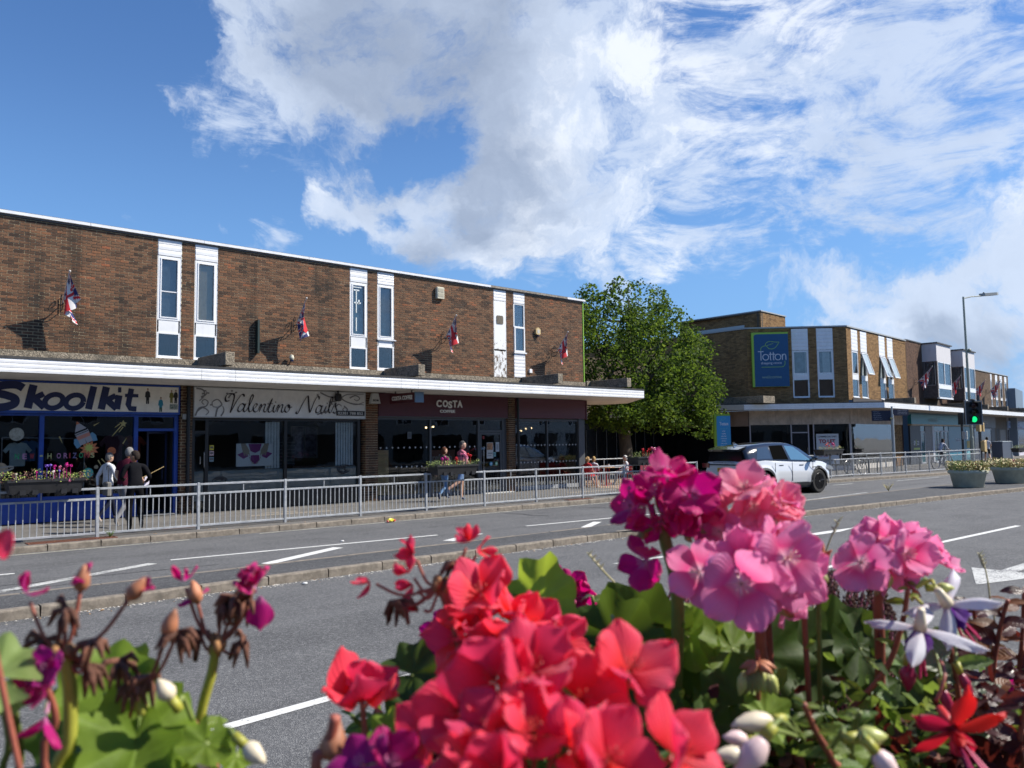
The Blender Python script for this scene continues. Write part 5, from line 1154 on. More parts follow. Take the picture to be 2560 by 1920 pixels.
q = MB(TB); q.box(24.9,30.0,.0,.03,.4,2.3); q.build('pane', mat('pale_pane', (.13,.15,.155), .15, var=.3, vscale=1), B4); q = MB(TB); q.box(24.9,30.0,-.03,.05,2.3,2.4); q.build('glazing_bar', MATS['pale_frame'], B4); q = MB(TB); q.box(24.9,30.0,-.03,.05,.02,.4); q.build('stall_riser', MATS['dark_slate'], B4)
text('ons', TB, 27.6, 2.75, 1.0, .22, mat('grey_letters', (.35,.38,.42), .5), B4, -.11, .02)
t = thing('projecting_sign', 'round white and blue emblem on a dark blue projecting sign beyond the signals', 'hanging sign', TB @ Vector((25.0,-.9,2.9))); q = MB(TB); q.box(25.5,26.9,-.16,-.11,2.5,3.2); q.build('sign_box', mat('royal_navy', (.01,.015,.06), .4), t); q = MB(TB); disc(q, 26.2,2.85,.26,-.17,16); q.build('emblem', mat('emblem_pale', (.45,.5,.55), .5), t)
q = MB(TB); q.box(31.2,35.45,-.02,.3,0,3.37); q.build('pier', mat('render_brown', (.13,.12,.105), .9, var=.15, dirt=.2), B4); q = MB(TB); q.box(31.8,32.6,-.025,.1,.05,2.4); q.build('door', mat('dark_doorway', (.012,.01,.01), .6), B4); q = MB(TB); q.box(32.9,34.8,-.03,.1,.05,2.3); q.build('shutter', mat('shutter_grey', (.2,.19,.175), .6, var=.1), B4)
B5 = thing('lilac_shop', 'pale lilac painted shop at the far right with a light blue sign board', 'building', TB @ Vector((35.5,0,0)))
q = MB(TB); q.box(35.5,48,.0,.3,.0,3.37); q.box(35.3,48,-.3,.0,.0,.04); q.build('wall', mat('lilac_render', (.45,.44,.50), .7, var=.05), B5)
q = MB(TB); q.box(35.5,48,-.12,-.005,2.45,3.08); sf5 = q.build('sign_panel', mat('pale_blue_sign', (.34,.46,.68), .5), B5)
text('ouse & G', TB, 35.75, 2.65, 3.9, .36, mat('script_blue', (.03,.10,.35), .5), sf5, -.125, .01, shear=.2); text('www.totton', TB, 38.2, 2.5, 2.5, .1, mat('script_plum', (.18,.05,.15), .5), sf5, -.125, .01)
for a, c in ((35.6,36.1),(37.9,44.5)): q = MB(TB); q.box(a,c,-.01,.02,.5,2.3); q.build('pane', mat('black_glass', (.012,.013,.016), .12), B5); q = MB(TB); frm(q, a-.06,c+.06,.44,2.36,.06,-.03,-.011); q.box(a,c,-.03,-.011,1.1,1.15); q.build('window_frame', MATS['pale_frame'], B5)
# grey shed above the far roofs
SH = thing('clad_shed', 'slate blue metal clad shed rising behind the far roofs', 'building', (86, 24, 0)); q = MB(IDT); q.add([(80,23.6,0),(125,36,0),(120,50,0),(75,40,0),(80,23.6,5.95),(125,36,7.8),(120,50,7.8),(75,40,5.95)], [(0,1,5,4),(4,5,6,7),(3,0,4,7),(1,2,6,5)]); q.build('wall', mat('slate_cladding', (.13,.17,.215), .5, var=.05, stretch=(1,1,.05)), SH)
q = MB(IDT); q.add([(89.0,26.0,3.5),(95,27.7,3.6),(95,27.7,4.7),(89.0,26.0,4.6)], [(0,1,2,3)]); q.build('window', mat('black_glass', (.012,.013,.016), .12), SH)
# ------------------------------------------------ yard behind the tree
YB = thing('yard_building', 'shaded dark brick building closing the yard behind the tree', 'building', (24, 29, 0)); TY = frame((23.3, 31), (1, 0))
q = MB(TY); q.box(0,22,0,.3,0,6.5); q.build('wall', MORT2, YB); bricks(YB, TY, 0, 8, .0, 6.3, BR3)
q = MB(TY); q.box(6.5,16.6,-.06,-.02,0,2.9); q.build('dark_shopfront', mat('black_glass', (.012,.013,.016), .12), YB)
for k in range(11): q = MB(TY); q.box(7.0+k*.85,7.05+k*.85,-.10,-.07,.1,2.4); q.build('glazing_bar', mat('grey_bar', (.16,.165,.17), .5), YB)
q = MB(TY); q.box(6.4,16.6,-1.6,0,2.95,3.25); q.build('canopy', FELT, YB)
# ================================================================== guard railings
bar_m = None
def railing(label, pts, h=1.0, grp='grey pedestrian guard railings', stub=True, skip=()):
    t = thing('guard_railing', label, 'railing', (pts[0][0], pts[0][1], 0), 0, grp)
    ox, oy = pts[0]
    q = MB(); q.box(-.0085,.0085,-.0085,.0085,0,h*.665); o = q.build('baluster', GAL, t); bm_ = o.data; bpy.data.objects.remove(o); KIDS[t.name].pop()
    q = MB(); q.bev(-.03,.03,-.03,.03,0,h,.006); o = q.build('post', GAL, t); pm = o.data; bpy.data.objects.remove(o); KIDS[t.name].pop()
    rm = {}
    for i, (x, y) in enumerate(pts):
        a = atan2(pts[min(i+1,len(pts)-1)][1]-pts[max(i-1,0)][1], pts[min(i+1,len(pts)-1)][0]-pts[max(i-1,0)][0])
        inst('post', pm, t, (x-ox, y-oy, 0), (random.uniform(-.012,.012), random.uniform(-.012,.012), a))
        if i == len(pts)-1: break
        x2, y2 = pts[i+1]; L_ = sqrt((x2-x)**2+(y2-y)**2); a = atan2(y2-y, x2-x); key = round(L_, 2)
        if key not in rm:
            q = MB(); q.bev(.03,L_-.03,-.022,.022,-.02,.02,.004); o = q.build('rail', GAL, t); rm[key] = o.data; bpy.data.objects.remove(o); KIDS[t.name].pop()
        for z in (h-.035, h*.762, h*.085): inst('rail', rm[key], t, (x-ox, y-oy, z), (0, 0, a))
        n = 16
        for k in range(n):
            u = (k+1)/(n+1)*L_; inst('baluster', bm_, t, (x-ox+cos(a)*u, y-oy+sin(a)*u, h*.09), (0, 0, a))
        if stub:
            q = MB(); q.box(-.008,.008,-.008,.008,0,h*.2); o = q.build('stub', GAL, t, loc=(x-ox+cos(a)*L_/2, y-oy+sin(a)*L_/2, h*.77)); o.rotation_euler = (0,0,a)
    return t
railing('galvanised guard railing along the far kerb in front of the shop terrace', [(.56+2*k, 17.64) for k in range(13)])
RB = [(28.6,17.66),(30.6,17.66),(32.6,17.66),(34.6,17.66),(36.6,17.6),(38.5,17.15),(40.7,16.92),(43.1,16.75),(45.7,16.75),(48.2,16.8),(50.6,16.9)]
railing('galvanised guard railing in front of the corner building by the bike racks', RB, 1.07)
railing('galvanised guard railing on the near kerb just in front of the viewer, below the flowers', [(-5+2*k, .36) for k in range(6)], 1.22)

# ================================================================== long plastic planters on the rails
PL = mat('planter_black', (.018,.018,.02), .5, bump=.15, bscale=25, var=.3, vscale=4); SOIL = mat('soil', (.03,.02,.012), .95, bump=.5)
def trough(x0, x1, zt, label, y=17.5, grp='black planter troughs hooked on the railings'):
    w_ = x1-x0; t = thing('planter_trough', label, 'planter', ((x0+x1)/2, y, zt), 0, grp); q = MB(); h = .26; a = w_/2
    for s_ in (-1,):
        pass
    q.add([(-a,-.24,0),(a,-.24,0),(a,.24,0),(-a,.24,0),(-a+.05,-.19,-h),(a-.05,-.19,-h),(a-.05,.19,-h),(-a+.05,.19,-h),
           (-a+.03,-.21,0),(a-.03,-.21,0),(a-.03,.21,0),(-a+.03,.21,0),(-a+.03,-.21,-.05),(a-.03,-.21,-.05),(a-.03,.21,-.05),(-a+.03,.21,-.05)],
          [(0,1,5,4),(1,2,6,5),(2,3,7,6),(3,0,4,7),(4,5,6,7),(0,8,9,1),(1,9,10,2),(2,10,11,3),(3,11,8,0),(8,12,13,9),(9,13,14,10),(10,14,15,11),(11,15,12,8)])
    q.build('trough', PL, t)
    q = MB(); q.box(-a-.012,a+.012,-.255,-.241,-.045,.0); q.box(-a-.012,a+.012,.241,.255,-.045,.0); q.build('rim', PL, t)
    q = MB(); q.quad((-a+.03,-.21,-.03),(a-.03,-.21,-.03),(a-.03,.21,-.03),(-a+.03,.21,-.03)); q.build('soil', SOIL, t)
    for xx in (-a*.62, -a*.3, a*.45, a*.75):
        q = MB(); q.prism([(xx-.05,-.215-.02),(xx+.05,-.215-.02),(xx+.03,-.19),(xx-.03,-.19)], -h-.02, -h+.07, 'z'); q.build('foot', BLACKM, t)
    return t
trough(2.94,4.22,1.20,'black planter trough on the railing in front of the school-wear shop'); trough(12.66,14.04,1.20,'black planter trough on the railing in front of the coffee shop')
trough(20.85,22.35,1.24,'black planter trough on the railing near the tree, beside the seated people'); trough(33.3,35.1,1.29,'black planter trough on the railing in front of the to let board', 17.5)
trough(57.6,59.4,1.0,'black planter trough at the far right edge by the lilac shop', 17.2)

def small_plants(x0, x1, y, z, label, heads, fol, depth=.17, hh=.16, seed=1, round_=None, spiky=False, n=520, big=1.0):
    "bedding plants: foliage as one mass, each flower head a part"
    r = random.Random(seed); t = thing('bedding_plants', label, 'plants', ((x0+x1)/2, y, z), 0); w_ = (x1-x0)/2; mats = [mat('bed_'+nm, c, .6, var=.35, vscale=30) for nm, c in fol]
    q = MB()
    for i in range(n):
        if round_: a = r.uniform(0,6.28); d = round_*sqrt(r.random()); px_, py_ = d*cos(a), d*sin(a)
        else: px_, py_ = r.uniform(-w_,w_), r.uniform(-depth,depth)
        q.mi = min(len(mats)-1, int(abs(mnoise.noise(Vector((px_*4+seed, py_*4, 3))))*len(mats)*2.2)); top = hh*(.55+.6*mnoise.noise(Vector((px_*3.1+seed*3, 0, 1)))+.25)
        zz = r.uniform(-.03, max(.05, top)); s_ = r.uniform(.014,.034)*(1.6 if spiky else big); d1_ = Vector((r.gauss(0,1), r.gauss(0,1), r.gauss(.4,.7))).normalized(); d2_ = d1_.orthogonal().normalized()*s_*(.22 if spiky else .55); d1_ = d1_*s_
        p = Vector((px_, py_, zz)); q.add([p, p+d1_*.5+d2_, p+d1_, p+d1_*.5-d2_], [(0,1,2,3)])
    o = q.build('foliage', mats, t); o['kind'] = 'stuff'
    for k, (u, v, hz_, c, nm, sz) in enumerate(heads):
        q = MB()
        for i in range(16):
            d1_ = Vector((r.gauss(0,1), r.gauss(0,1), r.gauss(.3,.8))).normalized(); p = d1_*sz*r.uniform(.5,1); e = d1_.orthogonal().normalized(); f_ = d1_.cross(e); s_ = sz*.42
            q.add([p+e*s_, p+f_*s_, p-e*s_, p-f_*s_], [(0,1,2,3)])
        q.tube([(0,0,-hz_+.02),(0,0,0)], .004, 4)
        q.build('flower_head', mat('petal_'+nm, c, .5), t, loc=(u, v, hz_))
    return t
YG = ('yellowgreen', (.20,.25,.04)); GR = ('green', (.06,.11,.02)); BRN = ('russet', (.12,.05,.035)); DRY = ('straw', (.42,.33,.13)); LG = ('lightgreen', (.30,.36,.09))
MG = ((.55,.01,.22),'magenta'); RD = ((.60,.015,.02),'scarlet'); PK = ((.75,.22,.35),'pink'); PU = ((.14,.06,.42),'violet'); WT = ((.7,.6,.6),'white')
def hd(u, v, z, c, s_=.035): return (u, v, z, c[0], c[1], s_)
small_plants(2.8,4.35,17.4,1.19,'mixed bedding with violet and pink flowers in the left railing planter',[hd(.0,-.1,.26,PU,.04),hd(.07,-.05,.27,PU,.035),hd(.13,-.12,.24,MG,.04),hd(.22,-.1,.23,PK,.04),hd(.34,-.08,.27,MG,.045),hd(.40,-.1,.25,MG,.035),hd(-.17,-.1,.15,MG,.03),hd(.28,-.14,.18,PK,.035),hd(.36,-.24,-.03,PK,.03),hd(.10,-.15,.15,WT,.03),hd(-.5,-.1,.12,WT,.025),hd(.2,-.15,.16,PU,.03)],[BRN,YG,LG,GR,BRN],seed=4,hh=.20,n=800)
small_plants(12.5,14.1,17.4,1.19,'magenta, red and pink geraniums in the planter in front of the coffee shop',[hd(-.46,-.1,.17,MG,.05),hd(-.36,-.1,.20,MG,.05),hd(-.27,-.08,.17,MG,.045),hd(.02,-.1,.18,RD,.055),hd(.09,-.05,.14,RD,.04),hd(.26,-.12,.27,PK,.06),hd(.36,-.1,.24,PK,.05),hd(.33,-.15,.17,PK,.05),hd(.45,-.05,.27,RD,.045),hd(.52,-.08,.24,RD,.045),hd(.22,-.05,.3,PK,.04)],[LG,YG,GR,GR],seed=9,spiky=True,hh=.14,n=700)
small_plants(20.75,22.4,17.4,1.23,'red and pink flowers in the planter beside the seated people',[hd(-.45,-.1,.26,RD,.05),hd(-.38,-.1,.22,RD,.04),hd(-.08,-.1,.26,RD,.06),hd(.05,-.1,.30,PK,.05),hd(.14,-.12,.28,PK,.05),hd(.2,-.08,.22,MG,.06),hd(.3,-.1,.26,MG,.05),hd(.28,-.1,.18,MG,.05),hd(-.2,-.1,.2,RD,.04)],[YG,LG,GR,BRN],seed=12,hh=.2)
small_plants(33.2,35.1,17.4,1.28,'small orange and magenta flowers in the planter by the to let board',[hd(-.55,-.1,.2,((.75,.12,.07),'orange'),.06),hd(-.42,-.1,.26,((.75,.12,.07),'orange'),.06),hd(-.3,-.1,.16,RD,.05),hd(-.02,-.1,.24,MG,.07),hd(.1,-.1,.26,MG,.07),hd(.16,-.1,.18,PK,.06),hd(.6,-.1,.12,((.6,.5,.2),'yellow'),.05)],[YG,LG,DRY],seed=14,hh=.15)
small_plants(57.4,59.6,17.2,1.0,'yellow green leaves and pink flowers at the far right edge',[hd(.9,-.1,-.05,MG,.1)],[LG,YG],seed=15,hh=.22,n=400)

# round planters on the island
RPL = mat('round_planter', (.44,.47,.38), .75, var=.12, bump=.25, bscale=50, dirt=.3)
def round_planter(x, y, s_, label, seed, fol, heads):
    t = thing('round_planter', label, 'planter', (x, y, 0), 0, 'round green planters on the traffic island')
    q = MB(); q.lathe([(.40*s_,0),(.42*s_,.02),(.50*s_,.46),(.56*s_,.50),(.56*s_,.60),(.53*s_,.61),(.50*s_,.60),(.49*s_,.54)], 28); q.build('pot', RPL, t, smooth=True)
    q = MB(); q.lathe([(0,.55),(.49*s_,.55)], 20); q.build('soil', SOIL, t)
    small_plants(x-.5, x+.5, y, .62, heads[0], heads[1], fol, round_=.60*s_, seed=seed, hh=.34, n=2600, big=2.2)
round_planter(30.95,10.75,1.14,'sage green round planter nearest on the traffic island',21,[DRY,LG,YG,DRY],('dry yellow green bedding with one red bloom in the nearer round planter',[hd(-.35,-.3,.22,RD,.06),hd(-.25,-.35,.18,RD,.04)]))
round_planter(34.5,10.5,1.2,'sage green round planter behind the first one, full of straw coloured growth',22,[DRY,DRY,LG,DRY],('straw coloured bushy bedding with a few orange blooms in the second planter',[hd(-.45,-.3,.2,((.75,.12,.07),'orange'),.05),hd(-.2,-.4,.17,((.75,.12,.07),'orange'),.04),hd(-.3,-.2,.25,PK,.04)]))
round_planter(38.3,10.2,1.2,'third round planter, cut off by the right edge of the photo',23,[DRY,LG],('pink flowers in the third round planter at the edge',[hd(-.62,-.2,.38,PK,.08),hd(-.7,-.2,.24,MG,.07),hd(-.55,-.3,.5,MG,.07)]))

# ================================================================== union flags on wall brackets
def union(u, v):
    "0 blue, 1 white, 2 red at flag coordinates 0..1"
    x = (u-.5)*2; y = (v-.5)   # 2:1 flag
    if abs(x) < .1 or abs(y) < .1: return 2
    if abs(x) < .1667 or abs(y) < .1667: return 1
    for s_ in (1, -1):
        d = (y*2 - s_*x)/sqrt(5)*1.0
        k = 1 if (x > 0) == (s_ > 0) else 1
        if abs(d) < .075*2:
            off_ = .05 if x*s_ > 0 else -.05
            o2 = -.05 if x < 0 else .05
            if abs(d - (o2 if s_ > 0 else -o2)) < .045: return 2
            if abs(d) < .12: return 1
    return 0
FB = mat('flag_blue', (.012,.018,.12), .7); FW = mat('flag_white', (.72,.70,.70), .7); FR = mat('flag_red', (.62,.02,.03), .7)
for m_ in (FB, FW, FR):
    m_.node_tree.nodes['Principled BSDF'].inputs['Transmission Weight'].default_value = 0
def flag(T, label, seed, sc=1.0, wide=.30):
    "pole angled up and out from a scrolled bracket; cloth hangs in folds from it"
    r = random.Random(seed); t = thing('union_flag', label, 'flag', (0,0,0), 0, 'union flags on the shop fronts', M=T)
    bx = MB(); bx.tube([(0,-.02,0),(0,-.30,.02)], .014, 6); bx.tube([(0,-.02,-.16),(0,-.02,.2)], .012, 6)
    bx.tube([(0,-.03+.07*cos(a)*(1-a/9)*-1-.08, .18+.09*sin(a)*(1-a/9)) for a in [k*.5 for k in range(13)]], .011, 5); bx.tube([(0,-.03,-.15),(0,-.16,-.12),(0,-.28,.0)], .011, 5)
    bx.build('bracket', BLACKM, t)
    tip = Vector((0,-.85*sc,.72*sc)); base = Vector((0,-.22,.02)); q = MB(); q.tube([base, tip], .014, 6); q.build('pole', mat('pole_white', (.6,.58,.55), .4), t)
    q = MB(); q.ball(tip, .028, 8, 5); q.build('finial', MATS['pole_white'], t)
    q = MB(); NU, NV = 40, 22; vs = []
    ph = r.uniform(0,6)
    for i in range(NU+1):
        u = i/NU
        for j in range(NV+1):
            v = j/NV                       # v runs along the pole (hoist), u falls away from it
            p = base.lerp(tip, .12+.86*v); fall = u*.82*sc*(.55+.45*(1-v))*1.05
            gather = 1-.80*u
            c_ = base.lerp(tip, .12+.86*.42)
            fx = sin(v*17+ph+u*2)*.055*(u**.6)+sin(v*7+ph*2)*.13*u+wide*.5*u*(1 if seed%2 else .6)
            y_ = c_.y+(p.y-c_.y)*(1-.62*u); z_ = p.z-fall*(.55+.45*v)-.12*u
            vs.append((fx, y_+cos(v*15+ph)*.03*u, z_))
    q.v = [Vector(a) for a in vs]
    for i in range(NU):
        for j in range(NV):
            q.f.append([i*(NV+1)+j, (i+1)*(NV+1)+j, (i+1)*(NV+1)+j+1, i*(NV+1)+j+1]); q.m.append(union((i+.5)/NU, (j+.5)/NV)); q.tone.append(0); q.sm.append(True)
    q.build('cloth', [FB, FW, FR], t, smooth=True); return t
for k, (x, z, lb) in enumerate(((4.73,5.26,'union flag on the brick wall, leftmost, above the school-wear shop'),(10.87,5.28,'union flag on the brick wall above the nail salon, right of the vertical fin'),(16.31,5.30,'union flag on the wall between the paired windows and the flaking panel'),(21.6,5.18,'union flag near the end of the terrace, beside the tree'))):
    flag(frame((x, 21.98), (1,0)) @ Matrix.Translation((0,0,z)), lb, k+1)
for k, (s_, z, dy, lb) in enumerate(((11.2,5.35,0,'union flag on the dark brick wall left of the first box bay'),(17.6,5.1,0,'union flag between the two box bays'),(24.2,5.1,0,'union flag partly hidden behind the lamp post'),(29.0,5.35,0,'union flag on the far fawn brick building'))):
    flag(TB @ Matrix.Translation((s_, -.02, z)), lb, k+6, 1.35)

# ================================================================== poles and signs
STEEL = mat('painted_steel', (.36,.39,.40), .4, .3, var=.1, dirt=.15); DPOLE = mat('dark_pole', (.05,.055,.06), .4)
t = thing('street_lamp', 'tall pale grey street lamp with a flat lantern behind the traffic light', 'street lamp', (53.3, 18.2, 0))
q = MB(); q.tube([(0,0,0),(0,0,1.7)], .11, 12); q.tube([(0,0,1.7),(0,0,1.8)], [.11,.075], 12); q.tube([(0,0,1.8),(-.15,0,10.3)], [.085,.055], 12); q.build('pole', mat('lamp_olive', (.27,.30,.25), .5, dirt=.2), t)
q = MB(); q.tube([(-.15,0,10.2),(.5,-.25,10.35),(1.4,-.5,10.45)], .035, 8); q.build('arm', MATS['lamp_olive'], t)
q = MB(Matrix.Translation((53.3,18.2,0)) @ Matrix.Translation((1.3,-.45,10.45)) @ Matrix.Rotation(-.35,4,'Z') @ Matrix.Rotation(radians(-6),4,'Y')); q.prism([(0,-.05),(.3,-.14),(1.3,-.18),(1.6,-.05),(1.6,.05),(1.3,.18),(.3,.14),(0,.05)], -.02, .14, 'z'); q.build('lantern', mat('lantern_grey', (.30,.31,.29), .5), t)
q = MB(); q.lathe([(.05,.0),(.05,.1),(0,.12)], 8, (1.7,-.55,10.6)); q.build('photocell', BLACKM, t); q = MB(); q.ball((.05,-.12,7.0),(.16,.12,.12),8,6); q.build('camera_box', mat('lamp_olive2', (.2,.22,.18), .5), t)
t = thing('traffic_signal', 'traffic signal showing green at the end of the railing', 'traffic light', (51.1, 17.0, 0)); q = MB(); q.tube([(0,0,0),(0,0,4.15)], .085, 12); q.build('pole', DPOLE, t)
TS = Matrix.Translation((49.45,16.75,3.1)) @ Matrix.Rotation(radians(-38),4,'Z')
q = MB(TS); q.bev(-.46,.46,-.10,.14,-.64,.64,.03); hdm = q.build('signal_head', mat('signal_black', (.012,.013,.014), .4), t)
q = MB(TS); frm(q, -.50,.50,-.68,.68,.045,-.09,-.06); q.build('backing_board', mat('signal_edge', (.25,.27,.28), .4), t)
q = MB(); q.tube([(-1.2,-.2,3.75),(0,0,3.75)], .035, 6); q.build('bracket', DPOLE, t); q = MB(TS); q.lathe([(.14,0),(.14,.1),(.1,.13)], 10, (0,0,.64)); q.build('sensor', BLACKM, t)
for k, (z, m_) in enumerate(((.40,mat('lens_red_off', (.03,.005,.005), .2)),(.02,mat('lens_amber_off', (.03,.015,.003), .2)),(-.37,mat('lens_green_lit', (.0,.5,.15), .3, emit=(.01,.85,.25), estr=.75)))):
    q = MB(TS); q.lathe([(.0,-.135),(.10,-.13),(.165,-.105)], 18, (0,0,z), 'y'); q.build('lens', m_, t)
    q = MB(TS); n = 12; vs = []
    for i in range(n+1):
        a = pi*(-.12+1.24*i/n); vs += [(.20*cos(a), -.10, z+.20*sin(a)), (.20*cos(a), -.23, z+.20*sin(a))]
    q.add(vs, [(2*i,2*i+2,2*i+3,2*i+1) for i in range(n)]); q.build('visor', MATS['signal_black'], t)
for (dx,dy,z0,z1,w_) in ((-.28,-.05,2.05,2.62,.16),(.25,-.05,2.05,2.55,.1),(-.1,-.2,.95,1.5,.16),(.28,-.1,.88,1.55,.16)):
    q = MB(); q.bev(dx-w_,dx+w_,dy-.1,dy+.1,z0,z1,.02); q.build('push_button_box', mat('buff_box', (.50,.36,.16), .5), t)
t = thing('traffic_signal', 'second dark signal pole seen behind the first, without a visible lamp', 'traffic light', (53.0, 18.6, 0)); q = MB(); q.tube([(0,0,0),(0,0,3.0)], .07, 10); q.build('pole', DPOLE, t); q = MB(); q.bev(-.2,.2,-.15,.15,2.5,3.2,.03); q.build('signal_head', MATS['signal_black'], t); q = MB(); q.bev(-.1,.3,-.2,.0,1.6,2.1,.03); q.build('control_box', mat('pale_box', (.4,.42,.42), .5), t)
# finger post
t = thing('finger_post', 'steel finger post with two dark blue direction panels', 'sign post', (41.7, 17.9, 0)); q = MB(); q.tube([(0,0,0),(0,0,2.95)], .075, 10); q.build('pole', STEEL, t); q = MB(); q.tube([(0,0,2.95),(0,0,3.35)], .05, 8); q.build('pole_top', STEEL, t)
FPN = mat('finger_navy', (.008,.011,.035), .4); FPT = mat('finger_text', (.35,.37,.42), .5)
TF = Matrix.Translation((41.7,17.9,0)) @ Matrix.Rotation(radians(-46),4,'Z'); q = MB(TF); q.box(-1.0,-.07,-.02,.02,2.62,3.15); pnl = q.build('direction_panel', FPN, t)
for k, wd in enumerate(('Library','Station','Station','Health Centre','Community Centre')): text(wd, TF, -.92, 3.06-k*.095, .28+.05*(k%3)+.1*(k>2), .05, FPT, t, -.025, .0)
TF2 = Matrix.Translation((41.7,17.9,0)) @ Matrix.Rotation(radians(-30),4,'Z'); q = MB(TF2); q.box(.07,.95,-.02,.02,2.88,3.2); q.build('direction_panel', FPN, t)
for k, wd in enumerate(('Town Centre','Testwood Lakes','Eling Tide Mill')): text(wd, TF2, .3, 3.12-k*.09, .55, .05, FPT, t, -.025, .0)
q = MB(); q.bev(-.2,-.06,-.1,.02,2.72,2.80,.01); q.build('bracket', mat('chrome', (.6,.6,.6), .2, 1), t)
# totem sign by the corner
t = thing('totem_sign', 'tall blue totem sign with lime green edges behind the car', 'sign', (32.5, 22.0, 0)); TO = Matrix.Translation((32.17,22.0,0)) @ Matrix.Rotation(radians(-46),4,'Z')
q = MB(TO); q.box(-.02,.72,0,.22,0,2.97); q.build('case', mat('totem_green', (.17,.32,.02), .4), t); q = MB(TO); q.prism([(.09,.2),(.72,.2),(.72,2.88),(.16,2.88),(.11,2.86),(.09,2.80)], -.014, -.002, 'y'); q.build('panel', mat('totem_blue', (.03,.24,.50), .35), t)
Y = -.018; q = MB(TO); stroke(q, [(.26,2.62),(.30,2.7),(.36,2.68),(.44,2.7),(.52,2.78)], .012, .012, Y); stroke(q, [(.52,2.78),(.40,2.8),(.33,2.76),(.32,2.7)], .012, .012, Y); stroke(q, [(.24,2.28),(.5,2.28),(.55,2.3),(.57,2.34)], .012, .012, Y); q.build('leaf_emblem', mat('totem_leaf', (.15,.45,.4), .5), t)
text('Totton', TO, .22, 2.44, .40, .15, mat('totem_white', (.6,.66,.72), .5), t, Y, .012)
for k, w_ in enumerate((.10,.13,.16,.18,.14,.18,.2,.15)): text(['Asda','Boots','Costa','Iceland','Peacocks','Savers','Poundland','Library'][k] if False else ['shops','cafe','market','pharmacy','library','car park','post office','toilets'][k], TO, .40-w_/1.4, 2.14-k*.115, w_*1.45, .055, MATS['totem_white'], t, Y, .012)
# cabinets, bike hoops
t = thing('street_cabinet', 'dark slate street cabinet with a pale edge beside the walker in black shorts', 'cabinet', (65.0, 20.0, 0)); q = MB(); q.box(-.9,.95,-.1,.6,0,1.36); q.build('body', mat('cabinet_slate', (.07,.085,.115), .45), t); q = MB(); q.box(.951,1.0,-.15,.6,0,1.40); q.box(-.92,1.0,-.12,.62,1.361,1.40); q.build('trim', mat('cabinet_edge', (.45,.5,.52), .5), t)
for k, (x, y, lb) in enumerate(((35.4,18.35,'black bike hoop nearest the car, behind the railing'),(38.2,18.1,'black bike hoop holding the parked bicycle'),(40.9,17.9,'third black bike hoop from the car'),(43.3,17.75,'black bike hoop nearest the lamp post'))):
    t = thing('bike_hoop', lb, 'bike rack', (x, y, 0), radians(-6), 'black bike hoops behind the railing'); q = MB(); q.tube(catmull([(-.9,0,.0),(-.9,0,.5),(-.82,0,.72),(-.6,0,.8),(.6,0,.8),(.82,0,.72),(.9,0,.5),(.9,0,0)],5), .03, 8); q.build('hoop', mat('hoop_black', (.02,.021,.023), .4), t)
    for s_ in (-1,1): q = MB(); q.box(s_*.9-.07,s_*.9+.07,-.07,.07,.001,.012); q.build('base_plate', BLACKM, t)
def bicycle(name, label, loc, rz, framec, sc=1.0, lean=0):
    t = thing('bicycle', label, 'bicycle', M=Matrix.Translation(loc) @ Matrix.Rotation(rz,4,'Z') @ Matrix.Rotation(lean,4,'X') @ Matrix.Scale(sc,4))
    R_ = .34
    for x in (-.52,.52):
        q = MB(); q.tube([(x+R_*cos(a),0,R_+R_*sin(a)) for a in [2*pi*k/24 for k in range(25)]], .026, 6, False); w_ = q.build('wheel', mat('tyre', (.015,.015,.015), .8), t)
        q = MB(); q.tube([(x+(R_-.03)*cos(a),0,R_+(R_-.03)*sin(a)) for a in [2*pi*k/24 for k in range(25)]], .012, 5, False); q.tube([(x,-.05,R_),(x,.05,R_)], .025, 8); q.build('rim', mat('bike_alloy', (.3,.3,.31), .3, .9), w_)
        q = MB()
        for k in range(12): a = 2*pi*k/12; q.tube([(x,.02*(-1)**k,R_),(x+(R_-.03)*cos(a),0,R_+(R_-.03)*sin(a))], .003, 3, False)
        q.build('spokes', MATS['bike_alloy'], w_)
    fm = mat('bike_'+name, framec, .35); q = MB(); bb = (-.08,0,.30); st = (-.22,0,.80); hd1 = (.36,0,.82); hd2 = (.39,0,.70)
    for a, c, rr in ((bb,st,.018),(st,hd1,.018),(bb,hd2,.022),(hd1,hd2,.02),(bb,(-.52,0,.34),.012),((-.19,0,.72),(-.52,0,.34),.010)): q.tube([a,c], rr, 6)
    q.build('frame', fm, t); q = MB()
    for s_ in (-.05,.05): q.tube([(.39,s_,.70),(.52,s_,.34)], .014, 5)
    q.tube([(.36,0,.82),(.34,0,.95)], .015, 6); q.build('fork', fm, t)
    q = MB(); q.tube([(.30,-.30,.98),(.36,-.12,.97),(.38,0,.96),(.36,.12,.97),(.30,.30,.98)], .013, 6); q.build('handlebar', BLACKM, t)
    q = MB(); q.tube([(-.22,0,.8),(-.24,0,.92)], .013, 6); q.prism([(-.38,-.07),(-.2,-.05),(-.06,-.015),(-.06,.015),(-.2,.05),(-.38,.07)], .92, .97, 'z'); q.build('saddle', BLACKM, t)
    q = MB(); q.lathe([(.09,-.005),(.09,.005)], 14, bb, 'y'); q.tube([(-.08,-.05,.30),(.02,-.06,.16)], .01, 5); q.tube([(-.08,.05,.30),(-.18,.06,.44)], .01, 5); q.box(-.03,.07,-.13,-.06,.15,.17); q.box(-.23,-.13,.06,.13,.43,.45); q.build('crank', BLACKM, t)
    return t
bicycle('black', 'black mountain bicycle leaning on the hoop behind the railing', (37.7,17.95,0), radians(-5), (.02,.022,.025), 1.12, radians(-8))
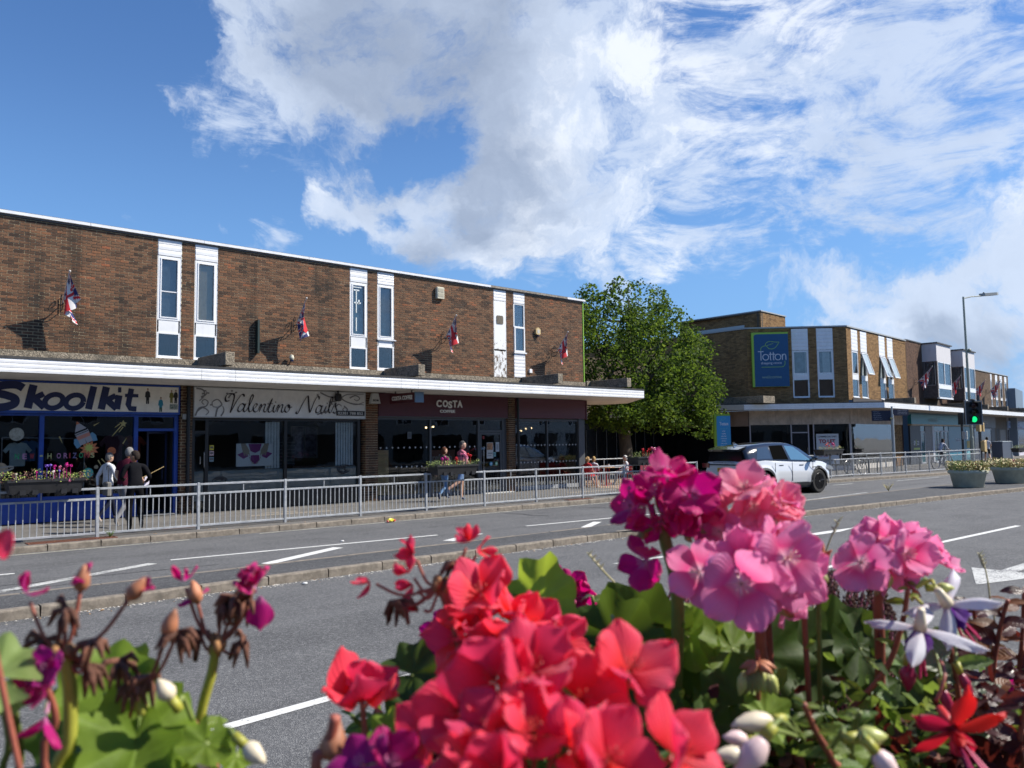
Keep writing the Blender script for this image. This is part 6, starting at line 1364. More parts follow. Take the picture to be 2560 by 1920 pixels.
bicycle('silver', 'silver bicycle being ridden by the cyclist in a pale shirt', (47.4,17.75,0), radians(-12), (.42,.44,.45), 1.1)

# ================================================================== the tree
def leafcloud(q, blobs, n, size, seed, nm=3):
    r = random.Random(seed); tot = sum(b_[1]**2*1.0 for b_ in blobs)
    for (c, rad, sq) in blobs:
        c = Vector(c); k = int(n*rad**2/tot)
        for i in range(k):
            d = Vector((r.gauss(0,1), r.gauss(0,1), r.gauss(0,1))).normalized(); d.z *= sq
            rr = rad*(.45+.55*r.random()**.45)*(1+.22*mnoise.noise(c+d*2.1)+.15*mnoise.noise(d*6+c))
            p = c+d*rr
            if mnoise.noise(p*.85) < -.10 or mnoise.noise(p*1.9+Vector((9,2,1))) < -.18: continue
            a = Vector((r.gauss(0,1), r.gauss(0,1), r.gauss(-.3,.6))).normalized(); e = a.orthogonal().normalized(); e = (Matrix.Rotation(r.uniform(0,6.28),3,a) @ e); s_ = size*r.uniform(.6,1.3)
            q.mi = 0 if r.random() < .5 else (1 if r.random() < .6 else 2)
            p2 = a*s_; q.add([p, p+p2*.45+e*s_*.34, p+p2, p+p2*.5-e*s_*.34], [(0,1,2,3)])
def leaf_mat(name, col, tr, trans=.4, rough=.65, var=.35, vs=3):
    if name in MATS: return MATS[name]
    m = bpy.data.materials.new(name); m.use_nodes = True; t = NT(m.node_tree); t.n.clear(); b = t.node('ShaderNodeBsdfPrincipled'); b.inputs['Roughness'].default_value = rough; b.inputs['Specular IOR Level'].default_value = .12
    pos = t.node('ShaderNodeNewGeometry').outputs['Position']; f = t.noise(pos, vs, 3)
    t.set(b.inputs['Base Color'], t.mix(f, c4(tuple(x*(1-var) for x in col)), c4(tuple(x*(1+var) for x in col)))); tl = t.node('ShaderNodeBsdfTranslucent'); tl.inputs[0].default_value = c4(tr)
    mx = t.node('ShaderNodeMixShader'); mx.inputs[0].default_value = trans; t.set(mx.inputs[1], b.outputs[0]); t.set(mx.inputs[2], tl.outputs[0]); o = t.node('ShaderNodeOutputMaterial'); t.set(o.inputs[0], mx.outputs[0]); MATS[name] = m; return m
LM = [leaf_mat('leaf_mid', (.048,.085,.014), (.17,.27,.03), .34), leaf_mat('leaf_dark', (.026,.052,.012), (.09,.16,.02), .3), leaf_mat('leaf_light', (.085,.13,.02), (.26,.36,.05), .38)]
BARK = mat('bark', (.085,.07,.055), .95, var=.35, vscale=10, bump=.8, bscale=18, stretch=(1,1,.3))
tx, ty = 30.2, 25.8
tree = thing('street_tree', 'big rounded green broadleaf tree standing between the two brick buildings', 'tree', (tx, ty, 0))
q = MB(); q.tube(catmull([(0,0,0),(.05,0,1.2),(.0,.05,2.4),(.1,.0,3.4)],4), [.42,.36,.34,.32,.31,.30,.29,.28,.28,.27,.27,.26,.26], 12); q.build('trunk', BARK, tree, smooth=True)
rr_ = random.Random(5)
def limb(p0, p1, r0, d=0):
    mid = (Vector(p0)+Vector(p1))/2+Vector((rr_.uniform(-.2,.2), rr_.uniform(-.2,.2), rr_.uniform(-.1,.25))); q = MB(); P = catmull([p0, mid, p1], 4); q.tube(P, [r0*(1-.7*i/(len(P)-1)) for i in range(len(P))], 6)
    q.build('limb', BARK, tree, smooth=True)
    if d < 1:
        for k in range(3):
            s0 = Vector(p0).lerp(Vector(p1), .45+.18*k); limb(s0, s0+Vector((rr_.uniform(-1.4,1.4), rr_.uniform(-1.4,1.4), rr_.uniform(.4,1.6))), r0*.45, d+1)
for e in ((-2.6,-.6,6.2),(-1.5,.6,7.8),(-.2,-.6,8.6),(1.2,.4,8.2),(2.6,-.4,6.9),(3.4,.2,5.2),(-3.2,.2,4.6),(1.4,-1.6,5.8),(-.8,-1.8,6.0)): limb((.1,0,3.0), e, .16)
BL = []
for (x, y, z, rd, sq) in ((-2.3,-.2,5.6,2.0,1),(-2.9,.1,7.0,1.3,.9),(-1.2,.2,7.5,1.8,.95),(.4,.0,7.9,1.75,.95),(-2.7,0,4.0,1.6,1),(-.6,-1.2,5.8,2.0,1),(1.3,-.9,6.2,2.0,1),(2.0,.2,7.4,1.7,.9),(3.0,-.3,6.2,1.6,.9),
        (3.8,.0,5.2,1.35,.8),(3.2,-.9,4.2,1.5,.9),(1.7,-1.5,4.5,1.7,.95),(-.7,-1.4,4.0,1.6,.8),(3.9,-1.0,3.4,1.05,.9),(3.5,-1.5,2.7,.8,1.0),(.6,-1.5,3.4,1.2,.7),(-3.8,.2,7.7,.55,.9),(-4.4,.1,7.6,.3,.9),(-2.0,.0,8.7,.5,1.1),(-.4,0,9.3,.5,1.0),(1.9,0,9.0,.6,1),
        (3.9,.1,7.0,.6,.8),(4.8,0,5.6,.5,.6),(4.9,-.4,4.6,.4,.5),(-1.9,-1.3,3.2,1.2,.6),(2.3,-1.6,3.2,1.0,.7)): BL.append(((x,y,z),rd,sq))
BL += [((-4.3,0,7.2),.8,1),((-3.7,.3,6.0),1.3,1),((-3.6,.2,4.9),1.2,1),((-.2,-1.7,3.1),1.1,.8),((1.1,-1.8,3.0),1.0,.8),((-1.5,-1.2,3.0),1.2,.8),((2.9,-1.8,2.6),.8,.9)]
BL = [((x*1.28+.35, y, z), rd*1.10, sq) for (x, y, z), rd, sq in BL]
q = MB(); leafcloud(q, BL, 80000, .165, 3); o = q.build('crown', LM, tree); o['kind'] = 'stuff'
# ivy on the shaded side of the terrace, low trees beyond
iv = thing('ivy', 'dark ivy hanging over the yard wall left of the tree trunk', 'ivy', (24.5, 26.5, 2)); q = MB(); leafcloud(q, [((0,0,0),1.1,1.0),((.9,.3,.6),1.0,1),((-.6,0,.9),.9,1),((2.0,.2,1.1),1.1,.8)], 7000, .13, 8); o = q.build('foliage', LM[:2], iv); o.data.polygons.foreach_set('material_index', [i % 2 for i in range(len(o.data.polygons))]); o['kind'] = 'stuff'
yw = thing('yard_wall', 'dark brick yard wall behind the seated people', 'wall', (23.4, 27.6, 0)); TW = frame((23.4,27.6),(1,0)); q = MB(TW); q.box(0,5.6,0,.22,0,2.4); q.build('wall_core', MORT2, yw); bricks(yw, TW, 0, 5.6, 0, 2.4, BR3)
for k, (x, y) in enumerate(((90,30),)): pass
# opposite side of the street: seen only as reflections in the shop windows
OW = mat('opposite_render', (.42,.42,.40), .8, var=.1)
ob = thing('opposite_shops', 'pale rendered houses across the street behind the viewer', 'building', (8, -12, 0))
q = MB(IDT); q.box(-25,130,-20,-12,0,5.6); q.build('wall', OW, ob)
q = MB(IDT); q.add([(-25.5,-11.6,5.5),(130,-11.6,5.5),(130,-16,8.2),(-25.5,-16,8.2),(-25.5,-20.4,5.5),(130,-20.4,5.5)], [(0,1,2,3),(3,2,5,4)]); q.build('roof', mat('opposite_tiles', (.06,.055,.055), .9, var=.3), ob)
for k in range(38):
    x = -23+k*4; q = MB(IDT); q.box(x,x+1.3,-12.06,-11.94,3.4,4.8); w_ = q.build('window', mat('black_glass', (.012,.013,.016), .12), ob); q = MB(IDT); frm(q, x-.08,x+1.38,3.32,4.88,.08,-11.99,-11.9); q.box(x+.62,x+.68,-11.98,-11.9,3.4,4.8); q.build('window_frame', UPVC, w_)
    q = MB(IDT); q.box(x-.4,x+2.6,-12.06,-11.94,.3,2.5); q.build('shop_window', MATS['black_glass'], ob)
# ================================================================== people
SKINM = mat('skin', (.50,.30,.21), .55, var=.06)
J0 = dict(pel=(0,0,.96), wst=(0,-.01,1.10), che=(0,-.01,1.28), nkb=(0,-.01,1.43), nck=(0,.01,1.51),
  shL=(-.165,-.01,1.40), elL=(-.225,-.03,1.13), wrL=(-.225,.07,.90), haL=(-.225,.10,.83), shR=(.165,-.01,1.40), elR=(.225,-.03,1.13), wrR=(.225,.07,.90), haR=(.225,.10,.83),
  hpL=(-.09,0,.92), knL=(-.10,.03,.50), anL=(-.10,-.02,.09), toL=(-.115,.13,.035), hpR=(.09,0,.92), knR=(.10,.03,.50), anR=(.10,-.02,.09), toR=(.115,.13,.035))
BN = [('pel','wst','top'),('wst','che','top'),('che','nkb','top'),('nkb','nck','skin')]
for s_ in 'LR': BN += [('nkb','sh'+s_,'top'),('sh'+s_,'el'+s_,'arm'),('el'+s_,'wr'+s_,'fore'),('wr'+s_,'ha'+s_,'skin'),('pel','hp'+s_,'leg'),('hp'+s_,'kn'+s_,'leg'),('kn'+s_,'an'+s_,'shin'),('an'+s_,'to'+s_,'shoe')]
RAD = dict(pel=(.150,.115), wst=(.130,.098), che=(.158,.108), nkb=(.088,.068), nck=(.052,.056), sh=(.070,.066), el=(.043,.043), wr=(.027,.030), ha=(.034,.022), hp=(.096,.098), kn=(.060,.063), an=(.040,.045), to=(.038,.028))
def person(label, loc, rz, H=1.75, pose={}, top=(.5,.5,.5), leg=(.1,.1,.1), shoe=(.05,.05,.05), sleeve='short', legs='long', hair=(.06,.03,.02), hstyle='short', fat=1.0, look=0, hem=.0, stripe=None, skin=None, nod=0):
    t = thing('person', label, 'person', loc, rz, None); J = {k: Vector(v) for k, v in J0.items()}
    for k, v in pose.items(): J[k] = Vector(v)
    S = H/1.75
    me = bpy.data.meshes.new('sk'); names = list(J); idx = {n: i for i, n in enumerate(names)}
    me.from_pydata([tuple(J[n]*S) for n in names], [(idx[a], idx[c]) for a, c, _ in BN], [])
    o = bpy.data.objects.new('sk', me); COL.objects.link(o); sm_ = o.modifiers.new('s', 'SKIN'); sm_.use_smooth_shade = True; sm_.branch_smoothing = .4
    for n in names:
        r = RAD.get(n, RAD.get(n[:2])); f = fat if n in ('pel','wst','che') else (1+fat)/2
        v = me.skin_vertices[0].data[idx[n]]; v.radius = (r[0]*S*f, r[1]*S*f); v.use_root = (n == 'pel')
    sb = o.modifiers.new('u', 'SUBSURF'); sb.levels = 2; sb.render_levels = 2
    dg = bpy.context.evaluated_depsgraph_get(); ev = bpy.data.meshes.new_from_object(o.evaluated_get(dg)); bpy.data.objects.remove(o)
    sk = skin or SKINM
    M = [mat('cloth_%.2f_%.2f_%.2f' % top, top, .9, var=.15, vscale=12, bump=.5, bscale=14, spec=.1), mat('legs_%.2f_%.2f_%.2f' % leg, leg, .9, var=.2, vscale=10, bump=.5, bscale=16, spec=.1), sk, mat('shoe_%.2f_%.2f_%.2f' % shoe, shoe, .6), mat('sole_white', (.6,.6,.6), .7)]
    if stripe: M.append(mat('stripe_%.2f' % stripe[0], stripe, .85))
    q = MB()
    q.v = [v.co.copy() for v in ev.vertices]
    segs_ = [(J[a]*S, J[c]*S, k, a, c) for a, c, k in BN]
    for p in ev.polygons:
        c = p.center; best = None
        for a, e, k, na, nc in segs_:
            d = e-a; u = max(0, min(1, (c-a).dot(d)/d.length_squared)); dist = (c-(a+d*u)).length / (RAD.get(na, RAD.get(na[:2]))[0]*(1-u)+RAD.get(nc, RAD.get(nc[:2]))[0]*u)
            if best is None or dist < best[0]: best = (dist, k, u)
        k, u = best[1], best[2]
        m_ = dict(top=0, skin=2, leg=1, shoe=3).get(k)
        if k == 'arm': m_ = 0 if (sleeve == 'long' or u < .62) else 2
        if k == 'fore': m_ = 0 if (sleeve == 'long' and u < .93) else 2
        if k == 'shin': m_ = (1 if u < .93 else 3) if legs == 'long' else 2
        if k == 'leg' and legs == 'short' and u > .82: m_ = 2
        if k == 'top' and c.z < (J['pel'].z+.02-hem)*S and (c.z < J['pel'].z*S+.02): m_ = 1
        if k == 'leg' and c.z > (J['pel'].z-hem)*S: m_ = 0
        if k == 'shoe' and c.z < min(J['anL'].z, J['anR'].z)*S-.055*S: m_ = 4
        if stripe and m_ == 0 and int((c.z/S)*14) % 3 == 0 and k in ('top','arm'): m_ = 5
        q.f.append(list(p.vertices)); q.m.append(m_); q.tone.append(0); q.sm.append(True)
    bpy.data.meshes.remove(ev)
    # head with brow, nose, chin and ears, turned and tilted on the neck
    hc = (J['nck']+Vector((0,.02,.115)))*S; R3 = Matrix.Translation(hc) @ Matrix.Rotation(look,4,'Z') @ Matrix.Rotation(-nod,4,'X')
    def shp(p):
        z = p.z; w_ = 1-.22*max(0,-z)**1.5; y = p.y
        if y > .3 and abs(p.x) < .3: y += .13*math.exp(-((z+.12)/.16)**2)*(1-abs(p.x)/.3)          # nose
        if y > .3: y -= .07*math.exp(-((z-.12)/.12)**2)*math.exp(-((abs(p.x)-.42)/.2)**2)           # eye sockets
        if y > .4 and z < -.55: y += .10
        return Vector((p.x*w_, y*(1-.1*max(0,-z)), z))
    q.mi = 2; q.smooth = True; k0 = len(q.v); q.ball((0,0,0), (.077*S,.098*S,.120*S), 18, 14, shp)
    for s_ in (-1,1): q.ball((s_*.078*S,-.005,-.008), (.012*S,.022*S,.032*S), 6, 5)
    for i in range(k0, len(q.v)): q.v[i] = R3 @ q.v[i]
    # hands: thumb and four fingers of unequal length, slightly curled
    for s_ in 'LR':
        w0, h0 = J['wr'+s_]*S, J['ha'+s_]*S; d = (h0-w0).normalized(); side = d.orthogonal().normalized(); n_ = d.cross(side)
        for k, (off_, ln) in enumerate(((-.024,.055),(-.008,.068),(.008,.064),(.024,.052))):
            b0 = h0+side*off_*S+d*.005; q.tube([b0-d*.01, b0+d*ln*.5*S, b0+d*ln*.85*S+n_*.018*S], [.0085*S,.008*S,.006*S], 5)
        b0 = w0.lerp(h0,.5)+side*.026*S; q.tube([b0, b0+side*.018*S+d*.025*S, b0+side*.022*S+d*.05*S+n_*.01], [.010*S,.009*S,.007*S], 5)
    q.build('body', M, t)
    # hair
    HM = mat('hair_%.2f_%.2f' % hair[:2], hair, .85, spec=.12, var=.3, vscale=60, bump=.6, bscale=120); hq = MB(); n, m_ = 18, 12; vs = []; fs = []
    for i in range(m_+1):
        th = pi*i/m_
        for k in range(n):
            a = 2*pi*k/n; p = Vector((sin(th)*cos(a), sin(th)*sin(a), cos(th))); g = 1+.05*mnoise.noise(p*6)
            vs.append(R3 @ Vector((p.x*.086*S*g, (p.y*.104-.010)*S*g, (p.z*.124+.010)*S*g)))
    lim = {'short': -.12, 'bald': -.12, 'bob': -.95, 'tail': -.2}[hstyle]
    for i in range(m_):
        th = pi*(i+.5)/m_
        for k in range(n):
            a = 2*pi*(k+.5)/n; y = sin(th)*sin(a); z = cos(th); 
            if z < lim and not (hstyle in ('short','tail') and y < -.35 and z > -.75): continue
            if y > .25 and z < (.50 if hstyle != 'bob' else .42): continue
            if y > -.05 and z < .1 and hstyle != 'bob': continue
            if hstyle == 'bald' and z > .55 and y > -.75: continue
            fs.append([i*n+k, (i+1)*n+k, (i+1)*n+(k+1)%n, i*n+(k+1)%n])
    hq.v = vs; hq.f = fs; hq.m = [0]*len(fs); hq.tone = [0]*len(fs); hq.sm = [True]*len(fs); ho = hq.build('hair', HM, t, smooth=True)
    so_ = ho.modifiers.new('t', 'SOLIDIFY'); so_.thickness = .012
    if hstyle == 'tail': q = MB(); q.tube([R3 @ Vector((0,-.10*S,.06*S)), R3 @ Vector((0,-.15*S,.05*S)), R3 @ Vector((0,-.165*S,-.06*S))], [.025,.03,.012], 8); q.build('ponytail', HM, t, smooth=True)
    q = MB()
    for s_ in (-1,1): q.ball(R3 @ Vector((s_*.030*S,.088*S,.014*S)), (.009*S,.006*S,.006*S), 6, 4)
    q.build('eyes', mat('eye_dark', (.02,.015,.012), .3), t)
    q = MB(); q.ball(R3 @ Vector((0,.094*S,-.055*S)), (.022*S,.006*S,.006*S), 8, 4); q.build('mouth', mat('lip', (.32,.12,.10), .5), t)
    return t
WALK = dict(knL=(-.10,.20,.52), anL=(-.10,.28,.12), toL=(-.11,.42,.10), knR=(.10,-.02,.50), anR=(.10,-.33,.16), toR=(.11,-.24,.04), elL=(-.25,-.12,1.15), wrL=(-.24,-.12,.92), haL=(-.24,-.10,.85), elR=(.25,.03,1.15), wrR=(.24,.20,.97), haR=(.23,.25,.92), pel=(0,0,.94), hpL=(-.09,.02,.90), hpR=(.09,-.02,.90))
def mod(base, **k): d = dict(base); d.update(k); return d
# man in black, seen from behind, one heel lifted
person('man in a black jacket and trousers seen from behind at the railing', (5.40,18.12,0), radians(-8), 1.72,
  mod(J0, knL=(-.10,.05,.52), anL=(-.09,0,.09), toL=(-.10,.15,.035), knR=(.12,.08,.52), anR=(.11,-.18,.22), toR=(.12,-.14,.09), elR=(.30,.02,1.16), wrR=(.26,.22,1.06), haR=(.24,.29,1.06), elL=(-.27,.05,1.17), wrL=(-.20,.24,1.10), haL=(-.17,.30,1.12), che=(.0,.05,1.28), nkb=(0,.09,1.42), nck=(0,.12,1.50), shL=(-.185,.07,1.39), shR=(.185,.07,1.39)),
  (.008,.008,.010), (.006,.006,.008), (.015,.015,.017), 'long', 'long', (.03,.022,.018), 'short', 1.22, look=radians(55), hem=.10, skin=mat('skin_tan', (.30,.165,.10), .55))
t = thing('paper_sheet', 'white folded paper and a thin stick held by the man in black', 'paper', (5.63,18.3,1.08)); q = MB(); q.add([(0,0,-.14),(.12,.04,-.1),(.14,.04,.12),(.02,0,.06)], [(0,1,2,3)]); q.build('sheet', mat('paper_lilac', (.55,.52,.62), .7), t); q = MB(); q.tube([(-.02,0,.05),(.42,.02,.27)], .008, 5); q.build('stick', mat('stick_wood', (.42,.30,.12), .6), t)
# grey haired man in burgundy over white
person('grey haired man in a burgundy jumper beside the man in black', (5.58,19.6,0), radians(-55), 1.80,
  mod(WALK, che=(0,.08,1.27), nkb=(0,.15,1.41), nck=(0,.18,1.49), shL=(-.18,.13,1.39), shR=(.18,.13,1.39), elL=(-.26,.10,1.14), wrL=(-.22,.22,.95), haL=(-.21,.27,.9), elR=(.26,.16,1.15), wrR=(.24,.33,1.0), haR=(.23,.38,.97)),
  (.065,.010,.022), (.17,.17,.18), (.2,.18,.16), 'short', 'long', (.20,.195,.19), 'short', 1.15, hem=.05)
person('person in a white shirt and dark trousers with a grey bag, half hidden', (5.62,20.9,0), radians(-70), 1.66, WALK, (.60,.62,.66), (.012,.015,.03), (.4,.33,.28), 'long', 'long', (.16,.155,.15), 'short', 1.1, hem=.02)
t = thing('shoulder_bag', 'pale grey bag hanging beside the white shirted person', 'bag', (5.56,20.75,.85)); q = MB(); q.bev(-.06,.06,-.16,.16,-.2,.12,.03); q.build('bag_body', mat('bag_grey', (.16,.155,.145), .9), t); q = MB(); q.tube([(0,-.12,.12),(0,-.05,.5),(0,.05,.5),(0,.12,.12)], .01, 5); q.build('strap', BLACKM, t)
# couple crossing in front of the café
person('man in a pink striped t-shirt and denim shorts striding past the coffee shop', (15.42,19.75,0), radians(-100), 1.84,
  mod(WALK, knL=(-.10,.03,.50), anL=(-.09,.02,.09), toL=(-.10,.17,.035), knR=(.10,-.18,.55), anR=(.10,-.52,.36), toR=(.11,-.50,.22), elL=(-.26,.02,1.15), wrL=(-.26,.16,.98), haL=(-.26,.2,.92)),
  (.46,.15,.20), (.17,.26,.42), (.06,.08,.14), 'short', 'short', (.10,.095,.09), 'short', 1.08, look=radians(-40), hem=.02, stripe=(.07,.05,.10))
person('woman with a brown bob, olive top and blue jeans walking behind the café planter', (14.95,20.05,0), radians(-75), 1.66,
  mod(WALK, anR=(.10,-.40,.22), toR=(.11,-.36,.09)), (.10,.095,.07), (.13,.22,.36), (.04,.05,.09), 'long', 'long', (.10,.04,.022), 'bob', 1.02, look=radians(-30), hem=.04)
# seated at the café tables
SIT = dict(pel=(0,0,.50), wst=(0,-.03,.64), che=(0,-.03,.82), nkb=(0,-.0,.97), nck=(0,.02,1.05), shL=(-.155,0,.94), shR=(.155,0,.94), elL=(-.20,.08,.70), wrL=(-.16,.28,.62), haL=(-.14,.34,.60), elR=(.20,.08,.70), wrR=(.16,.28,.62), haR=(.14,.34,.60),
  hpL=(-.09,.05,.49), hpR=(.09,.05,.49), knL=(-.11,.44,.49), knR=(.11,.44,.49), anL=(-.11,.58,.09), anR=(.11,.50,.09), toL=(-.11,.72,.03), toR=(.12,.64,.03))
person('girl with a blond ponytail, red top and denim shorts on a café chair', (22.75,21.35,0), radians(-80), 1.62, mod(SIT, anL=(-.11,.72,.10), toL=(-.11,.85,.05)), (.42,.03,.035), (.26,.34,.40), (.65,.65,.66), 'short', 'short', (.36,.23,.11), 'tail', .95)
person('blond boy in a white shirt sitting at the café table, back turned', (23.7,21.9,0), radians(-70), 1.60, SIT, (.55,.56,.62), (.05,.05,.06), (.5,.5,.5), 'long', 'long', (.42,.29,.13), 'short', .95)
person('white haired woman in a white top sitting at the far café table', (25.3,21.6,0), radians(60), 1.62, SIT, (.60,.60,.62), (.2,.2,.2), (.3,.3,.3), 'long', 'long', (.6,.58,.55), 'short', 1.05)
# cyclist and walker
person('cyclist in a pale shirt and dark cap riding along behind the railing', (47.2,17.78,.10), radians(-102), 1.70, dict(pel=(0,.0,.93), wst=(0,.06,1.05), che=(0,.19,1.20), nkb=(0,.30,1.32), nck=(0,.35,1.38), shL=(-.165,.28,1.29), shR=(.165,.28,1.29), elL=(-.22,.38,1.08), wrL=(-.22,.56,1.00), haL=(-.22,.62,.98), elR=(.22,.38,1.08), wrR=(.22,.56,1.00), haR=(.22,.62,.98),
  hpL=(-.09,.03,.90), hpR=(.09,.03,.90), knL=(-.10,.36,.70), anL=(-.10,.16,.36), toL=(-.10,.30,.32), knR=(.10,.26,.55), anR=(.10,.12,.12), toR=(.10,.26,.10)), (.42,.42,.46), (.08,.08,.09), (.05,.05,.05), 'long', 'long', (.02,.02,.02), 'short')
person('walker in a pale grey t-shirt and black shorts by the far cabinet', (62.3,20.3,0), radians(-60), 1.72, WALK, (.50,.50,.53), (.01,.01,.012), (.03,.03,.03), 'short', 'short', (.03,.025,.02), 'short', 1.05, hem=.06)

# ================================================================== café furniture
REDM = mat('chair_red', (.26,.015,.022), .4)
def cafe_chair(x, y, rz, label):
    t = thing('cafe_chair', label, 'chair', (x, y, 0), rz, 'red slatted café chairs')
    q = MB(); q.bev(-.21,.21,-.2,.2,.44,.46,.01); q.build('seat', REDM, t)
    for sx in (-1,1):
        q = MB(); q.tube([(sx*.2,.19,.45),(sx*.22,.22,0)], .013, 6); q.build('leg', REDM, t); q = MB(); q.tube([(sx*.2,-.19,.86),(sx*.2,-.17,.45),(sx*.22,-.24,0)], .013, 6); q.build('leg', REDM, t)
    q = MB(); q.tube([(-.2,-.19,.86),(.2,-.19,.86)], .013, 6); q.build('top_rail', REDM, t)
    for k in range(6): q = MB(); q.box(-.165+k*.06,-.14+k*.06,-.195,-.183,.47,.86); q.build('slat', REDM, t)
    q = MB(); q.tube([(-.21,-.18,.66),(-.24,.1,.66),(-.21,.18,.45)], .012, 5); q.tube([(.21,-.18,.66),(.24,.1,.66),(.21,.18,.45)], .012, 5); q.build('armrests', REDM, t)
for x, y, rz, l in ((22.75,21.3,-80,'red café chair under the girl in the red top'),(23.7,21.85,-70,'red café chair under the blond boy'),(25.3,21.6,60,'red café chair under the white haired woman'),(24.0,22.9,-160,'empty red café chair at the far side of the near table'),(26.2,22.4,100,'empty red café chair beyond the second table'),(23.0,22.6,-100,'empty red café chair close to the corner column'),(25.0,23.0,170,'empty red café chair tucked in behind the tables')): cafe_chair(x, y, radians(rz), l)
for x, y, l in ((24.2,21.7,'round café table in front of the blond boy'),(25.4,22.6,'round café table nearer the tree trunk')):
    t = thing('cafe_table', l, 'table', (x, y, 0)); q = MB(); q.lathe([(0,.72),(.34,.72),(.35,.735),(.34,.75),(0,.75)], 20); q.build('tabletop', WOOD, t); q = MB(); q.tube([(0,0,.02),(0,0,.72)], .03, 8); q.build('pedestal', REDM, t); q = MB(); q.lathe([(0,0),(.22,0),(.2,.02),(0,.04)], 14); q.build('foot', REDM, t)
t = thing('cup', 'white takeaway cup on the near café table', 'cup', (24.3,21.65,.75)); q = MB(); q.lathe([(.03,0),(.04,.1),(.042,.11)], 10); q.build('cup_body', mat('sole_white', (.6,.6,.6), .7), t)
# low black rail screening the café seats, and the maroon banner
t = thing('cafe_screen', 'grey handrail screen around the café seats near the tree', 'railing', (23.6, 23.6, 0))
for k in range(4): q = MB(); q.tube([(k*1.3,0,0),(k*1.3,0,1.0)], .02, 6); q.build('post', GAL, t)
q = MB(); q.tube([(0,0,1.0),(3.9,0,1.0)], .02, 6); q.tube([(0,0,.62),(3.9,0,.62)], .012, 6); q.build('rail', GAL, t)
BT = frame((23.42,19.3),(1,0)); t = thing('cafe_banner', 'maroon banner panel with three white coffee beans and a ring of dots', 'banner', (23.9,19.3,0)); q = MB(BT); q.box(0,.95,0,.02,.12,.92); q.build('sheet', mat('banner_red', (.20,.012,.03), .6), t); q = MB(BT); q.box(.97,2.2,0,.02,.12,.92); q.build('grey_sheet', mat('banner_grey', (.10,.11,.13), .6), t)
q = MB(BT)
for cx, cz, ang in ((.40,.50,.2),(.52,.62,-.25),(.58,.46,.0)): q.add([(cx+.055*cos(a)*cos(ang)-.13*sin(a)*sin(ang), -.004, cz+.055*cos(a)*sin(ang)+.13*sin(a)*cos(ang)) for a in [2*pi*k/14 for k in range(14)]], [tuple(range(14))])
q.build('bean_emblem', TRI, t); q = MB(BT)
for k in range(26): a = 2*pi*k/26; disc(q, .48+.34*cos(a), .52+.34*sin(a), .011, -.004, 6)
q.build('dot_ring', TRI, t); q = MB()
for x in (-.47,.5,1.75): q.tube([(x,.03,0),(x,.03,.95)], .016, 6)
q.build('frame', BLACKM, t); 

# ================================================================== the white car
CW = mat('car_white', (.62,.64,.66), .22, coat=1.0, spec=.6); CB = mat('car_black', (.012,.013,.015), .12, coat=1.0); CLAD = mat('car_cladding', (.022,.023,.025), .55)
CG = glass('car_glass', (.16,.20,.24), .10)
HEAD = radians(-9); CS = 1.05
front_axle = Vector((26.9,14.15,RZ)); CM_ = Matrix.Translation(front_axle) @ Matrix.Rotation(HEAD,4,'Z') @ Matrix.Scale(CS,4) @ Matrix.Scale(1.05,4,(0,0,1)) @ Matrix.Translation((-1.33,.92,0))
car = thing('car', 'white compact off-road car with a black roof driving away along the far carriageway', 'car', M=CM_)
WR = .375; AX = (-1.33, 1.33)
def lin(tab, x): return interp(tab, x) if x > tab[0][0] else tab[0][1]
WID = [(-2.19,.80),(-2.12,.88),(-1.9,.935),(-1.3,.95),(0,.945),(1.2,.945),(1.7,.92),(1.95,.86),(2.1,.74),(2.18,.58)]
BELT = [(-2.19,.98),(-2.0,1.06),(-1.2,1.08),(0,1.045),(.9,1.02),(1.3,1.0),(1.7,.96),(1.95,.90),(2.1,.82),(2.18,.72)]
BOT = [(-2.19,.44),(-2.05,.34),(-1.8,.28),(1.8,.27),(2.0,.30),(2.18,.40)]
xsb = sorted(set([-2.19,-2.16,-2.12,-2.04,-1.95,2.18,2.16,2.1,2.02,1.92,1.85]+[round(-1.85+.1*k,3) for k in range(38)]+[a+d for a in AX for d in (-.43,-.41,-.37,-.3,-.2,-.1,0,.1,.2,.3,.37,.41,.43)]))
NRW = 9
def body_ring(x):
    w_ = lin(WID, x); bl = lin(BELT, x); bt = lin(BOT, x); zb = bt
    for a in AX:
        d = abs(x-a)
        if d < .43: zb = max(zb, .36+sqrt(max(0,.43**2-d*d))-.0)
    pts = []
    for k in range(NRW):
        u = k/(NRW-1); z = zb+(bl-zb)*u; zz = (z-.27)/(bl-.27+.001)
        yy = w_*(.955+.045*sin(min(1,max(0,zz)*1.25)*pi))-.055*max(0,zz-.62)**1.3/.28
        fl = 0
        for a in AX:
            d = sqrt((x-a)**2+(z-.36)**2)
            if d < .60: fl = max(fl, .022*min(1,(.60-d)/.08))
        pts.append((yy+fl, z))
    return pts, w_, bl, zb
q = MB(); rows = []
for x in xsb:
    pts, w_, bl, zb = body_ring(x); cap = [(pts[-1][0]*.93, bl+.025), (w_*.45, bl+.05+(.02 if x > .9 else 0)), (0, bl+.055+(.02 if x > .9 else 0))]
    rows.append([(x, -y, z) for y, z in pts+cap]+[(x, y, z) for y, z in reversed((pts+cap)[:-1])])
nr = len(rows[0])
for r_ in rows: q.v += [Vector(p) for p in r_]
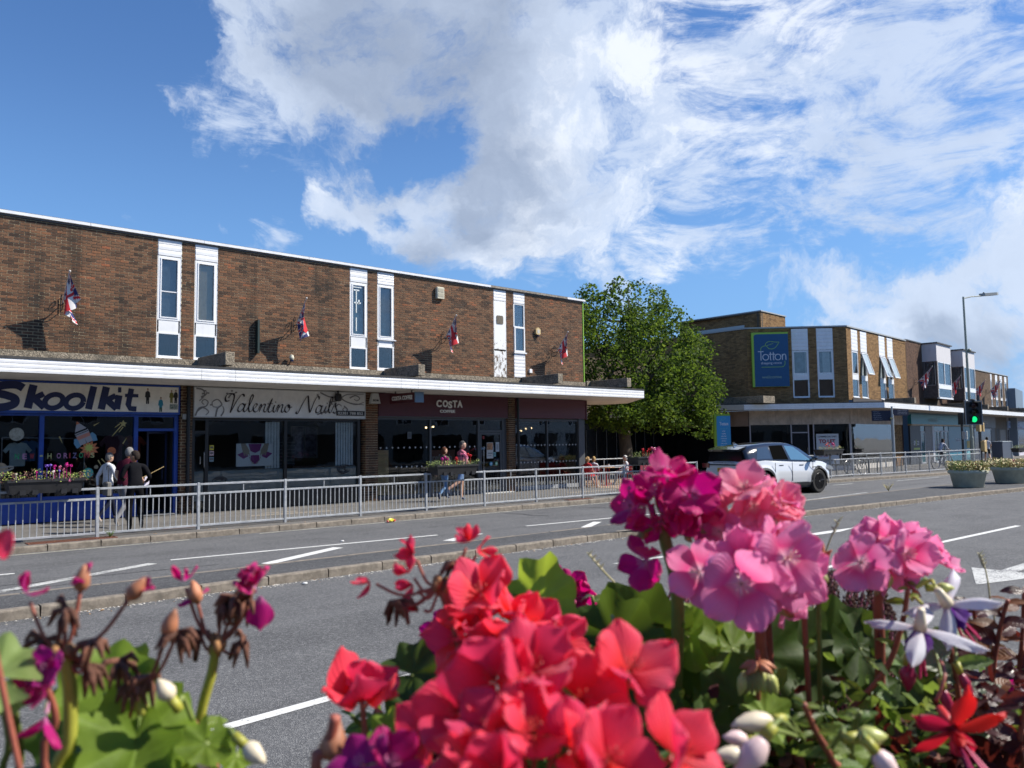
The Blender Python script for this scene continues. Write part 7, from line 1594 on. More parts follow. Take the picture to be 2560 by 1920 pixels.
for i in range(len(rows)-1):
    for k in range(nr-1):
        zc_ = (rows[i][k][2]+rows[i+1][k+1][2])/2; xc = (rows[i][0][0]+rows[i+1][0][0])/2; side = k < NRW-1 or k > nr-NRW-1
        arch = any(sqrt((xc-a)**2+(zc_-.36)**2) < .495 for a in AX) and side
        clad = arch or (side and zc_ < .40) or zc_ < .47 and (xc < -2.0)
        q.f.append([i*nr+k, (i+1)*nr+k, (i+1)*nr+k+1, i*nr+k+1]); q.m.append(1 if clad else 0); q.tone.append(0); q.sm.append(True)
q.f.append(list(range(nr))); q.m.append(0); q.tone.append(0); q.sm.append(False); q.f.append([(len(rows)-1)*nr+k for k in range(nr)][::-1]); q.m.append(1); q.tone.append(0); q.sm.append(False)
body = q.build('body', [CW, CLAD], car)
# cabin
ROOF = [(-2.06,1.40),(-1.9,1.48),(-1.5,1.565),(-.9,1.615),(-.2,1.635),(.25,1.60),(.6,1.47),(.95,1.25),(1.28,1.06)]
def cab(x, t_, side=1, off_=0):
    "t 0 at the waist, 1 at the roof edge"
    bl = lin(BELT, min(x,1.2))+.0; zr = lin(ROOF, x)-.05; z = bl+(zr-bl)*t_; wb = lin(WID, x)*.955-.03; wt = .62 if x > -1.8 else .56
    hh = max(0, min(1, (z-1.04)/.55)); y = wb-(wb-wt)*hh
    return (x, side*-1*(y+off_), z)
xc = [-2.06,-1.9,-1.7,-1.5,-1.2,-.9,-.5,-.1,.2,.4,.6,.8,.95,1.1,1.27]
q = MB(); cr = []
for x in xc:
    base = [cab(x,0), cab(x,.5), cab(x,1)]; zr = lin(ROOF, x); top_ = [(x,-.5,zr-.015),(x,-.25,zr),(x,0,zr+.003)]
    r_ = base+top_; r_ = r_+[(x,-p[1],p[2]) for p in reversed(r_[:-1])]; cr.append(r_)
n2 = len(cr[0])
for r_ in cr: q.v += [Vector(p) for p in r_]
for i in range(len(cr)-1):
    for k in range(n2-1): q.f.append([i*n2+k,(i+1)*n2+k,(i+1)*n2+k+1,i*n2+k+1]); q.m.append(0); q.tone.append(0); q.sm.append(True)
q.f.append(list(range(n2))); q.m.append(0); q.tone.append(0); q.sm.append(False)
q.build('roof', CB, car, smooth=False)
def sidewin(nm, xs0, xs1, t0, t1, m_, side):
    "window between two slanted edges: xs = (x at waist, x at roof)"
    q = MB(); N_ = 6; L1 = []
    for i in range(N_+1):
        u = i/N_; xb = xs0[0]+(xs1[0]-xs0[0])*u; xt = xs0[1]+(xs1[1]-xs0[1])*u
        L1.append((cab(xb,t0,side,.006), cab(xt,t1,side,.006)))
    q.add([p for a in L1 for p in a], [(2*i,2*i+2,2*i+3,2*i+1) for i in range(N_)]); return q.build(nm, m_, car)
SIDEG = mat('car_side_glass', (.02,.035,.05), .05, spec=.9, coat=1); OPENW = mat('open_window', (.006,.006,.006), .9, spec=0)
for sd in (1,-1):
    sidewin('front_window', (-.02,-.10), (1.02,.35), .06, .88, mat('blue_side_glass', (.07,.17,.26), .06, spec=.9, coat=1), sd); sidewin('rear_door_window', (-.86,-.82), (-.12,-.18), .06, .90, OPENW if sd == 1 else SIDEG, sd); sidewin('quarter_window', (-1.62,-1.42), (-.94,-.90), .10, .84, SIDEG, sd)
q = MB(); q.add([(1.34,-.66,1.07),(1.34,.66,1.07),(.42,.55,1.575),(.42,-.55,1.575)], [(0,1,2,3)]); q.build('windscreen', SIDEG, car)
q = MB(); q.add([(-2.12,-.74,1.05),(-2.12,.74,1.05),(-2.08,.60,1.40),(-2.08,-.60,1.40)], [(0,1,2,3)]); q.build('rear_window', mat('rear_glass', (.006,.006,.007), .15), car)
q = MB(); q.prism([(-2.20,1.36),(-1.95,1.44),(-1.8,1.52),(-1.9,1.50),(-2.24,1.42)], -.64, .64, 'y'); q.build('spoiler', CB, car)
q = MB(); q.prism([(-1.75,1.545),(-1.55,1.56),(-1.70,1.63),(-1.76,1.62)], -.02, .02, 'y'); q.build('aerial_fin', mat('chrome', (.6,.6,.6), .2, 1), car)
TYR = MATS['tyre']; ALW = mat('wheel_black', (.02,.02,.022), .25, .6)
def cwheel(ax, sd):
    y0 = -.90*sd; q = MB(); q.lathe([(.25,-.11),(.34,-.115),(WR-.012,-.09),(WR,-.05),(WR,.05),(WR-.012,.09),(.34,.115),(.25,.11)], 32, (0,0,0), 'y'); w_ = q.build('wheel', TYR, car, smooth=False, loc=(ax, y0+.09*sd, WR))
    f = -sd; q = MB(); q.lathe([(.265,.0),(.27,.10*1),(.25,.115)], 28, (0,0,0), 'y', 1, 1)
    if sd == 1: q.v = [Vector((v.x,-v.y,v.z)) for v in q.v]
    for k in range(5):
        a = 2*pi*k/5+.3
        for da in (-.13,.13):
            c0, c1 = Vector((.05*cos(a),f*.10,.05*sin(a))), Vector((.255*cos(a+da),f*.105,.255*sin(a+da))); q.tube([c0,c1], [.022,.017], 5)
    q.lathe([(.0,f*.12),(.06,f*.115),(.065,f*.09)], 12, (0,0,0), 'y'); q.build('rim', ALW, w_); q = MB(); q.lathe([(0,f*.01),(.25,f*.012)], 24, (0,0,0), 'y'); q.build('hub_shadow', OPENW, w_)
    q = MB(); q.lathe([(0,f*.124),(.03,f*.122)], 10, (0,0,0), 'y'); q.build('hub_cap', MATS['chrome'], w_)
for ax in AX:
    for sd in (1,-1): cwheel(ax, sd)
q = MB()
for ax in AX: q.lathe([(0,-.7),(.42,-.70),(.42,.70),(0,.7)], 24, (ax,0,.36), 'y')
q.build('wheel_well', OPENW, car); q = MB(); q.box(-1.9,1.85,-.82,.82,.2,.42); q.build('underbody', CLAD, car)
def sidebox(nm, x0, x1, z0, z1, m_, sd=1, pr_=.008, bev_=0):
    w_ = lin(WID,(x0+x1)/2); pts, *_ = body_ring((x0+x1)/2); zc_ = (z0+z1)/2; y = min(pts, key=lambda p: abs(p[1]-zc_))[0]
    q = MB(); q.box(x0,x1,min(-sd*(y-.02),-sd*(y+pr_)),max(-sd*(y-.02),-sd*(y+pr_)),z0,z1); return q.build(nm, m_, car)
for sd in (1,-1):
    sidebox('door_handle', -.62,-.42,.905,.925, CB, sd, .03); sidebox('door_handle', .38,.58,.895,.915, CB, sd, .03); sidebox('wing_vent', 1.0,1.38,.80,.84, CB, sd, .006); sidebox('side_moulding', -.85,.95,.375,.40, mat('trim_grey', (.3,.31,.32), .4), sd, .012)
    q = MB()
    for x in (-.88,.0-.06,.98): q.box(x-.004,x+.004,-sd*.955-.001 if sd > 0 else .94,-sd*.94 if sd > 0 else .955,.42,1.0)
    q.build('door_gap', mat('gap_dark', (.05,.05,.055), .6), car)
    q = MB(); q.ball((.98,-sd*1.02,1.10),(.09,.11,.07),10,7); q.box(.95,1.03,min(-sd*.86,-sd*.98),max(-sd*.86,-sd*.98),1.03,1.08); q.build('door_mirror', CB, car)
    q = MB(); q.prism([(-2.215,.86),(-2.0,.90),(-1.78,.95),(-1.80,.99),(-2.215,1.0)], min(-sd*.62,-sd*.925), max(-sd*.62,-sd*.925), 'y'); q.build('tail_light', mat('tail_red', (.16,.01,.012), .15, coat=1), car)
    q = MB(); q.prism([(1.75,.78),(2.13,.72),(2.10,.80),(1.9,.88)], min(-sd*.62,-sd*.88), max(-sd*.62,-sd*.88), 'y'); q.build('headlight', mat('headlight_clear', (.3,.33,.36), .1, coat=1), car)
q = MB(); q.box(-2.215,-2.19,-.62,.62,.94,.97); q.build('tailgate_strip', CB, car); q = MB(); q.box(-2.225,-2.19,-.26,.26,.74,.86); q.build('number_plate', mat('plate_yellow', (.55,.36,.02), .4), car)
TR = Matrix(((0,-1,0,0),(-1,0,0,0),(0,0,1,0),(0,0,0,1))); TR = Matrix.Rotation(radians(-90),4,'Z')
text('WA59 DMG', CM_ @ TR, -.22, .765, .44, .07, mat('print_black',(.01,.01,.012),.5), car, -2.232, .03); text('RANGE ROVER', CM_ @ TR, -.45, 1.005, .9, .035, mat('badge_grey', (.2,.2,.21), .3), car, -2.198, .02)
q = MB(); q.box(-2.25,-2.1,-.80,.80,.40,.60); q.build('rear_bumper', CLAD, car)
q = MB(); q.box(-.35,.55,-.6,.6,.6,1.0); q.build('seats', mat('seat_dark', (.02,.02,.02), .9), car)
hp = CM_ @ Vector((.35,-.42,0)); 
person('driver with pale hair seen through the side window of the white car', (hp.x, hp.y, .06+RZ), HEAD-pi/2, 1.55, SIT, (.1,.12,.16), (.03,.03,.04), (.02,.02,.02), 'long', 'long', (.4,.3,.18), 'short')
# ================================================================== flowers in the near planter
def petal_mat(name, base, mid, tip, vein, trans=.46, rough=.5):
    m = bpy.data.materials.new(name); m.use_nodes = True; t = NT(m.node_tree); t.n.clear()
    uv = t.node('ShaderNodeUVMap').outputs[0]; sp = t.node('ShaderNodeSeparateXYZ'); t.set(sp.inputs[0], uv); u, v = sp.outputs[0], sp.outputs[1]
    oi = t.node('ShaderNodeObjectInfo').outputs['Random']
    co = t.ramp(u, [(0, base), (.28, mid), (.62, tip), (1, tip)])
    av = t.math('ABSOLUTE', t.math('SUBTRACT', v, .5))
    wv = t.math('ABSOLUTE', t.math('SINE', t.math('MULTIPLY', t.math('DIVIDE', t.math('SUBTRACT', v, .5), t.math('ADD', t.math('MULTIPLY', u, .55), .28)), 19.0)))
    vn = t.math('MULTIPLY', t.smooth(wv, .30, .02), t.smooth(u, .98, .2))
    co = t.mix(t.math('MULTIPLY', vn, .7), co, c4(vein))
    co = t.mix(t.math('MULTIPLY', t.noise(t.node('ShaderNodeNewGeometry').outputs['Position'], 70, 4, .6), .22), co, c4(tuple(min(1, x*1.3+.03) for x in tip)))
    co = t.mix(t.math('MULTIPLY', t.smooth(u, .86, 1.0), .35), co, c4(tuple(min(1, x*1.15+.06) for x in tip)))
    hs = t.node('ShaderNodeHueSaturation'); t.set(hs.inputs['Color'], co); t.set(hs.inputs['Value'], t.math('ADD', t.math('MULTIPLY', oi, .34), .80)); t.set(hs.inputs['Hue'], t.math('ADD', t.math('MULTIPLY', oi, .018), .491))
    b = t.node('ShaderNodeBsdfPrincipled'); b.inputs['Roughness'].default_value = rough; b.inputs['Specular IOR Level'].default_value = .3; b.inputs['Sheen Weight'].default_value = .25
    t.set(b.inputs['Base Color'], hs.outputs[0]); tl = t.node('ShaderNodeBsdfTranslucent'); t.set(tl.inputs[0], hs.outputs[0])
    bn = t.node('ShaderNodeBump'); t.set(bn.inputs['Height'], wv); bn.inputs['Strength'].default_value = .3; bn.inputs['Distance'].default_value = .001; t.set(b.inputs['Normal'], bn.outputs[0])
    mx = t.node('ShaderNodeMixShader'); mx.inputs[0].default_value = trans; t.set(mx.inputs[1], b.outputs[0]); t.set(mx.inputs[2], tl.outputs[0])
    o = t.node('ShaderNodeOutputMaterial'); t.set(o.inputs[0], mx.outputs[0]); MATS[name] = m; return m
PM = dict(
  pink=petal_mat('petal_pink_geranium', (.92,.70,.78), (.88,.07,.30), (.92,.27,.52), (.76,.04,.24)),
  salmon=petal_mat('petal_salmon_geranium', (.92,.6,.55), (.90,.14,.26), (.93,.29,.42), (.78,.06,.16)),
  magenta=petal_mat('petal_magenta_geranium', (.72,.30,.55), (.66,.0,.24), (.60,.0,.18), (.38,.0,.12)),
  red=petal_mat('petal_coral_geranium', (.70,.01,.03), (.86,.015,.05), (.93,.05,.13), (.72,.008,.035)),
  purple=petal_mat('petal_purple', (.5,.02,.35), (.42,.0,.24), (.40,.0,.20), (.22,.0,.12)),
  fwhite=petal_mat('petal_white_fuchsia', (.80,.55,.55), (.78,.74,.80), (.76,.74,.80), (.72,.68,.76), .3),
  fpurple=petal_mat('petal_violet_fuchsia', (.3,.05,.4), (.16,.02,.34), (.13,.015,.30), (.07,.01,.2)),
  fred=petal_mat('petal_red_fuchsia', (.55,.01,.04), (.55,.01,.03), (.62,.01,.035), (.35,.0,.02)))
def petal_mesh(name, m, L=1.0, Wd=.42, cup=.18, roll=.22, ruf=.05, seed=0, claw=.2, notch=.06, tipx=7):
    r = random.Random(seed); NU, NV = 9, 8; q = MB(); vs = []; uv = []
    ph = r.uniform(0,6)
    for i in range(NU+1):
        u = 1-(1-i/NU)**1.7; wd = Wd*max(.03, 1-((u-.62)/.38)**2)**.5
        if u < .62: wd = Wd*(claw*.5+(1-claw*.5)*sin(min(1,u/.62)*pi/2)**1.25)
        for j in range(NV+1):
            v = j/NV*2-1; x = u*L*(1-.10*v*v*u) - notch*L*math.exp(-(v/.28)**2)*max(0,u-.8)*3
            z = cup*L*(u**2) - roll*Wd*v*v*(.3+.7*u) + ruf*L*sin(v*5+ph+u*3)*u*u + ruf*.6*L*sin(v*9+ph*2)*u**4 - .05*L*max(0,u-.75)*4*r.uniform(.7,1)
            vs.append((x, v*wd*L, z)); uv.append((u, j/NV))
    q.v = [Vector(p) for p in vs]
    for i in range(NU):
        for j in range(NV): q.f.append([i*(NV+1)+j, (i+1)*(NV+1)+j, (i+1)*(NV+1)+j+1, i*(NV+1)+j+1]); q.m.append(0); q.tone.append(0); q.sm.append(True)
    me = bpy.data.meshes.new(name); me.from_pydata([tuple(v) for v in q.v], [], q.f); me.materials.append(m); me.polygons.foreach_set('use_smooth', [True]*len(q.f))
    ul = me.uv_layers.new(name='UVMap'); 
    for lp in me.loops: ul.data[lp.index].uv = uv[lp.vertex_index]
    me.update(); return me
PS = {}
for c, m_ in PM.items():
    if c == 'fwhite': PS[c] = [petal_mesh('petal', m_, 1, .17, -.10, .5, .03, k, .5, -.1) for k in range(3)]
    elif c == 'fred': PS[c] = [petal_mesh('petal', m_, 1, .23, .12, .5, .03, k, .5, -.1) for k in range(3)]
    elif c == 'fpurple': PS[c] = [petal_mesh('petal', m_, 1, .45, .25, .6, .05, k, .5, .0) for k in range(3)]
    elif c == 'magenta': PS[c] = [petal_mesh('petal', m_, 1, .40+.03*(k%3), .10+.09*(k%3), .30, .06, k, .15, .03) for k in range(5)]
    elif c == 'red': PS[c] = [petal_mesh('petal', m_, 1, .46+.03*(k%3), .20+.16*(k%3), .36, .045, k, .12, .02) for k in range(5)]
    else: PS[c] = [petal_mesh('petal', m_, 1, .41+.03*(k%3), .05+.09*(k%3), .20, .045, k, .15, .04) for k in range(5)]
STEM = mat('stem_green', (.17,.22,.05), .55, var=.2, vscale=30); STEMR = mat('stem_red', (.30,.085,.055), .55, var=.3, vscale=40); STEMY = mat('stem_yellow', (.36,.36,.05), .5, var=.15, vscale=30)
CENT = {'pink': mat('stamen_pale', (.8,.55,.5), .5), 'salmon': mat('stamen_pale', (.8,.55,.5), .5), 'magenta': mat('stamen_mauve', (.6,.25,.4), .5), 'red': mat('stamen_red', (.5,.06,.05), .5), 'purple': mat('stamen_mauve', (.6,.25,.4), .5)}
BUDM = mat('bud_green', (.24,.25,.08), .6, var=.35, vscale=60); BUDP = mat('bud_pinkish', (.42,.17,.085), .6, var=.35, vscale=60); CREAMB = mat('bud_cream', (.70,.62,.45), .4, var=.15, vscale=50); DEADM = mat('withered', (.15,.06,.035), .85, var=.55, vscale=90, bump=.6); DEADL = mat('withered_tan', (.33,.17,.07), .85, var=.4, vscale=80); CALX = mat('calyx', (.30,.26,.10), .6, var=.3, vscale=60)
rf = random.Random(77)
def basis(n, spin=0):
    n = n.normalized(); a = n.orthogonal().normalized(); a = Matrix.Rotation(spin,3,n) @ a; return Matrix((a, n.cross(a), n)).transposed().to_4x4()
def floret(t, pos, n, size, kind, npet=5, spin=None, opening=1.0, stamens=True):
    "one flower: a small throat with stamens carries its petals"
    inv = WM[t.name].inverted(); spin = rf.uniform(0,6.28) if spin is None else spin; B = basis(n, spin)
    q = MB(); q.tube([(0,0,-size*.38),(0,0,-size*.08)], [size*.03,size*.07], 6)
    if stamens:
        for k in range(7):
            a = 2*pi*k/7; q.tube([(0,0,0),(cos(a)*size*.06,sin(a)*size*.06,size*.2),(cos(a)*size*.15,sin(a)*size*.15,size*.34)], [size*.014,size*.012,size*.02], 4)
    f = q.build('floret', CENT.get(kind, CALX), t); Mf = inv @ Matrix.Translation(pos) @ B; f.matrix_local = Mf; WM[f.name] = WM[t.name] @ Mf
    for k in range(npet):
        a = 2*pi*k/npet+rf.uniform(-.13,.13); lift = radians(rf.uniform(2,44))*opening; L = size*rf.uniform(.92,1.08)
        Mp = Matrix.Rotation(a,4,'Z') @ Matrix.Rotation(-lift,4,'Y') @ Matrix.Rotation(rf.uniform(-.45,.45),4,'X') @ Matrix.Translation((size*.05,0,size*.015*(k%2))) @ Matrix.Scale(L,4)
        o = bpy.data.objects.new('petal', rf.choice(PS[kind])); COL.objects.link(o); o.parent = f; o.matrix_local = Mp; KIDS.setdefault(f.name, []).append(o)
    return f
def cam_vec(x, y, z): return (_R2*x+_U2*y-_F*z).normalized()     # z towards the viewer
def sub(parent, nm, m, pts, r, n=7, taper=None):
    "tube part given in world space"
    if nm in ('stem', 'leaf_stalk'): e_ = Vector(pts[-1]); pts = list(pts)+[Vector((e_.x+.15*(.44-e_.x), e_.y+.3*(.33-e_.y), 1.455))]   # down to the soil
    q = MB(IDT); P = catmull(pts, 5) if len(pts) > 2 else [Vector(p) for p in pts]
    rr = [r*(1+(taper-1)*i/(len(P)-1)) for i in range(len(P))] if taper else r
    q.tube(P, rr, n); return q.build(nm, m, parent, smooth=True)
def podball(parent, nm, m, p, d, L, w_, n=9):
    "pointed bud along direction d"
    q = MB(Matrix.Translation(p) @ basis(Vector(d))); q.lathe([(w_*.25,0),(w_*.72,L*.15),(w_,L*.36),(w_*.80,L*.62),(w_*.42,L*.85),(w_*.10,L)], n); q.v = [v+Vector((1,1,1))*w_*.16*mnoise.noise(v*260) for v in q.v]; return q.build(nm, m, parent, smooth=True)
def head(name, label, c, R, depth, kind, nfl, fsize, stem_pts, stem_m=STEM, stem_r=.0035, buds=6, facing=(0,.25,.9), spread=1.0, kinds=None, extra=(), group=None):
    "umbel of florets round the top of a stem; R and fsize in metres, stem points in photo pixels with depths"
    C0 = spot(c[0], c[1], depth); root = spot(*stem_pts[-1])
    t = thing(name, label, 'flower', root, 0, group)
    pts = [C0-Vector((0,0,R*.55))]+[spot(*p) for p in stem_pts]
    sub(t, 'stem', stem_m, pts, stem_r, 8, 1.15)
    f0 = cam_vec(*facing); k = 0; i = 0; hub = pts[0]
    while k < nfl and i < 400:
        i += 1; g = k*2.399963; zz = 1-1.25*spread*(k+.5)/nfl; rr = sqrt(max(0,1-zz*zz)); B = basis(f0); d = (B @ Vector((rr*cos(g), rr*sin(g), zz)).to_4d()).to_3d() if False else (B.to_3x3() @ Vector((rr*cos(g), rr*sin(g), zz)))
        d = (d+Vector((rf.uniform(-.18,.18), rf.uniform(-.18,.18), rf.uniform(-.05,.22)))).normalized(); e_ = d*R*rf.uniform(.82,1.12); p = C0+Vector((e_.x, e_.y, e_.z*.62))
        floret(t, p, d, fsize*rf.uniform(.88,1.1), (kinds[k % len(kinds)] if kinds else kind)); sub(t, 'pedicel', stem_m, [hub, hub.lerp(p,.5)-Vector((0,0,.004)), p-d*fsize*.3], .0011, 5); k += 1
    for b_ in range(buds):
        a = rf.uniform(0,6.28); d = (_R*cos(a)+Vector((0,0,-.55+.5*rf.random()))+_F*(-.6*abs(sin(a)))).normalized(); e = hub+d*R*rf.uniform(.55,.95)
        sub(t, 'pedicel', stem_m, [hub, e], .001, 5); podball(t, 'bud', rf.choice([BUDM,BUDP,CALX]), e, d+Vector((0,0,-.3)), R*.36, R*.11)
    for (px, py, dd, n_, sz, kd) in extra: p = spot(px, py, depth+dd); floret(t, p, cam_vec(*n_), sz, kd)
    return t
# geranium leaf
def gleaf_mat(name, c, ring, tr, trans=.45):
    m = bpy.data.materials.new(name); m.use_nodes = True; t = NT(m.node_tree); t.n.clear(); uv = t.node('ShaderNodeUVMap').outputs[0]; sp = t.node('ShaderNodeSeparateXYZ'); t.set(sp.inputs[0], uv); rad, ang = sp.outputs[0], sp.outputs[1]
    w_ = t.math('ABSOLUTE', t.math('SINE', t.math('MULTIPLY', ang, pi*7))); vein = t.smooth(w_, .14, .0); oi = t.node('ShaderNodeObjectInfo').outputs['Random']; pos = t.node('ShaderNodeNewGeometry').outputs['Position']
    co = t.mix(t.math('MULTIPLY', t.math('MULTIPLY', t.smooth(rad,.35,.6), t.smooth(rad,.8,.62)), .45), c4(c), c4(ring)); co = t.mix(t.math('MULTIPLY', vein, .35), co, c4(tuple(min(1,x*1.7) for x in c)))
    co = t.mix(t.math('MULTIPLY', t.smooth(t.noise(pos, 45, 5, .7), .5, .8), .4), co, c4(tuple(x*.5 for x in c))); hs = t.node('ShaderNodeHueSaturation'); t.set(hs.inputs['Color'], co); t.set(hs.inputs['Value'], t.math('ADD', t.math('MULTIPLY', oi, .5), .75))
    b = t.node('ShaderNodeBsdfPrincipled'); b.inputs['Roughness'].default_value = .55; b.inputs['Specular IOR Level'].default_value = .3; t.set(b.inputs['Base Color'], hs.outputs[0]); tl = t.node('ShaderNodeBsdfTranslucent'); tm = t.mix(1.0, hs.outputs[0], c4(tr), 'MULTIPLY'); t.set(tl.inputs[0], t.mix(.75, hs.outputs[0], c4(tr)))
    bn = t.node('ShaderNodeBump'); t.set(bn.inputs['Height'], t.math('ADD', t.math('MULTIPLY', w_, -.6), t.noise(pos, 160, 3))); bn.inputs['Strength'].default_value = .35; bn.inputs['Distance'].default_value = .0012; t.set(b.inputs['Normal'], bn.outputs[0])
    mx = t.node('ShaderNodeMixShader'); mx.inputs[0].default_value = trans; t.set(mx.inputs[1], b.outputs[0]); t.set(mx.inputs[2], tl.outputs[0]); o = t.node('ShaderNodeOutputMaterial'); t.set(o.inputs[0], mx.outputs[0]); MATS[name] = m; return m
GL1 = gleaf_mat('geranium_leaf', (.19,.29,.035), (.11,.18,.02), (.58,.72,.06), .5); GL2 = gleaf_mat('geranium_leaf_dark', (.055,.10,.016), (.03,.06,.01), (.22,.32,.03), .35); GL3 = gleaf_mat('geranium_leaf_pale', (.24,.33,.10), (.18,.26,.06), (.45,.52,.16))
def gleaf_mesh(seed, m):
    r = random.Random(seed); NA, NR = 42, 6; vs = [(0,0,0)]; uv = [(0,.5)]; fs = []
    for i in range(1, NR+1):
        for k in range(NA+1):
            u = k/NA; a = pi*(.06+1.88*u)-pi/2+pi; lob = 1+.085*cos(7*2*pi*u)*1.0+.028*cos(35*2*pi*u)*(i/NR)**2+.03*sin(3*2*pi*u+seed); rr = i/NR*lob*(1-.05*r.random()*(i == NR)); z = .22*(i/NR)**1.5-.20*abs(sin(3.5*2*pi*u))*(i/NR)**2+.08*sin(2*pi*u*2+seed)*(i/NR)**2+.03*sin(2*pi*u*17)*(i/NR)**4
            vs.append((rr*cos(a), rr*sin(a), z)); uv.append((i/NR, u))
    for k in range(NA): fs.append((0,1+k,2+k))
    for i in range(NR-1):
        for k in range(NA): b_ = 1+i*(NA+1)+k; fs.append((b_, b_+NA+1, b_+NA+2, b_+1))
    me = bpy.data.meshes.new('leaf'); me.from_pydata(vs, [], fs); me.materials.append(m); me.polygons.foreach_set('use_smooth', [True]*len(fs)); ul = me.uv_layers.new(name='UVMap')
    for lp in me.loops: ul.data[lp.index].uv = uv[lp.vertex_index]
    me.update(); return me
GLM = {k: [gleaf_mesh(s_, m_) for s_ in range(3)] for k, m_ in (('a',GL1),('d',GL2),('p',GL3))}
def oleaf_mesh(seed, m, W_=.30, fold=.25, bend=.3):
    r = random.Random(seed); NU, NV = 9, 6; vs = []; uv = []; fs = []
    for i in range(NU+1):
        u = i/NU; wd = W_*sin(pi*min(1,u*.97+.03))**.75*(1-.25*u)
        for j in range(NV+1): v = j/NV*2-1; vs.append((u, v*wd, abs(v)*wd*fold*1.4-bend*u*u+.02*sin(u*22+abs(v)*3)*abs(v))); uv.append((u, j/NV))
    for i in range(NU):
        for j in range(NV): b_ = i*(NV+1)+j; fs.append((b_, b_+NV+1, b_+NV+2, b_+1))
    me = bpy.data.meshes.new('leaf'); me.from_pydata(vs, [], fs); me.materials.append(m); me.polygons.foreach_set('use_smooth', [True]*len(fs)); ul = me.uv_layers.new(name='UVMap')
    for lp in me.loops: ul.data[lp.index].uv = uv[lp.vertex_index]
    me.update(); return me
def oleaf_mat(name, c, tr, trans, rough=.45):
    m = bpy.data.materials.new(name); m.use_nodes = True; t = NT(m.node_tree); t.n.clear(); uv = t.node('ShaderNodeUVMap').outputs[0]; sp = t.node('ShaderNodeSeparateXYZ'); t.set(sp.inputs[0], uv); u, v = sp.outputs[0], sp.outputs[1]; av = t.math('ABSOLUTE', t.math('SUBTRACT', v, .5))
    w_ = t.math('ABSOLUTE', t.math('SINE', t.math('MULTIPLY', t.math('SUBTRACT', u, t.math('MULTIPLY', av, .55)), 26))); mid = t.smooth(av, .045, .01); vein = t.math('MAXIMUM', mid, t.math('MULTIPLY', t.smooth(w_, .2, .0), .6)); oi = t.node('ShaderNodeObjectInfo').outputs['Random']
    co = t.mix(t.math('MULTIPLY', vein, .45), c4(c), c4(tuple(min(1,x*1.8+.02) for x in c))); hs = t.node('ShaderNodeHueSaturation'); t.set(hs.inputs['Color'], co); t.set(hs.inputs['Value'], t.math('ADD', t.math('MULTIPLY', oi, .7), .65))
    b = t.node('ShaderNodeBsdfPrincipled'); b.inputs['Roughness'].default_value = rough; t.set(b.inputs['Base Color'], hs.outputs[0]); tl = t.node('ShaderNodeBsdfTranslucent'); tl.inputs[0].default_value = c4(tr); bn = t.node('ShaderNodeBump'); t.set(bn.inputs['Height'], w_); bn.inputs['Strength'].default_value = .4; bn.inputs['Distance'].default_value = .001; t.set(b.inputs['Normal'], bn.outputs[0])
    mx = t.node('ShaderNodeMixShader'); mx.inputs[0].default_value = trans; t.set(mx.inputs[1], b.outputs[0]); t.set(mx.inputs[2], tl.outputs[0]); o = t.node('ShaderNodeOutputMaterial'); t.set(o.inputs[0], mx.outputs[0]); MATS[name] = m; return m
OL = dict(m=oleaf_mat('maroon_leaf', (.060,.022,.022), (.26,.04,.02), .28, .35), o=oleaf_mat('bronze_leaf', (.16,.06,.02), (.42,.13,.02), .4), g=oleaf_mat('fuchsia_leaf', (.09,.16,.035), (.34,.46,.07), .4, .4), y=oleaf_mat('young_leaf', (.16,.24,.03), (.38,.46,.05), .4), s=oleaf_mat('sage_leaf', (.17,.21,.13), (.26,.32,.14), .3))
OLM = {k: [oleaf_mesh(s_, m_, .22+.05*s_, .25, .15+.12*s_) for s_ in range(3)] for k, m_ in OL.items()}
def put_leaf(t, me, p, n, up, size, nm='leaf'):
    "leaf blade at p, facing n, tip towards up"
    n = Vector(n).normalized(); u_ = (Vector(up)-n*Vector(up).dot(n)); u_ = u_.normalized() if u_.length > 1e-4 else n.orthogonal().normalized(); M = Matrix((u_, n.cross(u_), n)).transposed().to_4x4()
    o = bpy.data.objects.new(nm, me); COL.objects.link(o); o.parent = t; o.matrix_local = WM[t.name].inverted() @ Matrix.Translation(p) @ M @ Matrix.Scale(size,4); KIDS.setdefault(t.name, []).append(o); return o
# ------------------------------------------------ the trough everything grows in
TRZ = 1.50
near_t = thing('planter_trough', 'near planter trough below the big flowers, its rim glimpsed between the leaves', 'planter', (.44, .33, TRZ), radians(-15)); q = MB()
a_ = .66; h_ = .26; q.add([(-a_,-.22,0),(a_,-.22,0),(a_,.22,0),(-a_,.22,0),(-a_+.05,-.17,-h_),(a_-.05,-.17,-h_),(a_-.05,.17,-h_),(-a_+.05,.17,-h_),(-a_+.03,-.19,0),(a_-.03,-.19,0),(a_-.03,.19,0),(-a_+.03,.19,0),(-a_+.03,-.19,-.05),(a_-.03,-.19,-.05),(a_-.03,.19,-.05),(-a_+.03,.19,-.05)],
   [(0,1,5,4),(1,2,6,5),(2,3,7,6),(3,0,4,7),(4,5,6,7),(0,8,9,1),(1,9,10,2),(2,10,11,3),(3,11,8,0),(8,12,13,9),(9,13,14,10),(10,14,15,11),(11,15,12,8)]); q.build('trough', PL, near_t)
q = MB(); q.quad((-.63,-.19,-.03),(.63,-.19,-.03),(.63,.19,-.03),(-.63,.19,-.03)); q.build('soil', SOIL, near_t)
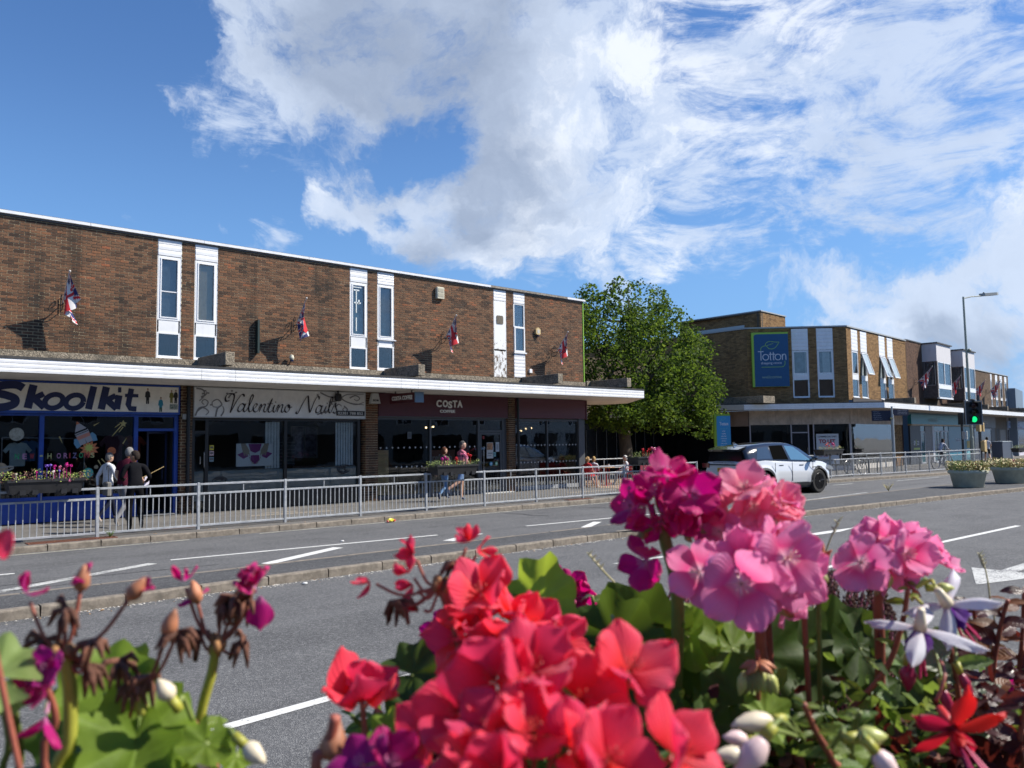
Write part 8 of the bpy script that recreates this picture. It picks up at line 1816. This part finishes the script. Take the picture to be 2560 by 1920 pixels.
# ------------------------------------------------ the big heads
def P(x, y, d=0): return (x, y, d)
head('pink_geranium', 'large pink geranium head with three wide open blooms in the middle of the planter', (1900,1425), .026, .52, 'pink', 9, .0225, [(1905,1640,.53),(1960,1800,.54),(2010,1990,.55)], STEMR, .0036, 5, (.0,.0,1),
  extra=[(1850,1455,-.06,(-.1,-.05,1),.0275,'pink'),(1965,1395,-.05,(.25,.25,.9),.025,'pink'),(1750,1430,-.02,(-.7,.1,.7),.022,'pink')])
head('salmon_geranium', 'salmon pink geranium head rising just behind the large pink one, in front of the car', (1880,1275), .021, .56, 'salmon', 10, .0185, [(1900,1400,.57),(1920,1600,.58),(1935,1990,.60)], STEMR, .0032, 4, (.1,.55,.8), kinds=['salmon','pink','salmon'],
  extra=[(1860,1225,-.02,(-.2,.9,.4),.021,'salmon'),(1945,1265,-.02,(.5,.6,.6),.019,'salmon'),(1800,1330,-.02,(-.6,.3,.8),.018,'pink')])
head('magenta_geranium', 'deep magenta geranium head, leftmost and tallest of the central blooms', (1665,1255), .022, .55, 'magenta', 10, .0185, [(1662,1345,.55),(1695,1520,.56),(1680,1990,.58)], STEM, .0042, 9, (.2,.45,.8),
  extra=[(1668,1190,-.03,(-.1,.95,.2),.019,'magenta'),(1580,1265,-.02,(-.8,.2,.5),.019,'magenta'),(1725,1240,-.03,(.3,.3,.9),.021,'magenta'),(1745,1300,-.01,(.7,-.2,.7),.018,'magenta'),(1612,1402,-.02,(-.5,.0,.9),.020,'magenta')])
head('pink_geranium', 'right hand pink geranium head standing over the white fuchsias', (2210,1385), .022, .58, 'pink', 7, .020, [(2195,1500,.58),(2200,1650,.59),(2190,1990,.60)], STEMR, .0036, 6, (-.1,.25,.9),
  extra=[(2150,1405,-.04,(-.15,.1,1),.0235,'pink'),(2262,1385,-.03,(.3,.3,.9),.0225,'pink'),(2345,1400,.0,(.8,.5,.3),.017,'pink'),(2190,1350,-.01,(-.3,.8,.5),.018,'pink')])
head('coral_geranium', 'coral red geranium with large cupped blooms, nearest in the middle', (1250,1590), .017, .44, 'red', 8, .0190, [(1275,1700,.44),(1290,1850,.44),(1300,1990,.44)], STEMR, .0034, 3, (.1,.5,.8),
  extra=[(1205,1485,-.02,(-.1,.75,.6),.0205,'red'),(1385,1620,.0,(.5,.2,.8),.022,'red'),(1150,1600,.0,(-.6,.2,.7),.02,'red'),(1330,1570,.0,(.4,.6,.6),.019,'red')])
head('coral_geranium', 'blurred coral red geranium mass at the bottom centre, closest to the camera', (1330,1915), .025, .30, 'red', 11, .0175, [(1340,2000,.31),(1350,2200,.32)], STEMR, .0032, 3, (.0,.75,.6),
  extra=[(1575,1680,.03,(.2,.7,.5),.021,'red'),(1690,1890,-.01,(.5,.6,.5),.021,'red'),(1240,1700,.02,(-.3,.6,.7),.02,'red'),(1330,1680,.02,(.1,.8,.5),.021,'red'),(1060,1850,.04,(-.5,.5,.6),.019,'red'),(1450,1760,.02,(.1,.6,.7),.022,'red'),(1150,1780,.03,(-.2,.6,.8),.02,'red'),(1520,1900,-.02,(.2,.6,.8),.020,'red')])
t = thing('coral_geranium', 'single cupped coral bloom on its own stem at the left of the red mass', 'flower', spot(915,2000,.40))
floret(t, spot(905,1745,.40), cam_vec(.05,.85,.45), .0225, 'red', opening=1.7); sub(t, 'stem', STEMR, [spot(905,1752,.40), spot(912,1850,.40), spot(915,2000,.40)], .0015); floret(t, spot(925,1750,.405), cam_vec(.5,.8,.1), .017, 'red', 3, opening=1.2)
t = thing('purple_petunia', 'dark purple bloom tucked behind the left side of the coral geranium', 'flower', spot(1120,1990,.52)); 
for x, y, s_ in ((1110,1590,.018),(1085,1640,.016),(1130,1560,.014)): floret(t, spot(x,y,.52), cam_vec(-.6,.1,.8), s_, 'purple'); sub(t, 'stem', STEM, [spot(x,y,.53), spot(1120,1990,.54)], .0012)
t = thing('magenta_bloom', 'small frilly magenta bloom behind the green leaf right of the coral blooms', 'flower', spot(1440,1990,.72))
for x, y in ((1405,1490),(1430,1520),(1395,1540),(1450,1500),(1385,1460),(1425,1470)): floret(t, spot(x,y,.72), cam_vec(rf.uniform(-.4,.6),.3,.8), .019, 'magenta')
sub(t, 'stem', STEM, [spot(1420,1530,.73), spot(1450,1700,.73), spot(1440,1990,.74)], .002)
t = thing('magenta_bloom', 'blurred magenta bloom low at the bottom edge left of the red mass', 'flower', spot(960,2050,.33))
for x, y in ((905,1915),(975,1910)): floret(t, spot(x,y,.33), cam_vec(rf.uniform(-.4,.4),.8,.6), .015, rf.choice(['magenta','purple']))
sub(t, 'stem', STEM, [spot(940,1920,.335), spot(960,2050,.33)], .002)
t = thing('magenta_bloom', 'tiny magenta bloom among the maroon leaves at the right edge', 'flower', spot(2480,1990,.85))
for x, y in ((2460,1725),(2500,1705),(2520,1720)): floret(t, spot(x,y,.85), cam_vec(.2,.3,.9), .022, 'magenta')
sub(t, 'stem', STEM, [spot(2480,1730,.86), spot(2480,1990,.86)], .002)
# ------------------------------------------------ spent heads
def dead_head(label, hub, d, arms, stem, stem_m, stem_r=.003, name='spent_geranium'):
    t = thing(name, label, 'flower', spot(*stem[-1])); H = spot(hub[0], hub[1], d); sub(t, 'stem', stem_m, [H]+[spot(*p) for p in stem], stem_r, 8, 1.1)
    q = MB(IDT)
    for k in range(9): e = Vector((rf.gauss(0,1), rf.gauss(0,1), rf.gauss(0,1))).normalized()*.0035; q.ball(H+e, (.0024,.0024,.0036), 6, 4, lambda p: p*(1+.3*mnoise.noise(p*3)))
    o = q.build('knuckle', DEADL, t, smooth=True); o['kind'] = 'stuff'
    for (x, y, dz_, kind) in arms:
        e = spot(x, y, d+dz_); mid = H.lerp(e, .55)+Vector((0,0,-.006)) ; sub(t, 'pedicel', STEMR, [H, mid, e], .0009, 6); dr = (e-mid).normalized()
        if kind == 'pod': podball(t, 'seed_pod', BUDP, e, dr, .0135, .0040)
        elif kind == 'podpetal': podball(t, 'seed_pod', BUDP, e, dr, .0125, .0038); 
        if kind in ('podpetal','petal','redpetal'):
            kd = 'red' if kind == 'redpetal' else 'magenta'
            for k in range(4 if kind != 'podpetal' else 2):
                o = bpy.data.objects.new('petal', rf.choice(PS[kd])); COL.objects.link(o); o.parent = t; B = basis(dr+Vector((rf.gauss(0,.7),rf.gauss(0,.7),rf.gauss(-.3,.6))), rf.uniform(0,6)); o.matrix_local = WM[t.name].inverted() @ Matrix.Translation(e+dr*.004) @ B @ Matrix.Rotation(-1.2,4,'Y') @ Matrix.Diagonal((.010,.006,.010,1)); KIDS.setdefault(t.name, []).append(o)
        if kind == 'dry':
            q = MB(IDT)
            for k in range(7):
                a = Vector((rf.gauss(0,1), rf.gauss(0,1), rf.gauss(-.5,.8))).normalized(); q.tube([e, e+a*.006, e+a*.010+Vector((0,0,-.005))], [.0012,.0019,.0006], 5)
            o = q.build('withered_petals', DEADM, t, smooth=True); o['kind'] = 'stuff'
    return t
dead_head('withered geranium head at the far left with brown and pink remains', (160,1630), .36, [(75,1505,0,'petal'),(105,1600,0,'dry'),(165,1520,0,'dry'),(200,1480,0,'podpetal'),(235,1600,0,'dry'),(220,1660,0,'dry'),(320,1500,0,'podpetal')], [(175,1720,.36),(175,1850,.36),(165,2050,.36)], STEMY)
dead_head('withered geranium head above the green leaf with one upright pod', (340,1730), .38, [(415,1590,0,'pod'),(445,1580,.0,'dry'),(300,1650,0,'dry'),(310,1790,0,'podpetal'),(375,1690,0,'dry'),(330,1700,0,'dry')], [(365,1800,.38),(400,1900,.38),(430,2050,.38)], STEMY)
dead_head('withered geranium head with one fresh magenta bloom, on a bent yellow stem', (540,1612), .42, [(495,1510,0,'podpetal'),(465,1470,0,'petal'),(500,1580,0,'dry'),(585,1490,0,'dry'),(610,1600,0,'dry'),(555,1500,.0,'dry'),(620,1500,0,'dry')], [(530,1680,.42),(500,1800,.42),(475,2050,.42)], STEMY, .0026)
t = thing('magenta_bloom', 'ragged magenta bloom with a dropped petal above the bent yellow stem', 'flower', spot(560,1600,.42)); 
floret(t, spot(635,1465,.42), cam_vec(.0,.7,.6), .016, 'magenta', 6, opening=2.2); sub(t, 'pedicel', STEMR, [spot(632,1470,.42), spot(600,1550,.42), spot(550,1605,.42)], .0014)
o = put_leaf(t, PS['magenta'][0], spot(650,1490,.42), cam_vec(.3,0,1), -_U, .018, 'petal')
dead_head('half withered red geranium head on a long pink stem left of the coral blooms', (1100,1462), .44, [(1042,1400,0,'redpetal'),(1035,1445,0,'redpetal'),(1045,1475,0,'redpetal'),(940,1460,0,'redpetal'),(1000,1500,.0,'dry'),(975,1505,0,'dry'),(1060,1525,0,'redpetal'),(1145,1405,0,'dry'),(1165,1370,0,'redpetal'),(1190,1390,0,'redpetal'),(1150,1445,0,'dry')], [(1125,1530,.44),(1145,1590,.44),(1200,1900,.44)], STEMR, .0026)
t = thing('magenta_bloom', 'crumpled magenta bloom hanging low at the left edge', 'flower', spot(130,2000,.34)); 
for x, y in ((95,1690),(120,1665),(110,1720)): floret(t, spot(x,y,.34), cam_vec(rf.uniform(-.5,.3),.2,.8), .010, 'purple' if x == 120 else 'magenta')
floret(t, spot(115,1790,.34), cam_vec(0,-.9,.3), .0145, 'magenta', 2, opening=3.2); sub(t, 'stem', STEMR, [spot(110,1710,.345), spot(140,1800,.35), spot(130,2000,.35)], .0016)
t = thing('red_petal', 'blurred scarlet petal tip at the left edge of the photo', 'flower', spot(-40,1500,.3)); put_leaf(t, PS['red'][1], spot(-30,1345,.3), cam_vec(0,0,1), cam_vec(.9,-.3,0), .012, 'petal'); sub(t, 'stem', STEMR, [spot(-30,1345,.3), spot(-40,1500,.3)], .0012)
t = thing('geranium_stalk', 'bare red stalk leaning at the bottom left of the red mass', 'stem', spot(800,2000,.34)); sub(t, 'stem', STEMR, [spot(838,1790,.34), spot(820,1880,.34), spot(800,2000,.34)], .0024); podball(t, 'bud', BUDP, spot(822,1905,.34), Vector((.3,0,1)), .016, .006)
# ------------------------------------------------ geranium leaves
def leaf_plant(label, leaves, name='geranium_leaves'):
    x, y, d = leaves[0][:3]; t = thing(name, label, 'leaves', spot(x, 2050, d))
    for (x, y, d, sz, n, kd, rx) in leaves:
        p = spot(x, y, d); up = cam_vec(cos(rx), sin(rx), 0); put_leaf(t, rf.choice(GLM[kd]), p, cam_vec(*n), up, sz); sub(t, 'leaf_stalk', STEM, [p, p.lerp(spot(x+rf.uniform(-30,30),2050,d+.02),.5)+_F*.01, spot(x+rf.uniform(-60,60),2080,d+.03)], .0016)
    return t
leaf_plant('pale green leaf cut off by the left edge', [(-10,1690,.33,.016,(.3,.5,.6),'p',-2.0),(30,1740,.34,.008,(.1,.4,.9),'p',-1.8)])
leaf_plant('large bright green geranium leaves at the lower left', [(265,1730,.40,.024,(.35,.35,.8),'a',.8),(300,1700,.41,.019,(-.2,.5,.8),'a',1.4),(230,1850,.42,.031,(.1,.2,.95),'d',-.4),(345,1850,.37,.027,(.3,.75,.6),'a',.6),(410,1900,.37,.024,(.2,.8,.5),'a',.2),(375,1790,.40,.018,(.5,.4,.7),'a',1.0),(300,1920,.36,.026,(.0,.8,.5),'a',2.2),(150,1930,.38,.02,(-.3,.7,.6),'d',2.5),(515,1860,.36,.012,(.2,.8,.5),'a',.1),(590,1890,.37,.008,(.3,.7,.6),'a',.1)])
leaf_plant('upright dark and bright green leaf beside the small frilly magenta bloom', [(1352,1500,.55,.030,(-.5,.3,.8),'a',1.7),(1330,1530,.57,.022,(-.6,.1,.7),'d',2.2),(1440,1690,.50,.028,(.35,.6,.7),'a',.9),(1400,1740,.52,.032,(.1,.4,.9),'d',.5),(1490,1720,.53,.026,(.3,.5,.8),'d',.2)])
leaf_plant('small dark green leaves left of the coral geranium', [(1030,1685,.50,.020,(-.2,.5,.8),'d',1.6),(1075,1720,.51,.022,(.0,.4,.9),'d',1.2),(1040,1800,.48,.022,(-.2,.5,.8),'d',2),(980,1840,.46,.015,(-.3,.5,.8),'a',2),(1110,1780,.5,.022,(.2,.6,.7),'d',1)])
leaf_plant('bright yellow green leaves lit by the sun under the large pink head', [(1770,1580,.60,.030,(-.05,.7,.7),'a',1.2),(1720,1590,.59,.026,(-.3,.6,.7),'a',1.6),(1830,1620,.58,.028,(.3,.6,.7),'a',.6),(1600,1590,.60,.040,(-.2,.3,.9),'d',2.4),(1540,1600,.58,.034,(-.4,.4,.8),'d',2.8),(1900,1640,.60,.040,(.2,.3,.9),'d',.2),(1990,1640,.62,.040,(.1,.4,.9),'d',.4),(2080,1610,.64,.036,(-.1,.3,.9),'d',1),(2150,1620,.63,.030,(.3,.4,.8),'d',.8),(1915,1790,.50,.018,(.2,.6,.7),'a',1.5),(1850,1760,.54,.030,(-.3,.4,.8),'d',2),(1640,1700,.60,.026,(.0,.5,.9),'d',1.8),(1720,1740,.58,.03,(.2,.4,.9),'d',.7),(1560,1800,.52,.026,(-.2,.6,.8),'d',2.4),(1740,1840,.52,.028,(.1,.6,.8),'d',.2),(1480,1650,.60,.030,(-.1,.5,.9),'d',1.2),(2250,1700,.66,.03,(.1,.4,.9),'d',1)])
# ------------------------------------------------ fuchsias
def fuchsia(label, c, d, sep, kind_o, kind_i, s_, top, droop=1.0):
    t = thing('fuchsia', label, 'flower', spot(*top)); C_ = spot(c[0], c[1], d); q = MB(IDT); up = cam_vec(*sep)
    q.tube([C_+up*.014, C_+up*.006, C_], [.0022,.0034,.0042], 8); q.build('flower_tube', CREAMB if kind_o == 'fwhite' else mat('tube_red', (.5,.03,.03), .4), t, smooth=True); sub(t, 'pedicel', STEMY if kind_o == 'fwhite' else STEMR, [C_+up*.018, C_.lerp(spot(*top),.5)+Vector((0,0,.01)), spot(*top)], .0011)
    ax = -up; B = basis(ax).to_3x3()
    for k in range(4 if kind_o == 'fwhite' else 5):
        a = k*pi/2+.5 if kind_o == 'fwhite' else k*1.257+.3; dv = B @ Vector((cos(a), sin(a), .35)); put_leaf(t, PS[kind_o][k%3], C_, -ax, dv, s_*rf.uniform(.9,1.1), 'petal')
    for k in range(4): a = k*pi/2; dv = B @ Vector((cos(a)*.42, sin(a)*.42, .9)); put_leaf(t, PS[kind_i][k%3], C_, B @ Vector((cos(a), sin(a), -.3)), dv, s_*.55, 'petal')
    q = MB(IDT)
    for k in range(6): a = k*1.05; dv = B @ Vector((cos(a)*.15, sin(a)*.15, 1)); q.tube([C_, C_+dv*s_*.6, C_+dv*s_*1.05], [.0005,.0005,.001], 4)
    q.build('stamens', mat('stamen_crimson', (.5,.03,.12), .5), t); return t
fuchsia('white fuchsia with violet centre, the upper right one of the pair', (2368,1510), .52, (-.45,.55,.2), 'fwhite', 'fpurple', .033, (2290,1470,.53))
fuchsia('white fuchsia with violet centre, the lower left one of the pair', (2300,1570), .50, (-.1,.8,.3), 'fwhite', 'fpurple', .033, (2280,1500,.52))
fuchsia('bright red fuchsia bloom at the lower right', (2380,1820), .46, (-.05,.5,-.9), 'fred', 'fred', .029, (2350,1650,.50))
def budst(label, c, d, dr, L, w_, m_, stem, nm='fuchsia_bud'):
    t = thing(nm, label, 'bud', spot(*stem)); p = spot(c[0], c[1], d); D_ = cam_vec(*dr); podball(t, 'bud', m_, p, D_, L, w_); q = MB(IDT); q.tube([p-D_*.006, p+D_*.001], [.0025,w_*.55], 7); q.build('bud_collar', STEMY, t, smooth=True); sub(t, 'pedicel', STEM, [p-D_*.006, (p+spot(*stem))/2+Vector((0,0,.006)), spot(*stem)], .0011)
for a in (('plump cream fuchsia bud lying to the left at the bottom centre right',(1935,1800),.40,(-1,-.02,.2),.023,.0052,CREAMB,(2010,1850,.44)),('pale pink fuchsia bud, larger of the lower pair',(1915,1840),.36,(-.7,-.75,.2),.024,.0058,mat('bud_blush',(.70,.52,.50),.4,var=.15,vscale=50),(1990,1830,.40)),
  ('small blush fuchsia bud above the larger one',(1870,1850),.38,(-.95,.2,.2),.013,.0038,MATS['bud_blush'],(1990,1830,.41)),('long slim blush fuchsia bud at the bottom edge',(1860,1885),.36,(-.95,.05,.2),.014,.004,CREAMB,(1990,1840,.41)),
  ('cream fuchsia bud at the lower left of the photo',(610,1860),.36,(.75,-.5,.2),.013,.0042,CREAMB,(520,1850,.38)),('round cream bud between the yellow stems at the lower left',(430,1750),.37,(-.4,.8,.2),.012,.0045,CREAMB,(480,1800,.38)),('tiny blush bud at the bottom left',(515,1920),.36,(.1,.9,.2),.008,.004,MATS['bud_blush'],(500,2000,.37)),
  ('yellow green fuchsia bud at the lower right',(2140,1845),.38,(1,.15,.2),.014,.0055,mat('bud_lime',(.45,.48,.14),.4),(2080,1870,.40)),('white tipped fuchsia bud hanging at the bottom right',(2185,1875),.37,(.6,-.8,.2),.018,.005,MATS['bud_blush'],(2130,1850,.39)),
  ('crimson fuchsia bud hanging among the leaves left of the white fuchsias',(2270,1660),.52,(-.1,-1,.2),.017,.0055,mat('bud_crimson',(.30,.012,.05),.35),(2260,1560,.53)),('slim crimson bud on a red stalk above the red fuchsia',(2358,1720),.50,(.15,-1,.2),.022,.0035,MATS['bud_crimson'],(2330,1620,.52)),('second slim crimson bud to the right',(2400,1680),.52,(.35,-.95,.2),.02,.0035,MATS['bud_crimson'],(2380,1600,.54)),
  ('dark crimson egg shaped bud behind the coral geranium',(1535,1600),.52,(0,-1,.2),.017,.0075,MATS['bud_crimson'],(1530,1540,.53)),('lime bud above the upper white fuchsia',(2340,1470),.53,(1,.05,.2),.011,.004,MATS['bud_lime'],(2290,1470,.53)),('small olive bud under the right pink head',(2215,1430),.55,(.1,-1,.2),.011,.004,MATS['bud_lime'],(2205,1400,.56))): budst(*a)
# ------------------------------------------------ leafy shoots (fuchsia and maroon foliage)
def shoot(label, pts, d, kinds, n, sz, sm, name='leafy_shoot', curl=.5):
    P0 = [spot(x, y, d+.01*i) for i, (x, y) in enumerate(pts)]; t = thing(name, label, 'plant', P0[-1]); C_ = catmull(P0, 6); sub(t, 'stem', sm, P0, .0016, 6, 1.5)
    for k in range(n):
        u = (k+.5)/n; i = min(len(C_)-2, int(u*(len(C_)-1))); p = C_[i]; tn = (C_[i]-C_[i+1]).normalized(); sd = 1 if k % 2 else -1; up = (_R2*sd*rf.uniform(.5,1)+tn*rf.uniform(.1,.8)+Vector((0,0,rf.uniform(-.2,.5)))-_F*rf.uniform(-.4,.5)).normalized()
        put_leaf(t, rf.choice(OLM[rf.choice(kinds)]), p, Vector((0,0,1))*rf.uniform(.3,1)-_F*rf.uniform(.2,.9)+_R2*rf.uniform(-.4,.4), up, sz*(.45+.75*u)*rf.uniform(.8,1.2))
    return t
sh_ = [('fuchsia shoot rising left of the white fuchsias',[(2270,1470),(2255,1560),(2210,1680),(2100,1800),(2000,1900)],.54,'gy',16,.020,STEMR),
 ('green shoot with curled leaves at the bottom right of centre',[(2010,1760),(2040,1830),(2080,1900),(2100,2000)],.42,'gyy',15,.016,STEMR),('low yellow green shoot beside the lime bud',[(2150,1780),(2130,1860),(2120,2000)],.44,'gy',12,.018,STEM),
 ('dark leafy shoot in the middle behind the coral blooms',[(1530,1500),(1560,1560),(1600,1700),(1620,1990)],.66,'ggs',16,.024,STEMR),('green shoot behind the coral blooms on the left',[(1480,1490),(1500,1600),(1540,1800),(1560,1990)],.70,'gs',14,.026,STEM),
 ('sage leaf shoot right of the lower white fuchsia',[(2360,1560),(2380,1640),(2400,1780),(2400,1990)],.56,'sg',9,.042,STEMR),
 ('maroon leafed shoot, tallest at the right edge',[(2520,1500),(2500,1570),(2480,1700),(2450,1990)],.66,'mmo',18,.034,STEMR),('maroon shoot crossing the right edge',[(2560,1480),(2555,1600),(2540,1750),(2530,1990)],.70,'mmo',18,.036,STEMR),
 ('bronze leafed shoot left of the maroon ones',[(2430,1510),(2440,1590),(2420,1720),(2400,1990)],.72,'mo',16,.034,STEMR),('dark maroon shoot low at the right',[(2460,1740),(2480,1820),(2500,1990)],.56,'m',12,.032,STEMR),('maroon shoot in the lower right corner',[(2570,1740),(2550,1850),(2540,1990)],.52,'mm',12,.030,STEMR),
 ('bronze shoot behind the red fuchsia',[(2330,1650),(2340,1760),(2330,1990)],.66,'mog',14,.032,STEMR),('dark green shoot under the right pink head',[(2130,1620),(2150,1720),(2170,1990)],.70,'gg',16,.030,STEM),('shadowed green shoot below the pink head',[(2020,1680),(2010,1800),(2000,1990)],.66,'gg',16,.030,STEM),
 ('shadowed shoot in the middle gap',[(1780,1700),(1790,1820),(1800,1990)],.62,'gg',16,.028,STEM),('yellow green twig at the lower left',[(480,1800),(520,1860),(560,1990)],.40,'yg',6,.018,STEMR),('grey green tuft under the salon side leaves',[(880,1790),(930,1850),(960,1990)],.50,'gg',10,.018,STEM)]
for a in sh_: shoot(a[0], a[1], a[2], a[3], a[4], a[5], a[6])
# ------------------------------------------------ heather
HB = [mat('heather_pink', (.38,.12,.19), .6, var=.4, vscale=200), mat('heather_maroon', (.13,.035,.05), .6, var=.4, vscale=200), mat('heather_brown', (.10,.045,.03), .8, var=.4, vscale=200)]
def heather(label, x0, x1, ytop, d, n, seed, brown=False):
    r = random.Random(seed); t = thing('heather', label, 'plant', spot((x0+x1)/2, 1990, d))
    for k in range(n):
        x = r.uniform(x0, x1); y0 = ytop+r.uniform(0,130); dd = d+r.uniform(-.03,.06); a = spot(x, y0, dd); b_ = spot(x+r.uniform(-60,60), y0+r.uniform(250,380), dd+.02); C_ = catmull([a, a.lerp(b_,.4)+_R2*r.uniform(-.006,.006), b_], 5)
        q = MB(IDT); q.tube(C_, .0008, 4); q.mi = 2; m_ = 46
        for j in range(m_):
            u = (j/m_)**1.1; i = min(len(C_)-2, int(u*(len(C_)-1))); p = C_[i].lerp(C_[i+1], u*(len(C_)-1)-i) if i+1 < len(C_) else C_[i]; an = j*2.4; rr = .0022+.0022*min(1,u*3); dv = (_R2*cos(an)+_F*sin(an))*rr+Vector((0,0,.002)); s_ = .0017*r.uniform(.7,1.25); q.mi = (2 if brown else r.choice((0,1,1))) if u < .7 else r.choice((1,2))
            c_ = p+dv; q.add([c_+Vector((s_,0,0)),c_+Vector((0,s_,0)),c_-Vector((s_,0,0)),c_-Vector((0,s_,0)),c_+Vector((0,0,s_*1.5)),c_-Vector((0,0,s_*1.5))], [(0,1,4),(1,2,4),(2,3,4),(3,0,4),(1,0,5),(2,1,5),(3,2,5),(0,3,5)])
        o = q.build('sprig', HB, t); o['kind'] = 'stuff'
heather('pink tipped heather behind the stem of the magenta geranium', 1590,1840,1440,.66,34,1); heather('dark heather sprigs between the two pink geranium heads', 2060,2240,1430,.70,34,2,True); heather('heather sprig poking up above the right pink head', 2210,2222,1292,.74,1,3); heather('brown heather deep in the centre of the planter', 1650,1900,1640,.64,22,4,True)
# ------------------------------------------------ undergrowth filling the trough
q = MB(IDT); r = random.Random(31); UG = [OL['g'], OL['m'], OL['y'], GL2, DEADM, LM[1]]
for i in range(5200):
    x = r.uniform(900, 2650); y = 1990-abs(r.gauss(0,1))*130*(1.0 if x > 1450 else .55); d = r.uniform(.52,.86); 
    if y < 1560+ (0 if x > 1500 else 160): continue
    p = spot(x, y, d); a = Vector((r.gauss(0,1), r.gauss(0,1), r.gauss(.3,.7))).normalized(); e = a.orthogonal().normalized(); e = Matrix.Rotation(r.uniform(0,6.28),3,a) @ e; n_ = a.cross(e); s_ = r.uniform(.008,.020); w_ = s_*.3
    q.mi = (1 if x > 2330 and r.random() < .7 else r.choice((0,0,0,0,2,5,5,4,1))); q.smooth = False
    q.add([p, p+a*s_*.3+e*w_, p+a*s_*.7+e*w_*.9, p+a*s_-n_*s_*.15, p+a*s_*.7-e*w_*.9, p+a*s_*.3-e*w_, p+a*s_*.5-n_*s_*.1], [(0,1,6),(1,2,6),(2,3,6),(3,4,6),(4,5,6),(5,0,6)])
TT_ = WM[near_t.name]
for i in range(2600):
    p = TT_ @ Vector((r.uniform(-.6,.6), r.uniform(-.18,.18), r.uniform(-.03,.035))); a = Vector((r.gauss(0,1), r.gauss(0,1), abs(r.gauss(.4,.6)))).normalized(); e = a.orthogonal().normalized(); n_ = a.cross(e); s_ = r.uniform(.012,.028); w_ = s_*.3; q.mi = r.choice((0,0,2,5,5,3,4,1))
    q.add([p, p+a*s_*.3+e*w_, p+a*s_*.7+e*w_*.9, p+a*s_-n_*s_*.15, p+a*s_*.7-e*w_*.9, p+a*s_*.3-e*w_, p+a*s_*.5-n_*s_*.1], [(0,1,6),(1,2,6),(2,3,6),(3,4,6),(4,5,6),(5,0,6)])
o = q.build('undergrowth', [leaf_mat('under_green', (.10,.16,.035), (.3,.42,.06), .35, vs=30), leaf_mat('under_maroon', (.06,.02,.02), (.2,.03,.02), .3, vs=30), leaf_mat('under_lime', (.18,.23,.04), (.36,.42,.05), .4, vs=30), LM[1], DEADM, leaf_mat('under_dark', (.03,.05,.012), (.1,.14,.02), .3, vs=30)]); o['kind'] = 'stuff'; tag(o, 'tangle of small leaves filling the near planter beneath the flowers', 'foliage')
# grass stalks
def stalk(label, pts, d, seeds=8):
    P0 = [spot(x, y, d) for x, y in pts]; t = thing('grass_stalk', label, 'grass', P0[-1]); sub(t, 'stem', mat('straw_stem', (.40,.36,.18), .7), P0, .0006, 4, 1.6); q = MB(IDT)
    for k in range(seeds): p = P0[0].lerp(P0[1], k/seeds*.8); q.tube([p, p+_R2*.003*(-1)**k+Vector((0,0,.003))], [.0012,.0003], 4)
    q.build('seed_head', mat('straw_seed', (.5,.46,.28), .7), t)
stalk('thin pale grass stalk leaning over the road left of the heather', [(1472,1385),(1520,1440),(1580,1500),(1640,1580)], .62); stalk('fine dark grass stalk between the pink heads', [(2098,1300),(2075,1350),(2050,1430),(2030,1560)], .66, 5); stalk('short straw grass tip over the road at the right', [(2450,1385),(2465,1430),(2475,1500),(2480,1600)], .70)
t = thing('spent_geranium', 'small orange calyx left over on a stalk between the pink heads', 'flower', spot(2030,1990,.56)); p = spot(2030,1430,.55); sub(t, 'stem', STEMR, [p, spot(2010,1500,.56), spot(2030,1990,.57)], .002)
for k in range(5): podball(t, 'sepal', mat('sepal_orange', (.55,.16,.07), .6), p, cam_vec(-.5+.25*k,.9,.2*k-.3), .022, .004, 6)
t = thing('bud_cluster', 'pair of yellow green knobbly buds on a short stalk right of the large pink head', 'bud', spot(2050,1990,.56)); sub(t, 'stem', STEM, [spot(2045,1460,.56), spot(2050,1700,.57), spot(2050,1990,.58)], .0018)
for x, y in ((2042,1442),(2048,1462),(2035,1455),(2055,1448)): q = MB(IDT); q.ball(spot(x,y,.555), .0045, 8, 6); q.build('bud', BUDM, t, smooth=True)
t = thing('hanging_buds', 'nodding cluster of green buds under the pinkish bract in the centre', 'bud', spot(1890,1990,.52)); sub(t, 'stem', STEMR, [spot(1892,1625,.50), spot(1895,1655,.50), spot(1895,1800,.51), spot(1890,1990,.52)], .0016)
for k in range(7): podball(t, 'bud', rf.choice((BUDM,MATS['bud_lime'])), spot(1892+(k-3)*9,1668+4*abs(k-3),.50), cam_vec((k-3)*.12,-1,.2), .015, .004)
for k in range(4): podball(t, 'bract', BUDP, spot(1892,1655,.498), cam_vec((k-1.5)*.7,-.25,.3), .012, .003, 6)
